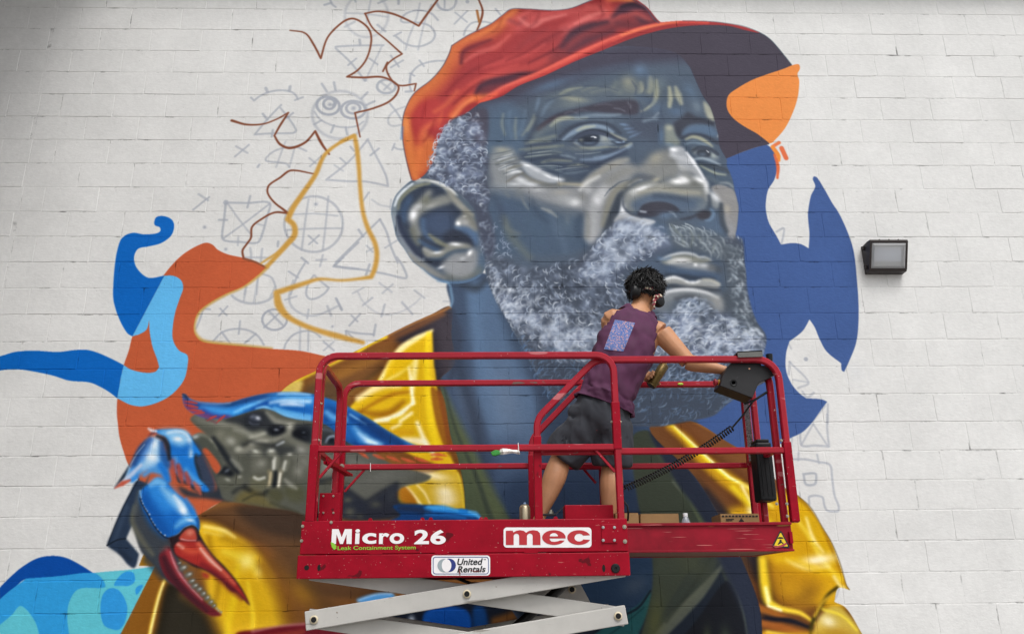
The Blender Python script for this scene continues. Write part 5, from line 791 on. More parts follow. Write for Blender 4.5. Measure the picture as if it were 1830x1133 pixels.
    F('850,680 900,620 1000,612 1160,620 1230,700 1330,820 1480,960 1590,1080 1700,1230 1795,1410 1740,1340 1620,1220 1480,1100 1340,1000 1200,940 1080,890 960,830 870,770', 'a52c28', 2.5); S('920,660 1000,720 1120,740 1200,720', [5, 10, 10, 5], 'd2553a', 7, .8); S('1160,640 1240,760 1360,900 1480,1020 1600,1140', [8, 12, 10, 8, 5], 'd8694e', 6, .85); S('1180,700 1300,840 1440,970', [3, 5, 3], 'f2c8bc', 3.4, .8); S('900,650 960,690', 5, 'efb8ac', 4, .7); S('1200,900 1400,1040 1560,1200 1700,1330', [6, 12, 10, 5], '6e1a24', 7, .8); F('1200,1000 1300,1030 1280,1080 1220,1060', '9c2428', 4, .9)
    F('660,800 720,700 790,680 830,800 880,920 960,1060 1060,1200 1200,1340 1340,1440 1450,1530 1440,1545* 1330,1550 1200,1480 1080,1380 960,1270 860,1170 760,1080 690,950', '6a1e28', 2.5); S('750,700 800,800 860,920 940,1060 1060,1200 1200,1340', [7, 9, 10, 10, 8, 6], 'a83a42', 5, .85); S('800,740 850,880 930,1030 1060,1190 1200,1340', [2, 3.4, 3.4, 3, 2], 'd99aa2', 2.4, .7); S('720,820 800,1000 920,1170 1080,1330 1260,1480', [8, 12, 12, 10, 5], '3a1a24', 6, .8); S('690,720 760,680', 9, '50484a', 5, .7)
    for x, y, r, w in ((915, 885, 30, 22), (960, 945, 62, 44), (1030, 1030, 58, 42), (1070, 1110, 50, 36), (1110, 1170, 52, 38), (1165, 1215, 46, 40), (1215, 1270, 42, 40), (1265, 1320, 40, 36), (1310, 1375, 38, 34), (1350, 1420, 30, 26)):
        B(x, y, r, w, -20, '3a3c3a', .9); B(x, y, r*.8, w*.75, -20, '777971', .95); B(x+r*.3, y-w*.2, r*.35, w*.35, -20, 'c4c6c0', .85)
    for x, y in ((1385, 1455), (1410, 1480), (1440, 1500)): B(x, y, 16, 16, 0, '9a9c98', .9)

# ---------------------------------------------------------------- paint the mural sheet
WX0, WX1, WZ0, WZ1, WRES = -5.4, 5.8, .3, 7.1, .0045
def wall_warp(P):
    P = np.asarray(P, float).reshape(-1, 2)
    d = (P[:, :1]-915)*rgt + (566.5-P[:, 1:])*upv + F_PX*fwd
    q = eye + d*(DIST/d[:, 1:2])
    return np.stack([(q[:, 0]-WX0)/WRES, (WZ1-q[:, 2])/WRES], 1)
SH = Sheet(int((WX1-WX0)/WRES), int((WZ1-WZ0)/WRES), wall_warp)
for fn in (paint_flats, paint_jacket, paint_face, paint_hat, paint_beard, paint_crab):
    fn(); SH.clip = None
px = np.ones((SH.h, SH.w, 4), np.float32); px[..., :3] = np.clip(SH.c[::-1], 0, 1)
mural = bpy.data.images.new('mural_paint', SH.w, SH.h, alpha=False)
mural.pixels.foreach_set(px.ravel()); mural.update(); mural.pack()
del px

# ---------------------------------------------------------------- block wall
ROW, BLK, TOPZ = .2032, .4064, 4.58761524 + EYE
wall = thing('block_wall', 'white painted concrete block wall with a half-finished mural of a bearded man in a red cap', 'wall')
def paint_material(name, joint):
    m = bpy.data.materials.new(name); m.use_nodes = True; t = m.node_tree; n = t.nodes; b = n['Principled BSDF']
    co = n.new('ShaderNodeTexCoord'); co.object = wall
    sx = n.new('ShaderNodeSeparateXYZ'); t.links.new(co.outputs['Object'], sx.inputs[0])
    uv = n.new('ShaderNodeCombineXYZ')
    for ax, lo, hi, k in (('X', WX0, WX1, 0), ('Z', WZ0, WZ1, 1)):
        r = n.new('ShaderNodeMapRange'); r.clamp = False; r.inputs[1].default_value = lo; r.inputs[2].default_value = hi
        t.links.new(sx.outputs[ax], r.inputs[0]); t.links.new(r.outputs[0], uv.inputs[k])
    im = n.new('ShaderNodeTexImage'); im.image = mural; im.extension = 'EXTEND'; im.interpolation = 'Cubic'; t.links.new(uv.outputs[0], im.inputs[0])
    def nz(scale, det=4, st=None):
        z = n.new('ShaderNodeTexNoise'); z.inputs['Scale'].default_value = scale; z.inputs['Detail'].default_value = det; z.inputs['Roughness'].default_value = .6
        if st:
            mp = n.new('ShaderNodeMapping'); mp.inputs['Scale'].default_value = st; t.links.new(co.outputs['Object'], mp.inputs[0]); t.links.new(mp.outputs[0], z.inputs['Vector'])
        else: t.links.new(co.outputs['Object'], z.inputs['Vector'])
        return z.outputs[0]
    def mul(a, fac, lo, hi, p0, p1):
        r = n.new('ShaderNodeMapRange'); r.inputs[1].default_value = p0; r.inputs[2].default_value = p1; r.inputs[3].default_value = lo; r.inputs[4].default_value = hi; t.links.new(fac, r.inputs[0])
        v = n.new('ShaderNodeVectorMath'); v.operation = 'SCALE'; t.links.new(a, v.inputs[0]); t.links.new(r.outputs[0], v.inputs['Scale']); return v.outputs[0]
    col = mul(im.outputs[0], nz(2.2, 3), .93, 1.05, .3, .7)           # uneven coverage
    col = mul(col, nz(26, 5), .95, 1.04, .3, .7)                      # roller and spray grain
    col = mul(col, nz(75, 2), .35, 1.0, .235, .275)                   # pinholes left unpainted
    if joint:
        col = mul(col, nz(7, 5, (1, 1, 1)), .3, 1.0, joint[0], joint[1])  # mortar cracks the paint did not fill
    t.links.new(col, b.inputs['Base Color']); b.inputs['Roughness'].default_value = .62; b.inputs['Specular IOR Level'].default_value = .1
    h1 = n.new('ShaderNodeMath'); h1.operation = 'MULTIPLY_ADD'; t.links.new(nz(38, 5, (1, 1, 1.6)), h1.inputs[0]); h1.inputs[1].default_value = 1.0
    t.links.new(nz(9, 3), h1.inputs[2])
    bp = n.new('ShaderNodeBump'); bp.inputs['Strength'].default_value = .32; bp.inputs['Distance'].default_value = .006
    t.links.new(h1.outputs[0], bp.inputs['Height']); t.links.new(bp.outputs[0], b.inputs['Normal'])
    return m
M_PAINT = paint_material('painted_block', None); M_JOINT = paint_material('painted_mortar', (.31, .45))
rnd = random.Random(11)
def block_mesh(seed):
    r = random.Random(seed); b = bmesh.new(); W, H = .4010, .1972; out = []
    for i in range(9): out.append((-W/2 + W*i/8, H/2))
    for i in range(1, 4): out.append((W/2, H/2 - H*i/4))
    for i in range(9): out.append((W/2 - W*i/8, -H/2))
    for i in range(1, 4): out.append((-W/2, -H/2 + H*i/4))
    j = [(x + r.uniform(-.0016, .0016), z + r.uniform(-.0019, .0019)) for x, z in out]
    if r.random() < .35:                                              # a chipped stretch of edge
        k = r.randrange(len(j)); j[k] = (j[k][0]*.988, j[k][1]*.955)
    A = [b.verts.new((x*.9905, 0, z*.980)) for x, z in j]; B_ = [b.verts.new((x, .0022+.001*r.random(), z)) for x, z in j]; D_ = [b.verts.new((x, .012, z)) for x, z in j]
    b.faces.new(A)
    n = len(A)
    for P, Q in ((A, B_), (B_, D_)):
        for i in range(n): b.faces.new((P[i], P[(i+1) % n], Q[(i+1) % n], Q[i]))
    me = bpy.data.meshes.new('block'); bmesh.ops.recalc_face_normals(b, faces=b.faces); b.to_mesh(me); b.free()
    me.materials.append(M_PAINT)
    return me
BM = [block_mesh(s) for s in range(9)]
CTRL = -3.512                                                          # control joint
cells = []
for k in range(-2, 30):
    zc = TOPZ - (k+.5)*ROW
    if zc < .1: continue
    ph = (.30 if k % 2 else .80) + rnd.uniform(-.05, .05)
    for i in range(-19, 22):
        xl, xr = (i+ph)*BLK, (i+1+ph)*BLK
        for a, c in (((xl, CTRL), (CTRL, xr)) if xl < CTRL < xr else ((xl, xr),)):
            if c-a > .05: cells.append((a, c, zc))
def seen(x, z):
    q = np.array([x, 0, z]) - eye; d = q @ fwd
    u, v = 915 + F_PX*(q@rgt)/d, 566.5 - F_PX*(q@upv)/d
    return (-30 < u < 1860 and -20 < v < 1150), d
front, rest = [], []
for c in cells:
    ok, d = seen((c[0]+c[1])/2, c[2]); (front if ok else rest).append((d/(c[1]-c[0]), c))
front.sort(key=lambda q: q[0]); rest = rest + front[300:]; front = front[:300]
def place(c):
    return (Matrix.Translation(((c[0]+c[1])/2, rnd.uniform(-.0010, .0010), c[2]))
            @ Matrix.Rotation(rnd.uniform(-.002, .002), 4, 'Z') @ Matrix.Rotation(rnd.uniform(-.0028, .0028), 4, 'X') @ Matrix.Rotation(rnd.uniform(-.002, .002), 4, 'Y')
            @ Matrix.Diagonal(((c[1]-c[0])/BLK * rnd.choice((1, 1, -1)) * rnd.uniform(.992, 1.004), 1, rnd.uniform(.988, 1.008), 1)))
for _, c in front:
    o = bpy.data.objects.new('block', rnd.choice(BM)); C.objects.link(o); o.parent = wall; o.matrix_local = place(c)
b = bmesh.new()
for _, c in rest:
    n0 = len(b.verts); b.from_mesh(rnd.choice(BM)); b.verts.ensure_lookup_table(); bmesh.ops.transform(b, matrix=place(c), verts=b.verts[n0:])
me = bpy.data.meshes.new('blocks'); bmesh.ops.recalc_face_normals(b, faces=b.faces); b.to_mesh(me); b.free(); me.materials.append(M_PAINT)
o = bpy.data.objects.new('blocks', me); C.objects.link(o); o.parent = wall; o['kind'] = 'stuff'
obj('mortar', box(-8, 9, .0017, .2, 0, 6.55), M_JOINT, wall)

# roof edge over the wall, ground in front of it
M_SOFFIT = mat('soffit_paint', 'b9b6b0', .7, var=.06)
eave = thing('roof_eave', 'pale roof overhang along the top of the block wall', 'eave')
obj('soffit', box(-8.2, 9.2, -.13, .25, 6.55, 6.61), M_SOFFIT, eave); obj('fascia', box(-8.2, 9.2, -.17, -.13, 6.53, 6.85), mat('fascia_paint', '8f8a84', .6), eave)
shade_wing = thing('added_shade_wall', 'added dark wall and top board out of view at the far left, shading the block wall', 'wall', (-4.55, -2.5, 0)); obj('shade_panel', box(-4.6, -4.12, -5.0, -.02, 0, 7.25), mat('dark_shade_panel', '3d322d', .9, var=.2, vscale=12), shade_wing); obj('shade_board', box(-4.6, -3.0, -2.2, -.3, 7.25, 7.33), MATS['dark_shade_panel'], shade_wing)  # wall and overhead board added out of view to darken the upper left
M_ASPH = mat('concrete_paving', (.30, .29, .275), .9, var=.25, vscale=3, bump=.5, bscale=60)
b = bmesh.new(); b.faces.new([b.verts.new(p) for p in ((-400, -400, 0), (400, -400, 0), (400, 400, 0), (-400, 400, 0))])
tag(obj('ground', b, M_ASPH), kind='structure')

# ---------------------------------------------------------------- scissor lift
RED = mat('red_lift_paint', '93041f', .42, var=.16, vscale=9, spec=.14, specks=[('cfc4bc', 120, .725, (1, 1, 1)), ('5e0c18', 14, .70, (1, 1, 1)), ('b96a66', 60, .72, (.25, 1, 1.2))], bump=.05, bscale=60)
RED_RAIL = mat('red_rail_paint', '9c1126', .38, var=.12, vscale=8, spec=.3, specks=[('d9c9c4', 90, .725, (1, 1, 1)), ('6a5550', 26, .69, (.35, 1, 1.3)), ('b9666a', 14, .66, (.3, 1, 1))])
RED_DULL = mat('red_worn_paint', '8c0f24', .5, spec=.2, var=.3, vscale=6, specks=[('b98f4c', 9, .72, (.5, 1, 6)), ('c07a74', 16, .66, (.25, 1, 9))])
GREY = mat('grey_arm_paint', 'b9b7b2', .45, spec=.3, var=.10, vscale=4, specks=[('6e5a48', 26, .72, (1, 1, 1)), ('8f8b84', 12, .68, (.3, 1, 3)), ('4a4642', 80, .75, (1, 1, 1))])
STEEL = mat('zinc_bolt', 'a9a596', .35, metal=.8, var=.1)
BLACK = mat('black_plastic', '17181a', .45, spec=.25, var=.2, vscale=30)
BLKSTEEL = mat('black_plate', '262628', .42, spec=.3, var=.15, vscale=12, specks=[('6a6a6c', 70, .75, (1, 1, 1))])
RUBBER = mat('black_rubber', '101011', .7)
DARK = mat('dark_recess', '0a0808', .9)
WHITE = mat('white_vinyl', 'ece9ea', .4, var=.03, specks=[('8a7a72', 70, .755, (1, 1, 1))])
lift = thing('scissor_lift', 'red scissor lift platform raised on grey scissor arms in front of the mural', 'scissor lift', (.3, -.93, 0))
YF, YB = -1.31, -.57
def lp(name, b, m=RED, par=None, **k): return obj(name, b, m, par or lift, **k)
def bolt(par, p, r=.008, m=STEEL, ax=(0, -1, 0)):
    b = bmesh.new(); p = Vector(p); a = Vector(ax); cyl(b, p, p+a*.003, r*1.35, n=12); cyl(b, p+a*.003, p+a*.009, r, r*.8, n=6); return lp('bolt', b, m, par)
# main deck
X0, X1, XE = -.978, .722, 1.605
deck = lp('deck_beam', box(X0+.004, X1, YF, YF+.05, 1.808, 1.975), bevel=.004)
low = lp('lower_beam', box(X0-.004, X1+.003, YF-.004, YF+.05, 1.688, 1.804), bevel=.004)
for x in (-.62, -.28, .18): lp('hinge_lip', box(x, x+.07, YF-.005, YF+.02, 1.8045, 1.8115), RED, deck)
lp('deck_floor', box(X0+.01, X1-.005, YF+.052, YB-.012, 1.782, 1.80), mat('deck_plate', '6d6a68', .55, var=.2, vscale=6, bump=.2, bscale=120), bevel=.002)
lp('rear_beam', box(X0+.004, X1, YB-.01, YB+.04, 1.69, 1.97), RED, bevel=.004)
b = bmesh.new(); bxs(b, X0+.004, X0+.04, YF+.052, YB-.012, 1.70, 1.78); lp('end_beam', b, RED); lp('end_beam', box(X1-.05, X1-.004, YF+.052, YB-.012, 1.70, 1.78), RED)
lp('toe_ledge', box(X0+.06, X1-.3, YF+.051, YF+.13, 1.885, 1.90), RED)
b = bmesh.new(); bxs(b, X0+.03, X1-.03, YF+.06, YB-.02, 1.70, 1.71); lp('underside_tray', b, mat('underside', '4a2a26', .8))
for x in (-.905, -.862):
    p = at(548 if x < -.9 else 570, 1014, YF-.005); b = bmesh.new(); cyl(b, (p.x, YF-.0052, p.z), (p.x, YF+.01, p.z), .0125 if x < -.9 else .0105, n=18)
    if x > -.9: bmesh.ops.scale(b, vec=(.78, 1, 1.5), space=Matrix.Translation((-p.x, 0, -p.z)), verts=b.verts)
    lp('slot', b, DARK, low)
p = at(1079, 1015, YF-.005); b = bmesh.new(); cyl(b, (p.x, YF-.0052, p.z), (p.x, YF+.01, p.z), .0115, n=16); bmesh.ops.scale(b, vec=(.72, 1, 1.6), space=Matrix.Translation((-p.x, 0, -p.z)), verts=b.verts); lp('slot', b, DARK, low)
p = at(1100, 1015, YF-.005); b = bmesh.new(); lathe(b, [(.0235, 0), (.0235, .004), (.019, .008), (.008, .008), (.007, .002)], (p.x, YF-.004, p.z), (0, -1, 0), 20); lp('pivot_plug', b, BLACK, low)
for x, y in ((541, 940), (539, 966), (592, 933)): bolt(deck, at(x, y, YF), .006)
for x, y in ((1116, 941), (1117, 967)): bolt(deck, at(x, y, YF), .008)
pl = at(1074, 936, YF); pr = at(1103, 970, YF)
cp = lp('cover_plate', box(pl.x, pr.x, YF-.006, YF-.0005, pr.z, pl.z), RED, deck, bevel=.002)
for x, y in ((1078, 942), (1098, 942), (1078, 965), (1098, 965)): bolt(cp, at(x, y, YF-.006)+Vector((0, -.006, 0))*0, .0055, mat('bolt_bright', 'b9bcbc', .35, metal=.7) if x == 1078 and y == 942 else MATS['bolt_bright'])
# tie-down lugs on the deck edge
for x in (662, 755, 770, 860, 868, 993):
    p = at(x, 928, YF+.02); b = bmesh.new(); prism(b, [(p.x-.014, YF+.015, 1.974), (p.x-.006, YF+.015, 1.989), (p.x+.006, YF+.015, 1.989), (p.x+.014, YF+.015, 1.974)], (0, .012, 0)); lp('lug', b, RED, deck)
# extension deck: channel beam
YE = -1.272
b = bmesh.new(); bxs(b, X1-.35, XE, YE, YE+.045, 1.938, 1.953); bxs(b, X1-.35, XE-.002, YE+.012, YE+.03, 1.8125, 1.9385); bxs(b, X1-.35, XE, YE, YE+.045, 1.803, 1.813)
ext = lp('extension_beam', b, RED_DULL, bevel=.0015)
lp('extension_floor', box(X1-.3, XE-.004, YE+.046, YB-.03, 1.8185, 1.826), MATS['deck_plate'])
lp('extension_underside', box(X1-.3, XE-.02, YE+.05, YB-.05, 1.806, 1.818), mat('underside_worn', '6a4a3a', .75, var=.3, vscale=7))
lp('extension_end_beam', box(XE-.03, XE-.001, YE+.046, YB-.03, 1.804, 1.924), RED); lp('extension_rear_beam', box(X1-.3, XE, YB-.028, YB+.01, 1.804, 1.95), RED)
p = at(1415, 960, YE); lp('stop_block', box(p.x-.012, p.x+.004, YE-.006, YE+.011, p.z-.03, p.z+.03), RED, ext)
# guard rails
N_Y, N_X = (0, 1, 0), (1, 0, 0)
def rail(name, P, nrm, w=.036, r=.1, m=RED_RAIL, par=None): return lp(name, sqtube(bmesh.new(), P, nrm, w, r=r), m, par, smooth=40)
YR, ZT, ZM = YF+.022, 2.868, 2.352
gf = rail('front_guard_rail', [(-.935, YR, 1.972), (-.935, YR, ZT), (.694, YR, ZT), (.694, YR, 1.972)], N_Y, r=.095)
rail('mid_rail', [(-.917, YR, ZM), (.676, YR, ZM)], N_Y, .034, r=0, par=gf)
def sleeve(par, x, y, z0, z1, w=.046): return lp('post_sleeve', box(x-w/2, x+w/2, y-w/2, y+w/2, z0, z1), RED, par, bevel=.004)
sleeve(gf, -.935, YR, 1.973, 2.375); sleeve(gf, .694, YR, 2.34, 2.60, .044)
for z in (2.60, 2.40): bolt(gf, (-.917, YR, z), .006, ax=(1, 0, 0))
for sx in (-1, 1): bolt(gf, (.694+sx*.022, YR, 2.49), .006, ax=(sx, 0, 0))
def brace(par, a, c): return lp('brace', sqtube(bmesh.new(), [a, c], N_Y, .014, r=0), RED_RAIL, par)
brace(gf, (-.90, YR, 2.20), (-.79, YR, ZM-.015)); brace(gf, (.674, YR, 2.22), (.575, YR, ZM-.015))
# entry end frame
gl = rail('entry_frame', [(-.935, YR+.075, 1.95), (-.935, YR+.075, 2.845), (-.935, YB-.05, 2.845), (-.935, YB-.05, 1.95)], N_X, .036, .09)
rail('mid_rail', [(-.935, YR+.095, ZM), (-.935, YB-.07, ZM)], N_X, .032, 0, par=gl)
p0 = at(572, 881, YR+.1); p1 = at(607, 930, YR+.1)
lp('latch_plate', box(p0.x, p1.x, YR+.09, YR+.10, 1.80, p0.z), RED, gl, bevel=.003)
for x, y in ((578, 886), (596, 886), (578, 916), (596, 916)): bolt(gl, at(x, y, YR+.09), .004)
b = bmesh.new(); a0, a1 = at(582, 815, -1.1), at(617, 838, -.75)
prism(b, [a0, at(582, 829, -1.1), at(617, 851, -.75), a1], (.006, 0, 0)); prism(b, [at(578, 824, -1.1), at(578, 829, -1.1), at(620, 851, -.75), at(620, 847, -.75)], (.035, 0, 0))
lp('gate_bracket', b, RED, gl); bolt(gl, at(611, 833, -.77), .011)
b = bmesh.new(); rtube(b, [at(569, 815, -1.15), at(566, 850, -1.15), at(566, 885, -1.15), at(567, 925, -1.15)], .006); lp('gate_chain', b, BLACK, gl)
# rear rail
gb = rail('rear_guard_rail', [(-.915, YB, 1.95), (-.915, YB, 2.888), (.70, YB, 2.888), (.70, YB, 1.95)], N_Y, .036, .09)
rail('mid_rail', [(-.897, YB, 2.358), (.682, YB, 2.358)], N_Y, .034, 0, par=gb)
sleeve(gb, -.915, YB, 1.95, 2.50, .044); brace(gb, (-.885, YB, 2.21), (-.77, YB, 2.343)); brace(gb, (.58, YB, 2.345), (.66, YB, 2.25))
b = bmesh.new(); p = at(601, 800, YB); bxs(b, p.x-.012, p.x+.012, YB-.0245, YB-.023, 2.10, 2.46); lp('worn_label', b, mat('worn_label', 'b8b2ac', .6, specks=[('8f1626', 22, .5, (1, 1, 1))]), gb)
# extension rails, front and rear
YX, YXB = YE+.022, YB-.045
def ext_rail(name, y, zt, zm):
    g = rail(name, [(.262, y, 1.95), (.262, y, 2.515), (.60, y, zt), (1.632, y, zt), (1.632, y, 1.95)], N_Y, .036, r={1: .12, 2: .12, 3: .12})
    rail('mid_rail', [(.28, y, zm), (1.614, y, zm)], N_Y, .034, 0, par=g); sleeve(g, .262, y, 1.95, 2.42, .043); sleeve(g, 1.632, y, 1.954, 2.38, .044)
    return g
ge = ext_rail('extension_guard_rail', YX, 2.852, 2.335); gxb = ext_rail('extension_guard_rail', YXB, 2.862, 2.345)
for x, y in ((1406, 900), (1407, 922), (1396, 787), (1388, 900)): bolt(ge, at(x, y, YX-.022), .006)
gr = rail('end_frame', [(1.60, YX+.07, 1.95), (1.60, YX+.07, 2.80), (1.60, YXB-.06, 2.80), (1.60, YXB-.06, 1.95)], N_X, .036, .09)
rail('mid_rail', [(1.60, YX+.09, ZM), (1.60, YXB-.08, ZM)], N_X, .032, 0, par=gr)
rail('post', [(1.60, -.86, 1.95), (1.60, -.86, 2.78)], N_X, .034, 0, par=gr)
b = bmesh.new(); bxs(b, 1.578, 1.5785, -.84, -.73, 2.35, 2.72); lp('instruction_plate', b, mat('printed_plate', 'b9bbc0', .5, specks=[('4d5058', 60, .52, (1, .5, 6))]), gr)
# black manual case hung on the end frame
b = bmesh.new(); q = [at(1349, 790, -.98), at(1376, 790, -.98), at(1376, 895, -.98), at(1352, 891, -.98)]
xa, xb, za, zb = q[0].x, q[1].x+.005, q[2].z, q[0].z
bxs(b, xa, xb, -.99, -.86, za, zb); mc = lp('manual_case', b, BLACK, gr, bevel=.012)
b = bmesh.new()
for k in range(3): bxs(b, xa+.018+k*.025, xa+.026+k*.025, -.9935, -.989, za+.03, zb-.03)
lp('rib', b, BLACK, mc); lp('lid', box(xa+.01, xb-.01, -.985, -.865, zb-.001, zb+.018), BLACK, mc, bevel=.006)
# red cover box, foot pedal
p0, p1 = at(1009, 902, -1.2), at(1097, 929, -1.2)
lp('cover_box', box(p0.x, p1.x, -1.2, -1.08, 1.80, p0.z), RED, bevel=.004)
p = at(975, 920, -1.24); b = bmesh.new(); bxs(b, p.x-.045, p.x+.05, -1.255, -1.20, p.z-.002, p.z+.006); prism(b, [(p.x+.05, -1.25, p.z+.004), (p.x+.095, -1.25, p.z+.045), (p.x+.098, -1.25, p.z+.042), (p.x+.055, -1.25, p.z)], (0, .05, 0))
fp = lp('foot_pedal', b, BLKSTEEL)
for x, h in ((-.032, .05), (.03, .022)): bb = bmesh.new(); cyl(bb, (p.x+x, -1.232, p.z+.006), (p.x+x, -1.232, p.z+.006+h*.6), .013, n=6); cyl(bb, (p.x+x, -1.232, p.z+.006+h*.6), (p.x+x, -1.232, p.z+.006+h), .007, n=10); lp('bolt', bb, STEEL, fp)
bb = bmesh.new(); cyl(bb, (p.x-.03, -1.232, p.z-.03), (p.x-.03, -1.232, p.z-.002), .007, n=8); lp('bolt', bb, BLACK, fp)
# scissor arms: five crossed pairs, front and rear set
EZ = [1.722 - .2297*i for i in range(6)]; XL, XR = -.885, .655
def arm(y, left_up, i, t=.042, h=.092):
    za, zb = (EZ[i], EZ[i+1]) if left_up else (EZ[i+1], EZ[i]); a, c = Vector((XL, y, za)), Vector((XR, y, zb)); d = (c-a).normalized()
    b = bmesh.new(); s = d.cross(Vector((0, 1, 0))).normalized(); a -= d*.045; c += d*.045
    P = [a+s*h/2, c+s*h/2, c-s*h/2, a-s*h/2]; prism(b, [p - Vector((0, t/2, 0)) for p in P], (0, t, 0))
    o = lp('scissor_arm', b, GREY, bevel=.004); return o
def pin(par, x, y, z, s=-1, r=.021):
    b = bmesh.new(); lathe(b, [(r, 0), (r, .006), (r*.74, .010), (r*.70, .010)], (x, y, z), (0, s, 0), 20); e = lp('pivot_pin', b, mat('pin_collar', 'cfc3a6', .5, var=.1) if 'pin_collar' not in MATS else MATS['pin_collar'], par)
    b = bmesh.new(); cyl(b, (x, y+s*.0095, z), (x, y+s*.012, z), r*.66, n=18); lp('pin_cap', b, BLACK, par)
for i in range(5):
    fo = arm(-1.262, i % 2 == 1 and False, i); arm(-1.205, True, i); arm(-.64, False, i); arm(-.697, True, i)
    ym = -1.262-.022; zm = (EZ[i]+EZ[i+1])/2
    pin(fo, (XL+XR)/2, ym, zm); pin(fo, XL, ym, EZ[i+1])
    if i < 4 or True: pin(fo, XR, ym, EZ[i])
for x, z in [(x, z) for z in EZ[1:5] for x in (XL, XR)] + [((XL+XR)/2, (EZ[i]+EZ[i+1])/2) for i in range(5)]:
    lp('cross_tube', cyl(bmesh.new(), (x, -1.24, z), (x, -.62, z), .02, n=14), GREY, smooth=40)
b = bmesh.new(); g0 = at(1022, 1053, -.78)
prism(b, [g0+Vector((-.17, 0, .055)), g0+Vector((.035, 0, .06)), g0+Vector((.09, 0, -.045)), g0+Vector((.11, 0, -.085)), g0+Vector((-.25, 0, -.03))], (0, .02, 0)); gp = lp('gusset_plate', b, GREY, bevel=.003); pin(gp, g0.x, -.78, g0.z, -1, .022)
b = bmesh.new(); cyl(b, (-.30, -.95, 1.08), (.05, -.95, 1.36), .045, n=20); cyl(b, (.05, -.95, 1.36), (.42, -.95, 1.655), .026, n=16); lp('lift_cylinder', b, mat('cylinder_black', '141414', .35), smooth=40)
b = bmesh.new(); rtube(b, [(-.2, -1.0, 1.70), (-.1, -1.0, 1.66), (.1, -1.0, 1.655), (.25, -1.0, 1.69)], .009); lp('hose', b, RUBBER, smooth=60)
# base chassis
b = bmesh.new(); bxs(b, -.97, .73, -1.30, -.58, .20, .53); ch = lp('chassis', b, RED, bevel=.02)
b = bmesh.new(); bxs(b, -.93, .69, -1.31, -1.301, .26, .47); lp('side_panel', b, RED, ch, bevel=.003)
for x in (-.72, .48):
    for y, s in ((-1.30, -1), (-.58, 1)):
        bb = bmesh.new(); lathe(bb, [(.10, 0), (.15, .005), (.155, .02), (.155, .07), (.15, .085), (.09, .09)], (x, y+(.06 if s < 0 else -.06), .156), (0, s, 0), 28); wh = lp('wheel', bb, RUBBER, smooth=40)
        bb = bmesh.new(); lathe(bb, [(.085, 0), (.085, .004), (.03, .012), (.03, .02)], (x, y+s*.0301, .156), (0, s, 0), 20); lp('rim', bb, GREY, wh, smooth=40)
# platform controller hooked over the rail
YC = YX+.028
poly = [(1313, 641), (1360, 641), (1361, 653), (1384, 652), (1387, 669), (1356, 685), (1347, 706), (1345, 711), (1287, 689), (1291, 672), (1301, 655)]
b = bmesh.new(); prism(b, [at(x, y, YC) for x, y in poly][::-1], (0, .15, 0)); cb = lp('control_box', b, BLKSTEEL, bevel=.003)
q = at(1311, 684, YC); b = bmesh.new(); lathe(b, [(.021, 0), (.021, .004), (.017, .0045), (.010, .001), (.004, .001)], (q.x, YC+.001, q.z), (0, -1, 0), 20); lp('grommet', b, BLACK, cb)
q = at(1339, 659, YC); b = bmesh.new(); cyl(b, (q.x, YC+.001, q.z), (q.x, YC-.003, q.z), .005, n=10); lp('rivet', b, mat('copper_rivet', 'c99a7c', .4, metal=.6), cb)
b = bmesh.new(); h0, h1 = at(1318, 628, YX-.03), at(1362, 626, YX-.03); dz = Vector((0, 0, -.034)); prism(b, [h0, h1, h1+dz+Vector((0, 0, -.003)), h0+dz], (0, .006, 0)); prism(b, [h0, h1, h1+Vector((0, 0, -.006)), h0+Vector((0, 0, -.006))], (0, .085, 0)); lp('rail_hook', b, mat('grey_plate', '5d5d5a', .5, var=.15), cb)
e0 = at(1290, 684, YC+.06); b = bmesh.new(); cyl(b, e0, e0+Vector((-.022, 0, .002)), .017, n=16); es = lp('emergency_stop', b, mat('yellow_plastic', 'e0b414', .4), cb, smooth=40)
b = bmesh.new(); lathe(b, [(.013, 0), (.013, .008), (.021, .012), (.02, .022), (.012, .026)], e0+Vector((-.022, 0, .002)), (-1, 0, 0), 16); lp('button', b, mat('red_button', 'a8202c', .35), es, smooth=40)
q = at(1376, 648, YC+.1); b = bmesh.new(); cyl(b, q, q+Vector((0, 0, .05)), .016, .02, n=12); lp('joystick', b, BLACK, cb, smooth=40)
# coiled control cable
A, Bp = at(1118, 872, -1.14), at(1309, 764, -1.12); b = bmesh.new(); P = []; turns, n = 46, 46*9
for i in range(n+1):
    t = i/n; c = A.lerp(Bp, t) + Vector((0, 0, -.10*t*(1-t))); d = (Bp-A).normalized(); u = Vector((0, 1, 0)); v = d.cross(u); a = 2*math.pi*turns*t
    P.append(c + (u*math.cos(a) + v*math.sin(a))*(.0165))
rtube(b, P, .0042, 5); cc = lp('coiled_cable', b, RUBBER, smooth=60)
b = bmesh.new(); rtube(b, [P[-1], P[-1].lerp(at(1345, 718, -1.15), .5)+Vector((0, 0, -.006)), at(1345, 718, -1.15), at(1352, 712, -1.17)], .0055, 7); lp('cable_lead', b, RUBBER, cc, smooth=60)
b = bmesh.new(); rtube(b, [A, at(1108, 876, -1.17), at(1107, 884, -1.18), at(1113, 893, -1.19), at(1121, 903, -1.19), at(1123, 916, -1.18), at(1122, 930, -1.15)], .0055, 7); lp('cable_lead', b, RUBBER, cc, smooth=60)
b = bmesh.new(); rtube(b, [at(1330, 722, -1.16), at(1348, 715, -1.18), at(1372, 700, -1.18), at(1380, 690, -1.17)], .007, 7); lp('cable_tie', b, BLACK, cc, smooth=60)
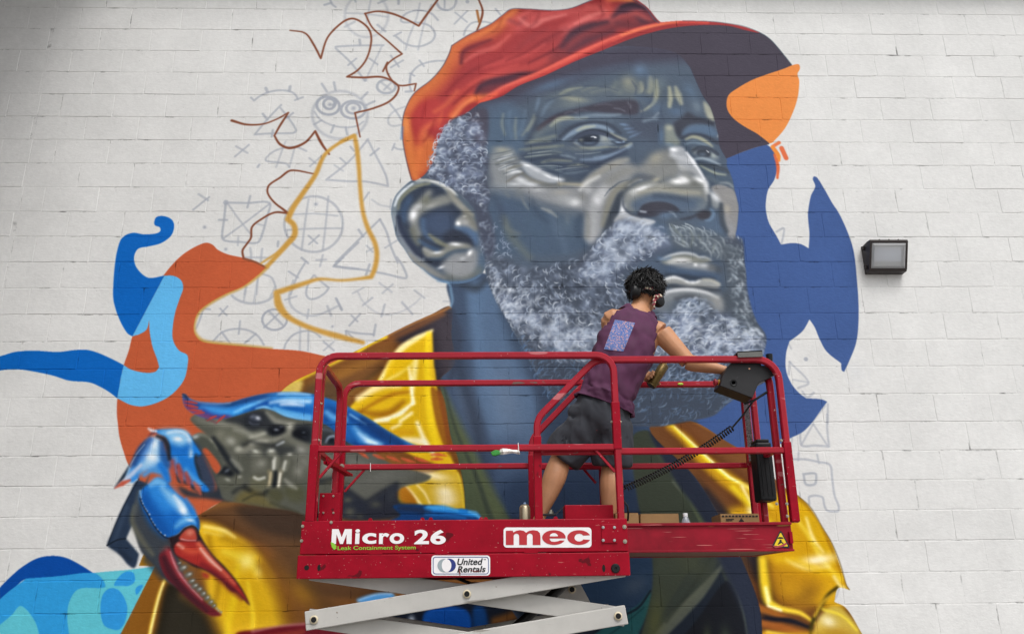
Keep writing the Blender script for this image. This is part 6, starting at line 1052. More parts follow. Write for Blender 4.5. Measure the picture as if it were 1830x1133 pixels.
# small rail marks
gy = mat('green_paint_blob', 'a9c63a', .5); q = at(1216, 686, YXB-.02); b = bmesh.new(); bmesh.ops.create_uvsphere(b, u_segments=10, v_segments=6, radius=.016, matrix=Matrix.Translation(q) @ Matrix.Diagonal((1.2, .3, .5, 1))); lp('paint_blob', b, gy, gxb)
b = bmesh.new(); rtube(b, [at(926, 791, YR-.022), at(927, 808, YR-.022)], .0022, 6); lp('zip_tie', b, WHITE, gf)
b = bmesh.new(); rtube(b, [at(662, 827, YB-.02), at(662, 842, YB-.02)], .0022, 6); lp('zip_tie', b, WHITE, gb)

# lettering and decals on the front beams
def text_mesh(s, size, xs=1.0, bold=0.0, shear=0.0, sp=1.0):
    cu = bpy.data.curves.new('txt', 'FONT'); cu.body = s; cu.size = size; cu.offset = bold; cu.shear = shear; cu.space_character = sp; cu.align_x = 'LEFT'; cu.resolution_u = 6
    o = bpy.data.objects.new('txt', cu); C.objects.link(o); dg = bpy.context.evaluated_depsgraph_get(); me = bpy.data.meshes.new_from_object(o.evaluated_get(dg)); bpy.data.objects.remove(o)
    for v in me.vertices: v.co = (v.co.x*xs, 0, v.co.y)
    me.materials.clear(); return me
def fit_text(name, s, x0, x1, y0, y1, Y, m, par, bold=0, shear=0, cap=True, sp=1.0):
    """letters filling the surveyed box x0..x1, baseline y1, top y0"""
    me = text_mesh(s, 1.0, 1, bold, shear, sp); xs = [v.co.x for v in me.vertices]; zs = [v.co.z for v in me.vertices]
    a, c = at(x0, y1, Y), at(x1, y0, Y); kx = (c.x-a.x)/(max(xs)-min(xs)); kz = (c.z-a.z)/(max(zs)-min(zs)); mx, mz = min(xs), min(zs)
    for v in me.vertices: v.co = (a.x + (v.co.x-mx)*kx, Y, a.z + (v.co.z-mz)*kz)
    o = bpy.data.objects.new(name, me); C.objects.link(o); me.materials.append(m); o.parent = par; o.matrix_parent_inverse = Matrix(); return o
def flat(name, pts, Y, m, par):
    b = bmesh.new(); b.faces.new([b.verts.new(at(x, y, Y)) for x, y in pts][::-1]); return lp(name, b, m, par)
def rrect(x0, y0, x1, y1, r, n=5):
    P = []
    for cx, cy, a in ((x1-r, y0+r, -90), (x1-r, y1-r, 0), (x0+r, y1-r, 90), (x0+r, y0+r, 180)):
        for k in range(n+1): t = rad(a+90*k/n); P.append((cx+r*math.cos(t), cy+r*math.sin(t)))
    return P
def circ(x, y, r, a0=0, a1=360, n=28, sq=1): return [(x+r*math.cos(rad(a0+(a1-a0)*k/n)), y+r*sq*math.sin(rad(a0+(a1-a0)*k/n))) for k in range(n if a1-a0 == 360 else n+1)]
GREEN = mat('green_vinyl', '86c232', .45); NAVY = mat('navy_vinyl', '1f2f78', .4); INK = mat('black_vinyl', '16181d', .4); GREYV = mat('grey_vinyl', '97a3a8', .4); YEL = mat('yellow_vinyl', 'e8c618', .4); BLUEL = mat('blue_line_vinyl', '2c4a86', .4)
b = bmesh.new(); mp = [(592, 971.5), (593.6, 945), (605.2, 945), (610.6, 959.5), (616.4, 945), (628.8, 945), (628.2, 971.5), (619.2, 971.5), (619.4, 954), (612.8, 971.5), (607.6, 971.5), (601.4, 954), (600.4, 971.5)]
V = [at(x, y, YF-.002) for x, y in mp]; vs = [b.verts.new(v) for v in V]
for t3 in tessellate_polygon([[Vector((v.x, v.z, 0)) for v in V]]): b.faces.new([vs[i] for i in t3])
lp('letter', b, WHITE, deck)
for s, x0, x1 in (('i', 634, 643.5), ('c', 647, 673), ('r', 677, 696), ('o', 696, 722.5)):
    fit_text('letter', s, x0, x1, 945 if s in 'Mi' else 952, 971.5, YF-.002, WHITE, deck, .03)
fit_text('letter', '2', 740, 767, 946, 972, YF-.002, WHITE, deck, .035); fit_text('letter', '6', 769, 797, 946, 972.5, YF-.002, WHITE, deck, .035)
fit_text('lettering', 'Leak Containment System', 603, 743, 974, 984.5, YF-.0022, GREEN, deck, .012)
flat('leaf_mark', [(591, 968), (597, 970), (601, 975), (601, 980), (597, 982), (593, 977)], YF-.0024, GREEN, deck)
# maker's plate
pt = flat('name_plate', rrect(900, 942, 1057, 978, 6), YF-.002, WHITE, deck)
RV = mat('red_vinyl', 'b3222c', .42)
Z6 = lambda P: [(860+x/6.09, 880+y/6.09) for x, y in P]
def glyph(name, P, Y, m):
    V = [at(x, y, Y) for x, y in Z6(P)]; b = bmesh.new(); vs = [b.verts.new((v.x, Y, v.z)) for v in V]
    for t3 in tessellate_polygon([[Vector((v.x, v.z, 0)) for v in V]]):
        try: b.faces.new([vs[i] for i in t3])
        except ValueError: pass
    return lp(name, b, m, pt)
arch = lambda x, r, y: [(x-r, 568)] + [(x-r*math.cos(math.pi*k/10), y-r*math.sin(math.pi*k/10)) for k in range(11)] + [(x+r, 568)]
glyph('letter', [(268, 568), (268, 414), (344, 411), (350, 432), (380, 414), (420, 407), (462, 414), (488, 434), (522, 413), (566, 407), (612, 414), (638, 438), (645, 474), (645, 568)] [::1] + arch(529, 31, 474)[::-1] + arch(383, 30, 474)[::-1], YF-.0034, RV)
ell = lambda x, y, rx, ry, a0=0, a1=360, n=32: [(x+rx*math.cos(rad(a0+(a1-a0)*k/n)), y+ry*math.sin(rad(a0+(a1-a0)*k/n))) for k in range(n+(a1-a0 != 360))]
glyph('letter', ell(791, 487, 128, 80, 24, 360) + [(919, 497), (745, 497), (748, 514), (765, 530), (800, 534), (840, 526), (856, 519)], YF-.0034, RV)
glyph('counter', ell(791, 474, 44, 34, 180, 360, 14), YF-.0042, WHITE)
glyph('letter', ell(1063, 487, 127, 80, 18, 342) + [(1110, 466), (1096, 452), (1070, 444), (1040, 450), (1020, 468), (1014, 490), (1022, 512), (1044, 527), (1072, 530), (1098, 522), (1112, 508)], YF-.0034, RV)
# rental sticker
st = flat('rental_sticker', rrect(771, 992, 876, 1028, 6), YF-.0058, WHITE, low)
b = bmesh.new(); A_ = rrect(773.5, 994.3, 873.5, 1025.6, 5); B2 = rrect(774.8, 995.6, 872.2, 1024.3, 4.2)
a = [b.verts.new(at(x, y, YF-.0066)) for x, y in A_]; c = [b.verts.new(at(x, y, YF-.0066)) for x, y in B2]
for i in range(len(a)): b.faces.new((a[i], a[(i+1) % len(a)], c[(i+1) % len(a)], c[i]))
lp('border_line', b, BLUEL, st)
flat('emblem_disc', circ(794, 1010, 12.2, 60, 300, 24, .98) , YF-.0070, GREYV, st); flat('emblem_disc', circ(802.5, 1009.5, 12.2, -120, 120, 24, .98), YF-.0072, NAVY, st); 
flat('emblem_lens', circ(798, 1010, 8.6, 0, 360, 28, 1.35) , YF-.0080, WHITE, st)
fit_text('lettering', 'United', 817, 863, 997, 1009.5, YF-.0070, INK, st, .025, .22); fit_text('lettering', 'Rentals', 817, 868, 1010.5, 1022.5, YF-.0070, INK, st, .025, .22)
fit_text('lettering', 'TM', 864, 868, 998, 1000.5, YF-.0070, INK, st, .01)
for q in ([(820, 1021), (822, 1030), (823, 1024), (821, 1015)], [(836, 1017), (850, 1020), (862, 1018), (850, 1022)]): flat('paint_drip', q, YF-.0078, mat('dark_red_drip', '6a1a1c', .5) if 'dark_red_drip' not in MATS else MATS['dark_red_drip'], st)
# crush hazard sign on the extension
YS = YE+.0095
ws = flat('warning_sign', [(1394, 948), (1397, 949), (1411, 976), (1410, 979), (1382, 977), (1380, 974)], YS, INK, ext)
flat('sign_face', [(1394.3, 952), (1396, 952.5), (1408, 975), (1407, 976), (1384.5, 974.6), (1384, 973.5)], YS-.0006, YEL, ws)
flat('pictogram', [(1389, 962), (1392, 959), (1398, 959.3), (1401, 962.5)], YS-.0012, INK, ws); flat('pictogram', [(1393.5, 963.5), (1396.5, 964), (1397.5, 967.5), (1400, 970), (1402, 973), (1399.5, 972), (1396.5, 969.5), (1394, 971), (1391, 973), (1389.5, 972), (1392.5, 968)], YS-.0012, INK, ws)
flat('sign_tear', [(1380, 974), (1388, 975.5), (1396, 973.5), (1405, 969), (1407, 971.5), (1398, 977), (1386, 979)], YS-.0016, mat('torn_red', 'a83a40', .6), ws)

# ---------------------------------------------------------------- the painter on the platform
SKIN = mat('skin', 'bb8763', .48, var=.13, vscale=9, bump=.12, bscale=45, spec=.35, specks=[('8a5f44', 70, .74, (1, 1, 1))])
TANK = mat('purple_cotton', '532948', .85, var=.14, vscale=16, bump=.12, bscale=300)
SHORT = mat('charcoal_cotton', '3a3d44', .9, var=.15, vscale=14, bump=.12, bscale=260, specks=[('9a3038', 40, .765, (1, 1, 1)), ('7f8c3a', 36, .78, (1.2, 1, 1)), ('b9b6ae', 44, .79, (1, 1.1, 1))])
HAIR = mat('black_hair', '0d0c0d', .5, var=.3, vscale=40)
man = thing('person', 'painter in purple tank top and dark shorts leaning over the lift rail, seen from behind', 'person', (.25, -.97, 1.80))
def crv(P, n):
    P = [np.array(p, float) for p in P]; out = []
    for i in range(len(P)-1):
        p0, p1, p2, p3 = P[max(i-1, 0)], P[i], P[i+1], P[min(i+2, len(P)-1)]
        for k in range(n):
            t = k/n; out.append(.5*((2*p1) + (-p0+p2)*t + (2*p0-5*p1+4*p2-p3)*t*t + (-p0+3*p1-3*p2+p3)*t**3))
    out.append(P[-1]); return out
def loft(b, P, n=16, lat=None, sub=5, caps=True):
    """P: rows (x, y, z, rx, ry); rx along lat"""
    Q = crv(P, sub); R = []
    for i, q in enumerate(Q):
        p = Vector(q[:3]); t = (Vector(Q[min(i+1, len(Q)-1)][:3]) - Vector(Q[max(i-1, 0)][:3])).normalized()
        L = Vector(lat) if lat is not None else t.orthogonal(); e = (L - t*L.dot(t)).normalized(); f = t.cross(e)
        R.append([b.verts.new(p + e*(q[3]*math.cos(2*math.pi*k/n)) + f*(q[4]*math.sin(2*math.pi*k/n))) for k in range(n)])
    for A, B_ in zip(R, R[1:]):
        for k in range(n): b.faces.new((A[k], A[(k+1) % n], B_[(k+1) % n], B_[k]))
    if caps: b.faces.new(R[0][::-1]); b.faces.new(R[-1])
    return R
def ball(b, c, r, M=None):
    m = Matrix.Translation(c) @ (M or Matrix()) @ Matrix.Diagonal((*(r if isinstance(r, tuple) else (r, r, r)), 1)); bmesh.ops.create_uvsphere(b, u_segments=16, v_segments=10, radius=1, matrix=m)
def remesh(b, vox, smooth=6):
    me = bpy.data.meshes.new('tmp'); bmesh.ops.recalc_face_normals(b, faces=b.faces); b.to_mesh(me); b.free()
    o = bpy.data.objects.new('tmp', me); C.objects.link(o); m = o.modifiers.new('r', 'REMESH'); m.mode = 'VOXEL'; m.voxel_size = vox
    s = o.modifiers.new('s', 'SMOOTH'); s.factor = .5; s.iterations = smooth
    out = bpy.data.meshes.new_from_object(o.evaluated_get(bpy.context.evaluated_depsgraph_get())); bpy.data.objects.remove(o); bpy.data.meshes.remove(me)
    for p in out.polygons: p.use_smooth = True
    return out
J = lambda x, y, Y: np.array(at(x, y, Y))
PEL, WAI, CHE, SHO, C7 = J(1071, 748, -.98), J(1090, 695, -.985), J(1115, 630, -.975), J(1136, 578, -.955), J(1144, 550, -.935)
HD = J(1154, 522, -.90)
LAT = Vector(np.cross(SHO-PEL, (0, 1, 0))).normalized()             # towards his right hand (picture right)
if LAT.x < 0: LAT = -LAT
SPINE = [(*(PEL + (PEL-WAI)*.35), .15, .105), (*PEL, .165, .118), (*WAI, .140, .103), (*((WAI+CHE)/2), .150, .110), (*CHE, .168, .118), (*((CHE+SHO)/2), .172, .113), (*SHO, .162, .094), (*((SHO+C7)/2), .112, .076), (*C7, .058, .058)]
LS, RS = J(1092, 570, -.965), J(1180, 594, -.985)
LE, LW, LH = J(1090, 640, -.80), J(1148, 672, -.705), J(1163, 670, -.70)
RE, RW, RH = J(1231, 647, -1.04), J(1295, 662, -1.10), J(1318, 668, -1.11)
LHP, LK, LA = J(1047, 762, -.98), J(1004, 816, -.93), J(961, 935, -1.02)
RHP, RK, RA = J(1096, 768, -.98), J(1094, 832, -.94), J(1087, 945, -1.0)
hf = Vector((.38, .88, -.28)).normalized(); hu = (Vector((.10, 0, 1)) - hf*hf.dot(Vector((.10, 0, 1)))).normalized(); hr = hf.cross(hu)
HM = Matrix((hr, hf, hu)).transposed().to_4x4()
hp = lambda r, f, u: Vector(HD) + hr*r + hf*f + hu*u
b = bmesh.new()
loft(b, SPINE, 24, LAT, 6)
loft(b, [(*C7, .060, .060), (*((C7+HD)/2 + np.array((0, .0, 0))), .054, .054), (*HD, .06, .06)], 16, LAT, 5)
ball(b, HD, (.076, .094, .108), HM); ball(b, hp(0, .045, -.055), (.055, .055, .062), HM); ball(b, hp(0, .075, -.095), (.026, .022, .02), HM)   # skull, jaw, chin
loft(b, [(*hp(0, .088, .015), .009, .009), (*hp(0, .104, -.018), .013, .012), (*hp(0, .112, -.034), .016, .013)], 8, hr, 3)                       # nose
for s in (-1, 1): ball(b, hp(s*.077, .0, -.012), (.012, .024, .034), HM); ball(b, hp(s*.033, .083, .022), (.024, .012, .008), HM)             # ears, brows
loft(b, [(*hp(-.024, .092, -.062), .006, .006), (*hp(0, .10, -.062), .009, .011), (*hp(.024, .092, -.062), .006, .006)], 8, hu, 3)              # lips
def limb(*rows): loft(b, [(*p, r, r*k) for p, r, k in rows], 16, None, 5)
mid = lambda a, c, t: a + (c-a)*t
limb((mid(SHO, RS, .55), .055, 1), (RS, .064, 1), (mid(RS, RE, .35), .060, 1), (mid(RS, RE, .75), .051, 1), (RE, .048, 1), (mid(RE, RW, .25), .048, 1), (mid(RE, RW, .7), .034, 1), (RW, .027, 1), (mid(RW, RH, .5), .028, 1))
limb((mid(SHO, LS, .55), .055, 1), (LS, .058, 1), (mid(LS, LE, .4), .052, 1), (LE, .043, 1), (mid(LE, LW, .3), .043, 1), (LW, .027, 1), (LH, .028, 1))
for hp_, k_, a_ in ((LHP, LK, LA), (RHP, RK, RA)):
    back = np.array((0, -.018, 0))
    limb((hp_, .092, 1), (mid(hp_, k_, .5), .080, 1), (mid(hp_, k_, .9), .066, 1), (k_, .060, 1), (mid(k_, a_, .3)+back, .067, 1), (mid(k_, a_, .55)+back*.6, .055, 1), (mid(k_, a_, .85), .033, 1), (a_, .034, 1), (a_+np.array((0, .01, -.05)), .036, 1))
    limb((a_+np.array((0, -.05, -.045)), .032, .9), (a_+np.array((0, .05, -.05)), .036, .8), (a_+np.array((0, .15, -.065)), .036, .5))
# left hand closed round the spray can
CAN0, CAN1 = Vector(J(1163, 690, -.74)), Vector(J(1187, 653, -.74)); ca = (CAN1-CAN0).normalized(); cr = .0315; cn = Vector((0, -1, 0)); cn = (cn - ca*cn.dot(ca)).normalized(); cs = ca.cross(cn)
if cs.x > 0: cs = -cs                                                # cs points to picture left
cpos = lambda h, a, r: CAN0 + ca*h + (cs*math.cos(a) + cn*math.sin(a))*r
PALM = CAN0 + ca*.055 + cs*.030 - cn*.036
loft(b, [(*LW, .027, .022), (*((Vector(LW)+PALM)/2), .032, .02), (*PALM, .040, .017), (*(PALM + ca*.002 - cs*.006), .036, .012)], 12, ca, 4)
for i, (h, ln, r) in enumerate(((.094, 2.35, .0085), (.074, 2.6, .009), (.054, 2.45, .0088), (.036, 2.0, .0078))):
    rtube(b, [cpos(h, -1.0, cr+.014)] + [cpos(h - .003*k, -.75 + ln*.72*k/5, cr+.0085) for k in range(6)], [r*1.05, r*1.05, r*1.08, r, r*1.02, r*.92, r*.7], 8)
rtube(b, [cpos(.035, -1.2, cr+.016), cpos(.042, -1.9, cr+.012), cpos(.045, -2.6, cr+.010), cpos(.047, -3.1, cr+.009)], [.012, .0105, .010, .0075], 8)
# right hand resting on the controls
d = Vector(RH-RW).normalized(); side = d.cross(Vector((0, 1, 0))).normalized()
loft(b, [(*RW, .026, .02), (*mid(RW, RH, .6), .034, .018), (*RH, .040, .015), (*(RH + np.array(d)*.03), .039, .012)], 12, (0, 1, 0), 4)
for i in range(4):
    o0 = Vector(RH) + d*.025 + Vector((0, -.030+.02*i, 0)); L = (.062, .07, .066, .052)[i]; r = .0086
    rtube(b, [o0 - d*.02, o0, o0 + d*L*.5 + side*0 + Vector((0, 0, -.006)), o0 + d*L*.85 + Vector((0, 0, -.024)), o0 + d*L*.95 + Vector((0, 0, -.040))], [r*1.1, r*1.1, r, r*.95, r*.7], 8)
o0 = Vector(RH) - d*.02 + Vector((0, -.036, 0)); rtube(b, [o0, o0 + d*.025 + Vector((0, -.022, -.01)), o0 + d*.055 + Vector((0, -.026, -.022)), o0 + d*.07 + Vector((0, -.022, -.03))], [.012, .0105, .0095, .0075], 8)
body = obj('body', remesh(b, .0052, 5), SKIN, man)
EYEW = mat('eye_white', 'd8d2ca', .3)
for s in (-1, 1):
    b = bmesh.new(); ball(b, hp(s*.031, .081, .006), .0125); eyeo = obj('eye', b, EYEW, man, smooth=180); b = bmesh.new(); ball(b, hp(s*.031, .089, .006), .0065); obj('iris', b, mat('dark_iris', '2a1a12', .3) if 'dark_iris' not in MATS else MATS['dark_iris'], eyeo, smooth=180)
# tank top: a grid round the torso with neck and arm openings cut out
HEM = PEL + (WAI-PEL)*.42
rows = [(*HEM, .180, .130), (*mid(HEM, WAI, .55), .166, .122), (*WAI, .158, .118), (*((WAI+CHE)/2), .164, .121), (*CHE, .180, .128), (*((CHE+SHO)/2), .183, .122), (*SHO, .171, .103), (*((SHO+C7)/2), .121, .085), (*mid(SHO, C7, .8), .088, .074)]
Q = crv(rows, 9); n = 72; b = bmesh.new(); R = []; nQ = len(Q)
for i, q in enumerate(Q):
    p = Vector(q[:3]); t = (Vector(Q[min(i+1, nQ-1)][:3]) - Vector(Q[max(i-1, 0)][:3])).normalized(); e = (LAT - t*LAT.dot(t)).normalized(); f = t.cross(e)
    ring = []
    for k in range(n):
        a = 2*math.pi*k/n; v = i/(nQ-1); wv = p + e*(q[3]*math.cos(a)) + f*(q[4]*math.sin(a))
        fold = (mnoise.noise(Vector((v*7+math.cos(a)*1.5, math.sin(a)*2.2+v*5, 3.1)))*.020 + (.5-abs(mnoise.noise(Vector((v*11+math.cos(a)*3.5, v*5-math.cos(a)*3, 7.7)))))*.030 - .007) * (1 - .6*v) + (.006*math.sin(a*9+v*4) if i < 6 else 0)
        ring.append(b.verts.new(wv + (e*math.cos(a) + f*math.sin(a))*fold))
    R.append(ring)
FR = 1 if (Vector((0, 1, 0)).dot((Vector(Q[30][:3])-Vector(Q[28][:3])).normalized().cross(LAT)) > 0) else -1
for i in range(nQ-1):
    v = (i+.5)/(nQ-1)
    for k in range(n):
        a = 2*math.pi*(k+.5)/n; ca_, sa = math.cos(a), math.sin(a); cut = False
        lo = .50 if ca_ > 0 else .56                                  # armpit level (deeper on his right)
        if v > lo and v < .86:
            lim = 1 - .27*min(1, (v-lo)/.2)**.6
            cut = abs(ca_) > lim
        if v > .84 and abs(ca_) < .30 + .55*(v-.84)/.16: cut = True    # neck scoop
        if not cut: b.faces.new((R[i][k], R[i][(k+1) % n], R[i+1][(k+1) % n], R[i+1][k]))
for v_ in [v for v in b.verts if not v.link_faces]: b.verts.remove(v_)
tk = obj('tank_top', b, TANK, man, smooth=180); m = tk.modifiers.new('thick', 'SOLIDIFY'); m.thickness = .004; m.offset = 1
m = tk.modifiers.new('smooth', 'SMOOTH'); m.factor = .5; m.iterations = 1
# printed panel on the back
pr = [at(x, y, -1.2) for x, y in ((1099, 571), (1135, 577), (1114, 628), (1079, 624))]
b = bmesh.new(); g = [[None]*9 for _ in range(9)]
from mathutils.bvhtree import BVHTree
dg = bpy.context.evaluated_depsgraph_get(); tke = tk.evaluated_get(dg); bv = BVHTree.FromObject(tke, dg)
for i in range(9):
    for k in range(9):
        p = pr[0].lerp(pr[1], k/8).lerp(pr[3].lerp(pr[2], k/8), i/8); ry = (p - Vector(eye)).normalized(); h = bv.ray_cast(p - tk.matrix_world.translation*0, ry)
        hit = h[0] if h[0] else p + ry*.1; g[i][k] = b.verts.new(hit - ry*.0035)
for i in range(8):
    for k in range(8): b.faces.new((g[i][k], g[i+1][k], g[i+1][k+1], g[i][k+1]))
PRINT = mat('shirt_print', '5c74ac', .85, specks=[('b9949a', 110, .53, (1, 1, 1)), ('4a6cae', 95, .58, (1.3, 1, 1)), ('a9b6d2', 130, .66, (1, 1, 1))])
pp = obj('back_print', b, PRINT, tk, smooth=180)
# shorts
b = bmesh.new(); sr = lambda p, r, k=1: (*p, r, r*k)
loft(b, [(*(PEL + (WAI-PEL)*.50), .160, .118), (*(PEL + (WAI-PEL)*.2), .172, .128), (*PEL, .182, .134), (*(PEL + (PEL-WAI)*.22), .178, .128), (*(PEL + (PEL-WAI)*.5), .12, .10)], 26, LAT, 6)
for hp_, k_, kk, r1, sx in ((LHP, LK, 1.0, .117, -1), (RHP, RK, .98, .112, 1)):
    loft(b, [sr(hp_ + np.array((0, 0, .04)), .105), sr(hp_, .116), sr(mid(hp_, k_, .45), .121), sr(mid(hp_, k_, .8), .120), sr(mid(hp_, k_, kk), r1, 1.02), sr(mid(hp_, k_, kk+.03), r1*.9)], 22, LAT, 6)
me = remesh(b, .008, 5)
for v in me.vertices:
    c = v.co; f = mnoise.noise(Vector((c.x*11+c.z*9, c.y*8, c.z*5-c.x*6)))*.013 + (.5-abs(mnoise.noise(Vector((c.x*16+c.z*5, c.y*12, c.z*6+4)))))*.016 - .004; v.co = c + v.normal*f
sh = obj('shorts', me, SHORT, man, smooth=180)
# shoes
for a_ in (LA, RA):
    b = bmesh.new(); z0 = 1.80
    loft(b, [(a_[0], a_[1]-.085, z0+.04, .03, .03), (a_[0], a_[1]-.06, z0+.045, .042, .043), (a_[0], a_[1]+.03, z0+.048, .045, .045), (a_[0], a_[1]+.12, z0+.036, .05, .033), (a_[0], a_[1]+.185, z0+.028, .04, .024), (a_[0], a_[1]+.205, z0+.022, .02, .016)], 16, (1, 0, 0), 4)
    so = obj('shoe', b, mat('dark_canvas', '24252a', .8) if 'dark_canvas' not in MATS else MATS['dark_canvas'], man, smooth=60)
    b = bmesh.new(); prism(b, [(a_[0]+x, a_[1]+y, z0+.001) for x, y in ((-.036, -.088), (.036, -.088), (.05, .05), (.052, .13), (.03, .205), (-.03, .205), (-.052, .13), (-.05, .05))], (0, 0, .016)); obj('sole', b, mat('white_rubber', 'c9c5bd', .7) if 'white_rubber' not in MATS else MATS['white_rubber'], so)
# hair: shaggy cap with loose locks
hrn = random.Random(5); b = bmesh.new(); bmesh.ops.create_icosphere(b, subdivisions=4, radius=1, matrix=Matrix.Translation(hp(0, -.018, .024)) @ HM @ Matrix.Diagonal((.098, .106, .100, 1)))
for v in b.verts:
    l = v.co - hp(0, -.018, .024); q = l.normalized(); v.co += q*(mnoise.noise(q*4.2)*.016 + mnoise.noise(q*11)*.008)
    if l.dot(hf) > .055 and l.dot(hu) < .05: v.co -= hf*(l.dot(hf)-.055)*.9
for i in range(1300):                                                  # wavy locks falling from the crown
    q = Vector((hrn.gauss(0, 1), hrn.gauss(0, 1), hrn.gauss(0, 1))).normalized()
    if q.dot(hf) > .6 and q.dot(hu) < .5 or q.dot(hu) < -.55: continue
    p = hp(0, -.018, .024) + (hr*q.dot(hr))*.094 + (hf*q.dot(hf))*.102 + (hu*q.dot(hu))*.097
    t = -hu*.9 + hr*(q.dot(hr)*.8 + .25) - hf*.25 + Vector((hrn.gauss(0, .45), hrn.gauss(0, .45), hrn.gauss(0, .45))); t = (t - q*t.dot(q)).normalized(); sd = t.cross(q); L = hrn.uniform(.045, .095); cu = hrn.uniform(-.6, 1.0); wv = hrn.uniform(-.012, .012)
    rtube(b, [p - t*.01, p + t*L*.25 + q*.010 + sd*wv, p + t*L*.5 + q*.013, p + t*L*.75 + q*(.013+.004*cu) - sd*wv, p + t*L + q*(.009+.009*cu)], [.0045, .0048, .004, .0026, .0005], 4)
for i in range(70):                                                   # nape
    s = hrn.uniform(-1, 1); p = hp(s*.062, -.088+.03*s*s, -.035 + hrn.uniform(-.012, .02)); L = hrn.uniform(.02, .045)
    rtube(b, [p, p - hu*L*.5 - hf*.006, p - hu*L + hf*hrn.uniform(-.004, .01) + hr*hrn.uniform(-.012, .012)], [.005, .004, .0007], 4)
obj('hair', b, HAIR, man, smooth=180)
# bandana tied at the back
BAN = mat('bandana_print', '7a2433', .8, specks=[('c9c0a8', 60, .55, (1, 1, 1)), ('3f5d58', 50, .62, (1, 1, 1))])
b = bmesh.new(); ring = [hp(.097*math.sin(t), -.016+.104*math.cos(t), -.012 - .030*math.cos(t)*-1 + .0) for t in np.linspace(-2.9, 2.9, 40)]
prev = None
for p in ring:
    cur = (b.verts.new(p + hu*.016), b.verts.new(p - hu*.016))
    if prev: b.faces.new((prev[0], cur[0], cur[1], prev[1]))
    prev = cur
bo = obj('bandana', b, BAN, man, smooth=180); m = bo.modifiers.new('thick', 'SOLIDIFY'); m.thickness = .004
k0 = Vector(at(1173, 531, -1.035)); b = bmesh.new(); ball(b, k0, (.017, .014, .015)); obj('knot', b, BAN, bo, smooth=180)
for q in (((1170, 534), (1168, 545), (1170, 553)), ((1176, 528), (1181, 529), (1184, 531))):
    b = bmesh.new(); P = [Vector(at(x, y, -1.045)) for x, y in q]; rtube(b, P, [.012, .010, .003], 6); bmesh.ops.scale(b, vec=(1, .35, 1), space=Matrix.Translation(-P[0]), verts=b.verts); obj('tail', b, BAN, bo, smooth=180)
# ear defenders
hpn = thing('headphones', 'black over-ear headphones worn by the painter', 'headphones', tuple(hp(0, 0, .12)))
for s, q in ((-1, at(1134, 521, -.99)), (1, at(1178, 537, -.97))):
    q = Vector(q); ax = (hr*s*.8 - hf*.5).normalized(); b = bmesh.new(); lathe(b, [(.03, -.028), (.036, -.012), (.037, .004), (.034, .014), (.022, .020), (.006, .021)], q, ax, 22); bmesh.ops.scale(b, vec=(1, 1, 1.2), space=Matrix.Translation(-q), verts=b.verts)
    cup = obj('ear_cup', b, BLACK, hpn, smooth=40); b = bmesh.new(); lathe(b, [(.020, .0), (.034, -.006), (.036, -.016), (.026, -.024)], q - ax*.012, ax, 20); obj('cushion', b, RUBBER, cup, smooth=60)
a0, a1 = Vector(at(1134, 512, -.985)), Vector(at(1177, 528, -.965)); top = hp(.0, -.012, .134); b = bmesh.new()
P = crv([tuple(a0), tuple(hp(-.098, -.03, .075)), tuple(top), tuple(hp(.098, -.02, .075)), tuple(a1)], 7); rtube(b, [Vector(p) for p in P], .0065, 8); obj('headband', b, BLACK, hpn, smooth=60)

# ---------------------------------------------------------------- loose things on the lift
def spray_can(name, p0, ax, L, r, col, capcol, label, group='spray cans'):
    ax = Vector(ax).normalized(); t = thing(name, label, 'spray can', tuple(p0), group); b = bmesh.new(); p0 = Vector(p0)
    lathe(b, [(r*.9, 0), (r*.98, .003), (r*.98, .006), (r*.95, .008), (r, .012), (r, L*.84), (r*.97, L*.85), (r*1.0, L*.865), (r*.93, L*.885), (r*.78, L*.93), (r*.52, L*.955), (r*.42, L*.957)], p0, ax, 24)
    obj('can_body', b, col, t, smooth=35); b = bmesh.new(); lathe(b, [(r*.5, L*.957), (r*.5, L*.965), (r*.22, L*.967), (r*.2, L*.975)], p0, ax, 16); obj('valve_cup', b, STEEL, t, smooth=35)
    b = bmesh.new(); lathe(b, [(r*.2, L*.972), (r*.26, L*.975), (r*.26, L*1.0), (r*.2, L*1.03)], p0, ax, 12); obj('nozzle', b, capcol, t, smooth=35); return t
GOLD = mat('gold_can', '6d5a34', .35, metal=.75, var=.2, vscale=12, specks=[('3d3320', 30, .6, (1, 1, 5))]); SILV = mat('silver_can', 'a39880', .32, metal=.8, var=.15, vscale=10)
spray_can('spray_can', CAN0, ca, (CAN1-CAN0).length*1.12, cr, GOLD, MATS['yellow_plastic'], 'gold spray can with yellow nozzle held in the painter\'s hand')
p = at(938, 920, -1.222); spray_can('spray_can', (p.x, -1.222, 1.90), (0, 0, 1), .165, .029, SILV, mat('blue_cap', '6f86a8', .5), 'silver spray can with blue top standing behind the deck edge by a red post')
CARD = mat('cardboard', 'a07c52', .85, var=.1, vscale=9, bump=.05, bscale=200); CARD2 = mat('cardboard_print', '8f6e4c', .85, specks=[('2b241e', 22, .60, (1, 1, 3))])
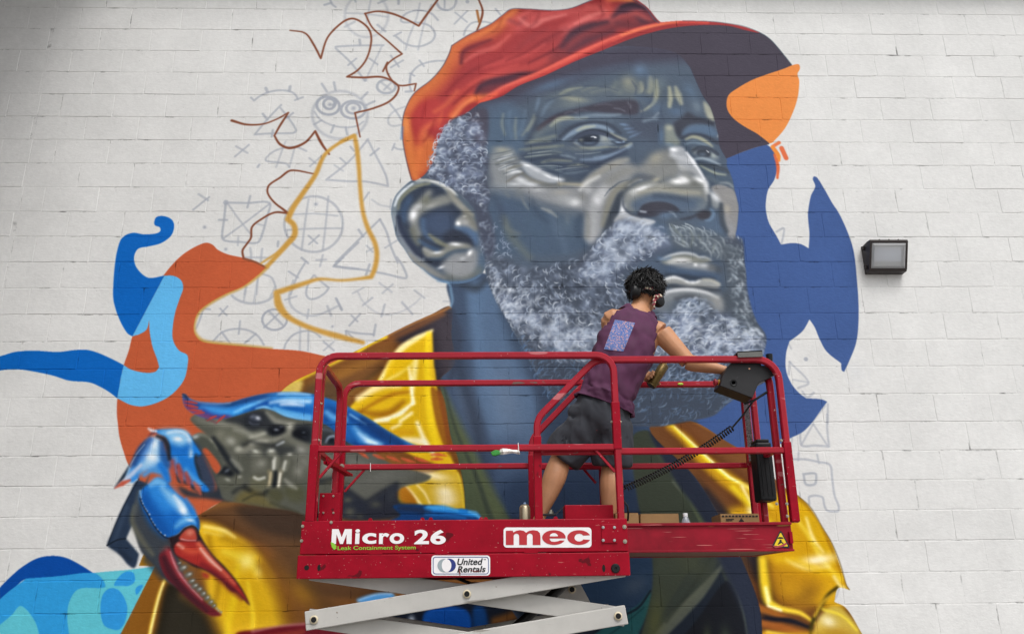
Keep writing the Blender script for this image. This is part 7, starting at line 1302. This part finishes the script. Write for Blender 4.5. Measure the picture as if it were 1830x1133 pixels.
def carton(label, x0, x1, y, yt, d, z0, m=CARD, dep=.16, rz=0.0):
    a, c = at(x0, yt, d), at(x1, y, d); cx = (a.x+c.x)/2; t = thing('cardboard_box', label, 'box', (cx, d+dep/2, z0), 'cardboard boxes on the platform')
    W = c.x-a.x; H = a.z-z0; b = bmesh.new(); bxs(b, cx-W/2, cx+W/2, d, d+dep, z0, z0+H); obj('carton', b, m, t, bevel=.004)
    for s in (0, 1):
        b = bmesh.new(); y0_ = d+.001 + s*(dep/2); bxs(b, cx-W/2+.002, cx+W/2-.002, y0_, y0_+dep/2-.004, z0+H, z0+H+.0035); obj('flap', b, m, t)
    return t
carton('small plain cardboard box beside the right front post of the main deck', 1099, 1142, 935, 917.5, -1.10, 1.827)
carton('low scuffed cardboard box next to the clear bottle on the extension deck', 1144, 1214, 935, 919, -1.06, 1.827)
t = carton('dark printed cardboard box at the far right end of the extension deck', 1287, 1358, 935, 919, -1.00, 1.827, CARD, .2)
a, c = at(1287, 918, -1.003), at(1358, 932, -1.003); KB = mat('black_print', '241f1b', .8)
def strip(x0, y0, x1, y1):
    p, q = at(x0, y0, -1.002), at(x1, y1, -1.002); b = bmesh.new(); b.faces.new([b.verts.new(v) for v in ((p.x, -1.002, q.z), (q.x, -1.002, q.z), (q.x, -1.002, p.z), (p.x, -1.002, p.z))]); obj('printed_band', b, KB, t)
for k in range(11): strip(1290+k*6, 920.5, 1294.5+k*6, 923.5)
strip(1297, 926.5, 1312, 928); strip(1297, 929, 1309, 930.5)
p = at(1325, 930, -1.002); b = bmesh.new(); b.faces.new([b.verts.new((p.x+x, -1.0022, p.z+z)) for x, z in ((-.016, -.006), (.016, -.006), (0, .016))]); obj('printed_mark', b, KB, t)
p = at(1225, 925, -1.08); bt = thing('plastic_bottle', 'small clear plastic bottle with white cap on the extension deck', 'bottle', (p.x, -1.08, 1.826)); PLA = mat('clear_plastic', 'cfd6e0', .15); PLA.node_tree.nodes['Principled BSDF'].inputs['Transmission Weight'].default_value = .6
zt = at(1225, 917, -1.08).z; H = zt-1.826; b = bmesh.new(); lathe(b, [(.026, 0), (.028, .006), (.028, H*.62), (.026, H*.72), (.014, H*.88), (.0115, H*.9), (.0115, H*.93)], (p.x, -1.08, 1.827), (0, 0, 1), 20); obj('bottle_body', b, PLA, bt, smooth=40)
b = bmesh.new(); lathe(b, [(.0135, H*.9), (.0135, H*.99), (.012, H)], (p.x, -1.08, 1.827), (0, 0, 1), 16); obj('cap', b, mat('white_plastic', 'dcdcde', .4), bt, smooth=40)
# paper tag with a green clip tied to the middle rail
tg = thing('paper_tag', 'crumpled white paper with a green end tied under the front middle rail', 'tag', tuple(at(905, 806, YR-.03))); b = bmesh.new()
T = [[(893, 812.5), (893, 803)], [(900, 812), (898, 801)], [(908, 810.5), (908, 801.5)], [(917, 809.5), (917, 803.5)], [(924, 811), (925, 803.5)], [(929, 811.5), (927, 804)]]; prev = None
for i, (lo, hi) in enumerate(T):
    y = YR-.03 + .012*((-1)**i); cur = [b.verts.new(at(*lo, y)), b.verts.new(at((lo[0]+hi[0])/2, (lo[1]+hi[1])/2, y-.012)), b.verts.new(at(*hi, y+.004))]
    if prev:
        for k in range(2): b.faces.new((prev[k], cur[k], cur[k+1], prev[k+1]))
    prev = cur
o = obj('paper', b, mat('white_paper', 'e3dfda', .8), tg); m = o.modifiers.new('t', 'SOLIDIFY'); m.thickness = .002
b = bmesh.new(); q = [at(876.5, 808, YR-.04), at(881, 805, YR-.04), at(887, 803.5, YR-.04), at(893, 805, YR-.04), at(893.5, 811.5, YR-.04), at(885, 814, YR-.04), at(880, 813.5, YR-.04)]; prism(b, q[::-1], (0, .02, 0)); obj('green_wrap', b, mat('green_foil', '2d8a2e', .5, var=.3, vscale=60), tg, bevel=.003)

# ---------------------------------------------------------------- wall pack light
BRZ = mat('bronze_housing', '2a2220', .5, var=.12, vscale=20)
wl = thing('wall_light', 'bronze wall pack light with glass front mounted on the white wall', 'wall light', tuple(at(1580, 470, 0)))
c0 = at(1588, 455, -.12); XLm, XRm = at(1546, 455, -.05).x, at(1622, 455, -.12).x; ztop, zbot = at(1588, 429, -.15).z, at(1588, 486, -.06).z
H = ztop-zbot; W = XRm-XLm; P = lambda x, d, z: Vector((XLm + x*W, -d, zbot + z*H))
prof = [(0.0, 0), (.070, 0), (.078, .06), (.158, .94), (.158, 1), (.10, 1.03), (0, 1.0)]
b = bmesh.new(); A = [b.verts.new(P(0, d, z)) for d, z in prof]; B_ = [b.verts.new(P(1, d, z)) for d, z in prof]; n = len(A)
b.faces.new(A[::-1]); b.faces.new(B_)
for i in range(n):
    if i == 2: continue
    b.faces.new((A[i], A[(i+1) % n], B_[(i+1) % n], B_[i]))
# front frame round the lens
fo = [P(0, .078, .06), P(1, .078, .06), P(1, .158, .94), P(0, .158, .94)]; nn = (fo[1]-fo[0]).cross(fo[3]-fo[0]).normalized()
if nn.y > 0: nn = -nn
uvf = lambda u, v: fo[0].lerp(fo[1], u).lerp(fo[3].lerp(fo[2], u), v)
inn = [uvf(.055, .04), uvf(.945, .04), uvf(.945, .93), uvf(.055, .93)]; a = [b.verts.new(p) for p in fo]; c = [b.verts.new(p) for p in inn]; dd = [b.verts.new(p - nn*.05) for p in (uvf(.1, .1), uvf(.9, .1), uvf(.9, .86), uvf(.1, .86))]
for i in range(4): b.faces.new((a[i], a[(i+1) % 4], c[(i+1) % 4], c[i])); b.faces.new((c[i], c[(i+1) % 4], dd[(i+1) % 4], dd[i]))
hs_ = obj('housing', b, BRZ, wl, bevel=.004)
b = bmesh.new(); b.faces.new([b.verts.new(uvf(u, v) - nn*.044) for u, v in ((.1, .1), (.9, .1), (.9, .86), (.1, .86))]); obj('reflector', b, mat('reflector', 'c9cbc6', .5), wl)
b = bmesh.new(); q = [uvf(u, v) - nn*.036 for u, v in ((.16, .28), (.88, .28), (.88, .74), (.16, .74))]; prism(b, q, nn*.008); obj('diffuser_panel', b, mat('diffuser', 'dfe6f2', .4), wl)
b = bmesh.new(); q = [uvf(u, v) - nn*.03 for u, v in ((.15, .745), (.89, .745), (.89, .785), (.15, .785))]; prism(b, q, nn*.012); obj('lamp_trim', b, mat('bright_trim', 'f0f2f6', .25), wl)
def thin_glass(name, tint, k):
    m = bpy.data.materials.new(name); m.use_nodes = True; t = m.node_tree; t.nodes.remove(t.nodes['Principled BSDF']); tr = t.nodes.new('ShaderNodeBsdfTransparent'); tr.inputs[0].default_value = tint; gs = t.nodes.new('ShaderNodeBsdfGlossy'); gs.inputs['Roughness'].default_value = .05
    fr = t.nodes.new('ShaderNodeFresnel'); fr.inputs[0].default_value = k; mx = t.nodes.new('ShaderNodeMixShader'); t.links.new(fr.outputs[0], mx.inputs[0]); t.links.new(tr.outputs[0], mx.inputs[1]); t.links.new(gs.outputs[0], mx.inputs[2]); t.links.new(mx.outputs[0], t.nodes['Material Output'].inputs[0]); return m
gl_ = thin_glass('lens_glass', (.95, .96, .97, 1), 1.45)
tt = gl_.node_tree; tl = tt.nodes.new('ShaderNodeBsdfTranslucent'); tl.inputs[0].default_value = (.9, .91, .92, 1); df = tt.nodes.new('ShaderNodeBsdfDiffuse'); df.inputs[0].default_value = (.85, .86, .87, 1)      # prismatic refractor glass scatters part of the light
m1 = tt.nodes.new('ShaderNodeMixShader'); m1.inputs[0].default_value = .5; tt.links.new(tl.outputs[0], m1.inputs[1]); tt.links.new(df.outputs[0], m1.inputs[2])
fm_ = [n for n in tt.nodes if n.type == 'MIX_SHADER' and n != m1][0]; m2 = tt.nodes.new('ShaderNodeMixShader'); m2.inputs[0].default_value = .62; tt.links.new(fm_.outputs[0], m2.inputs[1]); tt.links.new(m1.outputs[0], m2.inputs[2]); tt.links.new(m2.outputs[0], tt.nodes['Material Output'].inputs[0])
b = bmesh.new(); o4 = [uvf(u, v) - nn*.001 for u, v in ((.055, .04), (.945, .04), (.945, .93), (.055, .93))]; i4 = [uvf(u, v) + nn*.010 for u, v in ((.11, .12), (.89, .12), (.89, .86), (.11, .86))]
a = [b.verts.new(p) for p in o4]; c = [b.verts.new(p) for p in i4]; b.faces.new(c)
for i in range(4): b.faces.new((a[i], a[(i+1) % 4], c[(i+1) % 4], c[i]))
obj('lens', b, gl_, wl)
for z in (.16, .86): b = bmesh.new(); cyl(b, P(-.035, .045, z-.03), P(-.035, .045, z+.09), .011, n=10); bxs(b, XLm-.012, XLm+.002, -.055, -.035, P(0, 0, z).z, P(0, 0, z+.06).z); obj('hinge', b, BRZ, wl)
for x in (.3, .55, .8): b = bmesh.new(); cyl(b, P(x, .13, 1.02), P(x, .13, 1.055), .007, n=8); obj('screw', b, BRZ, wl)
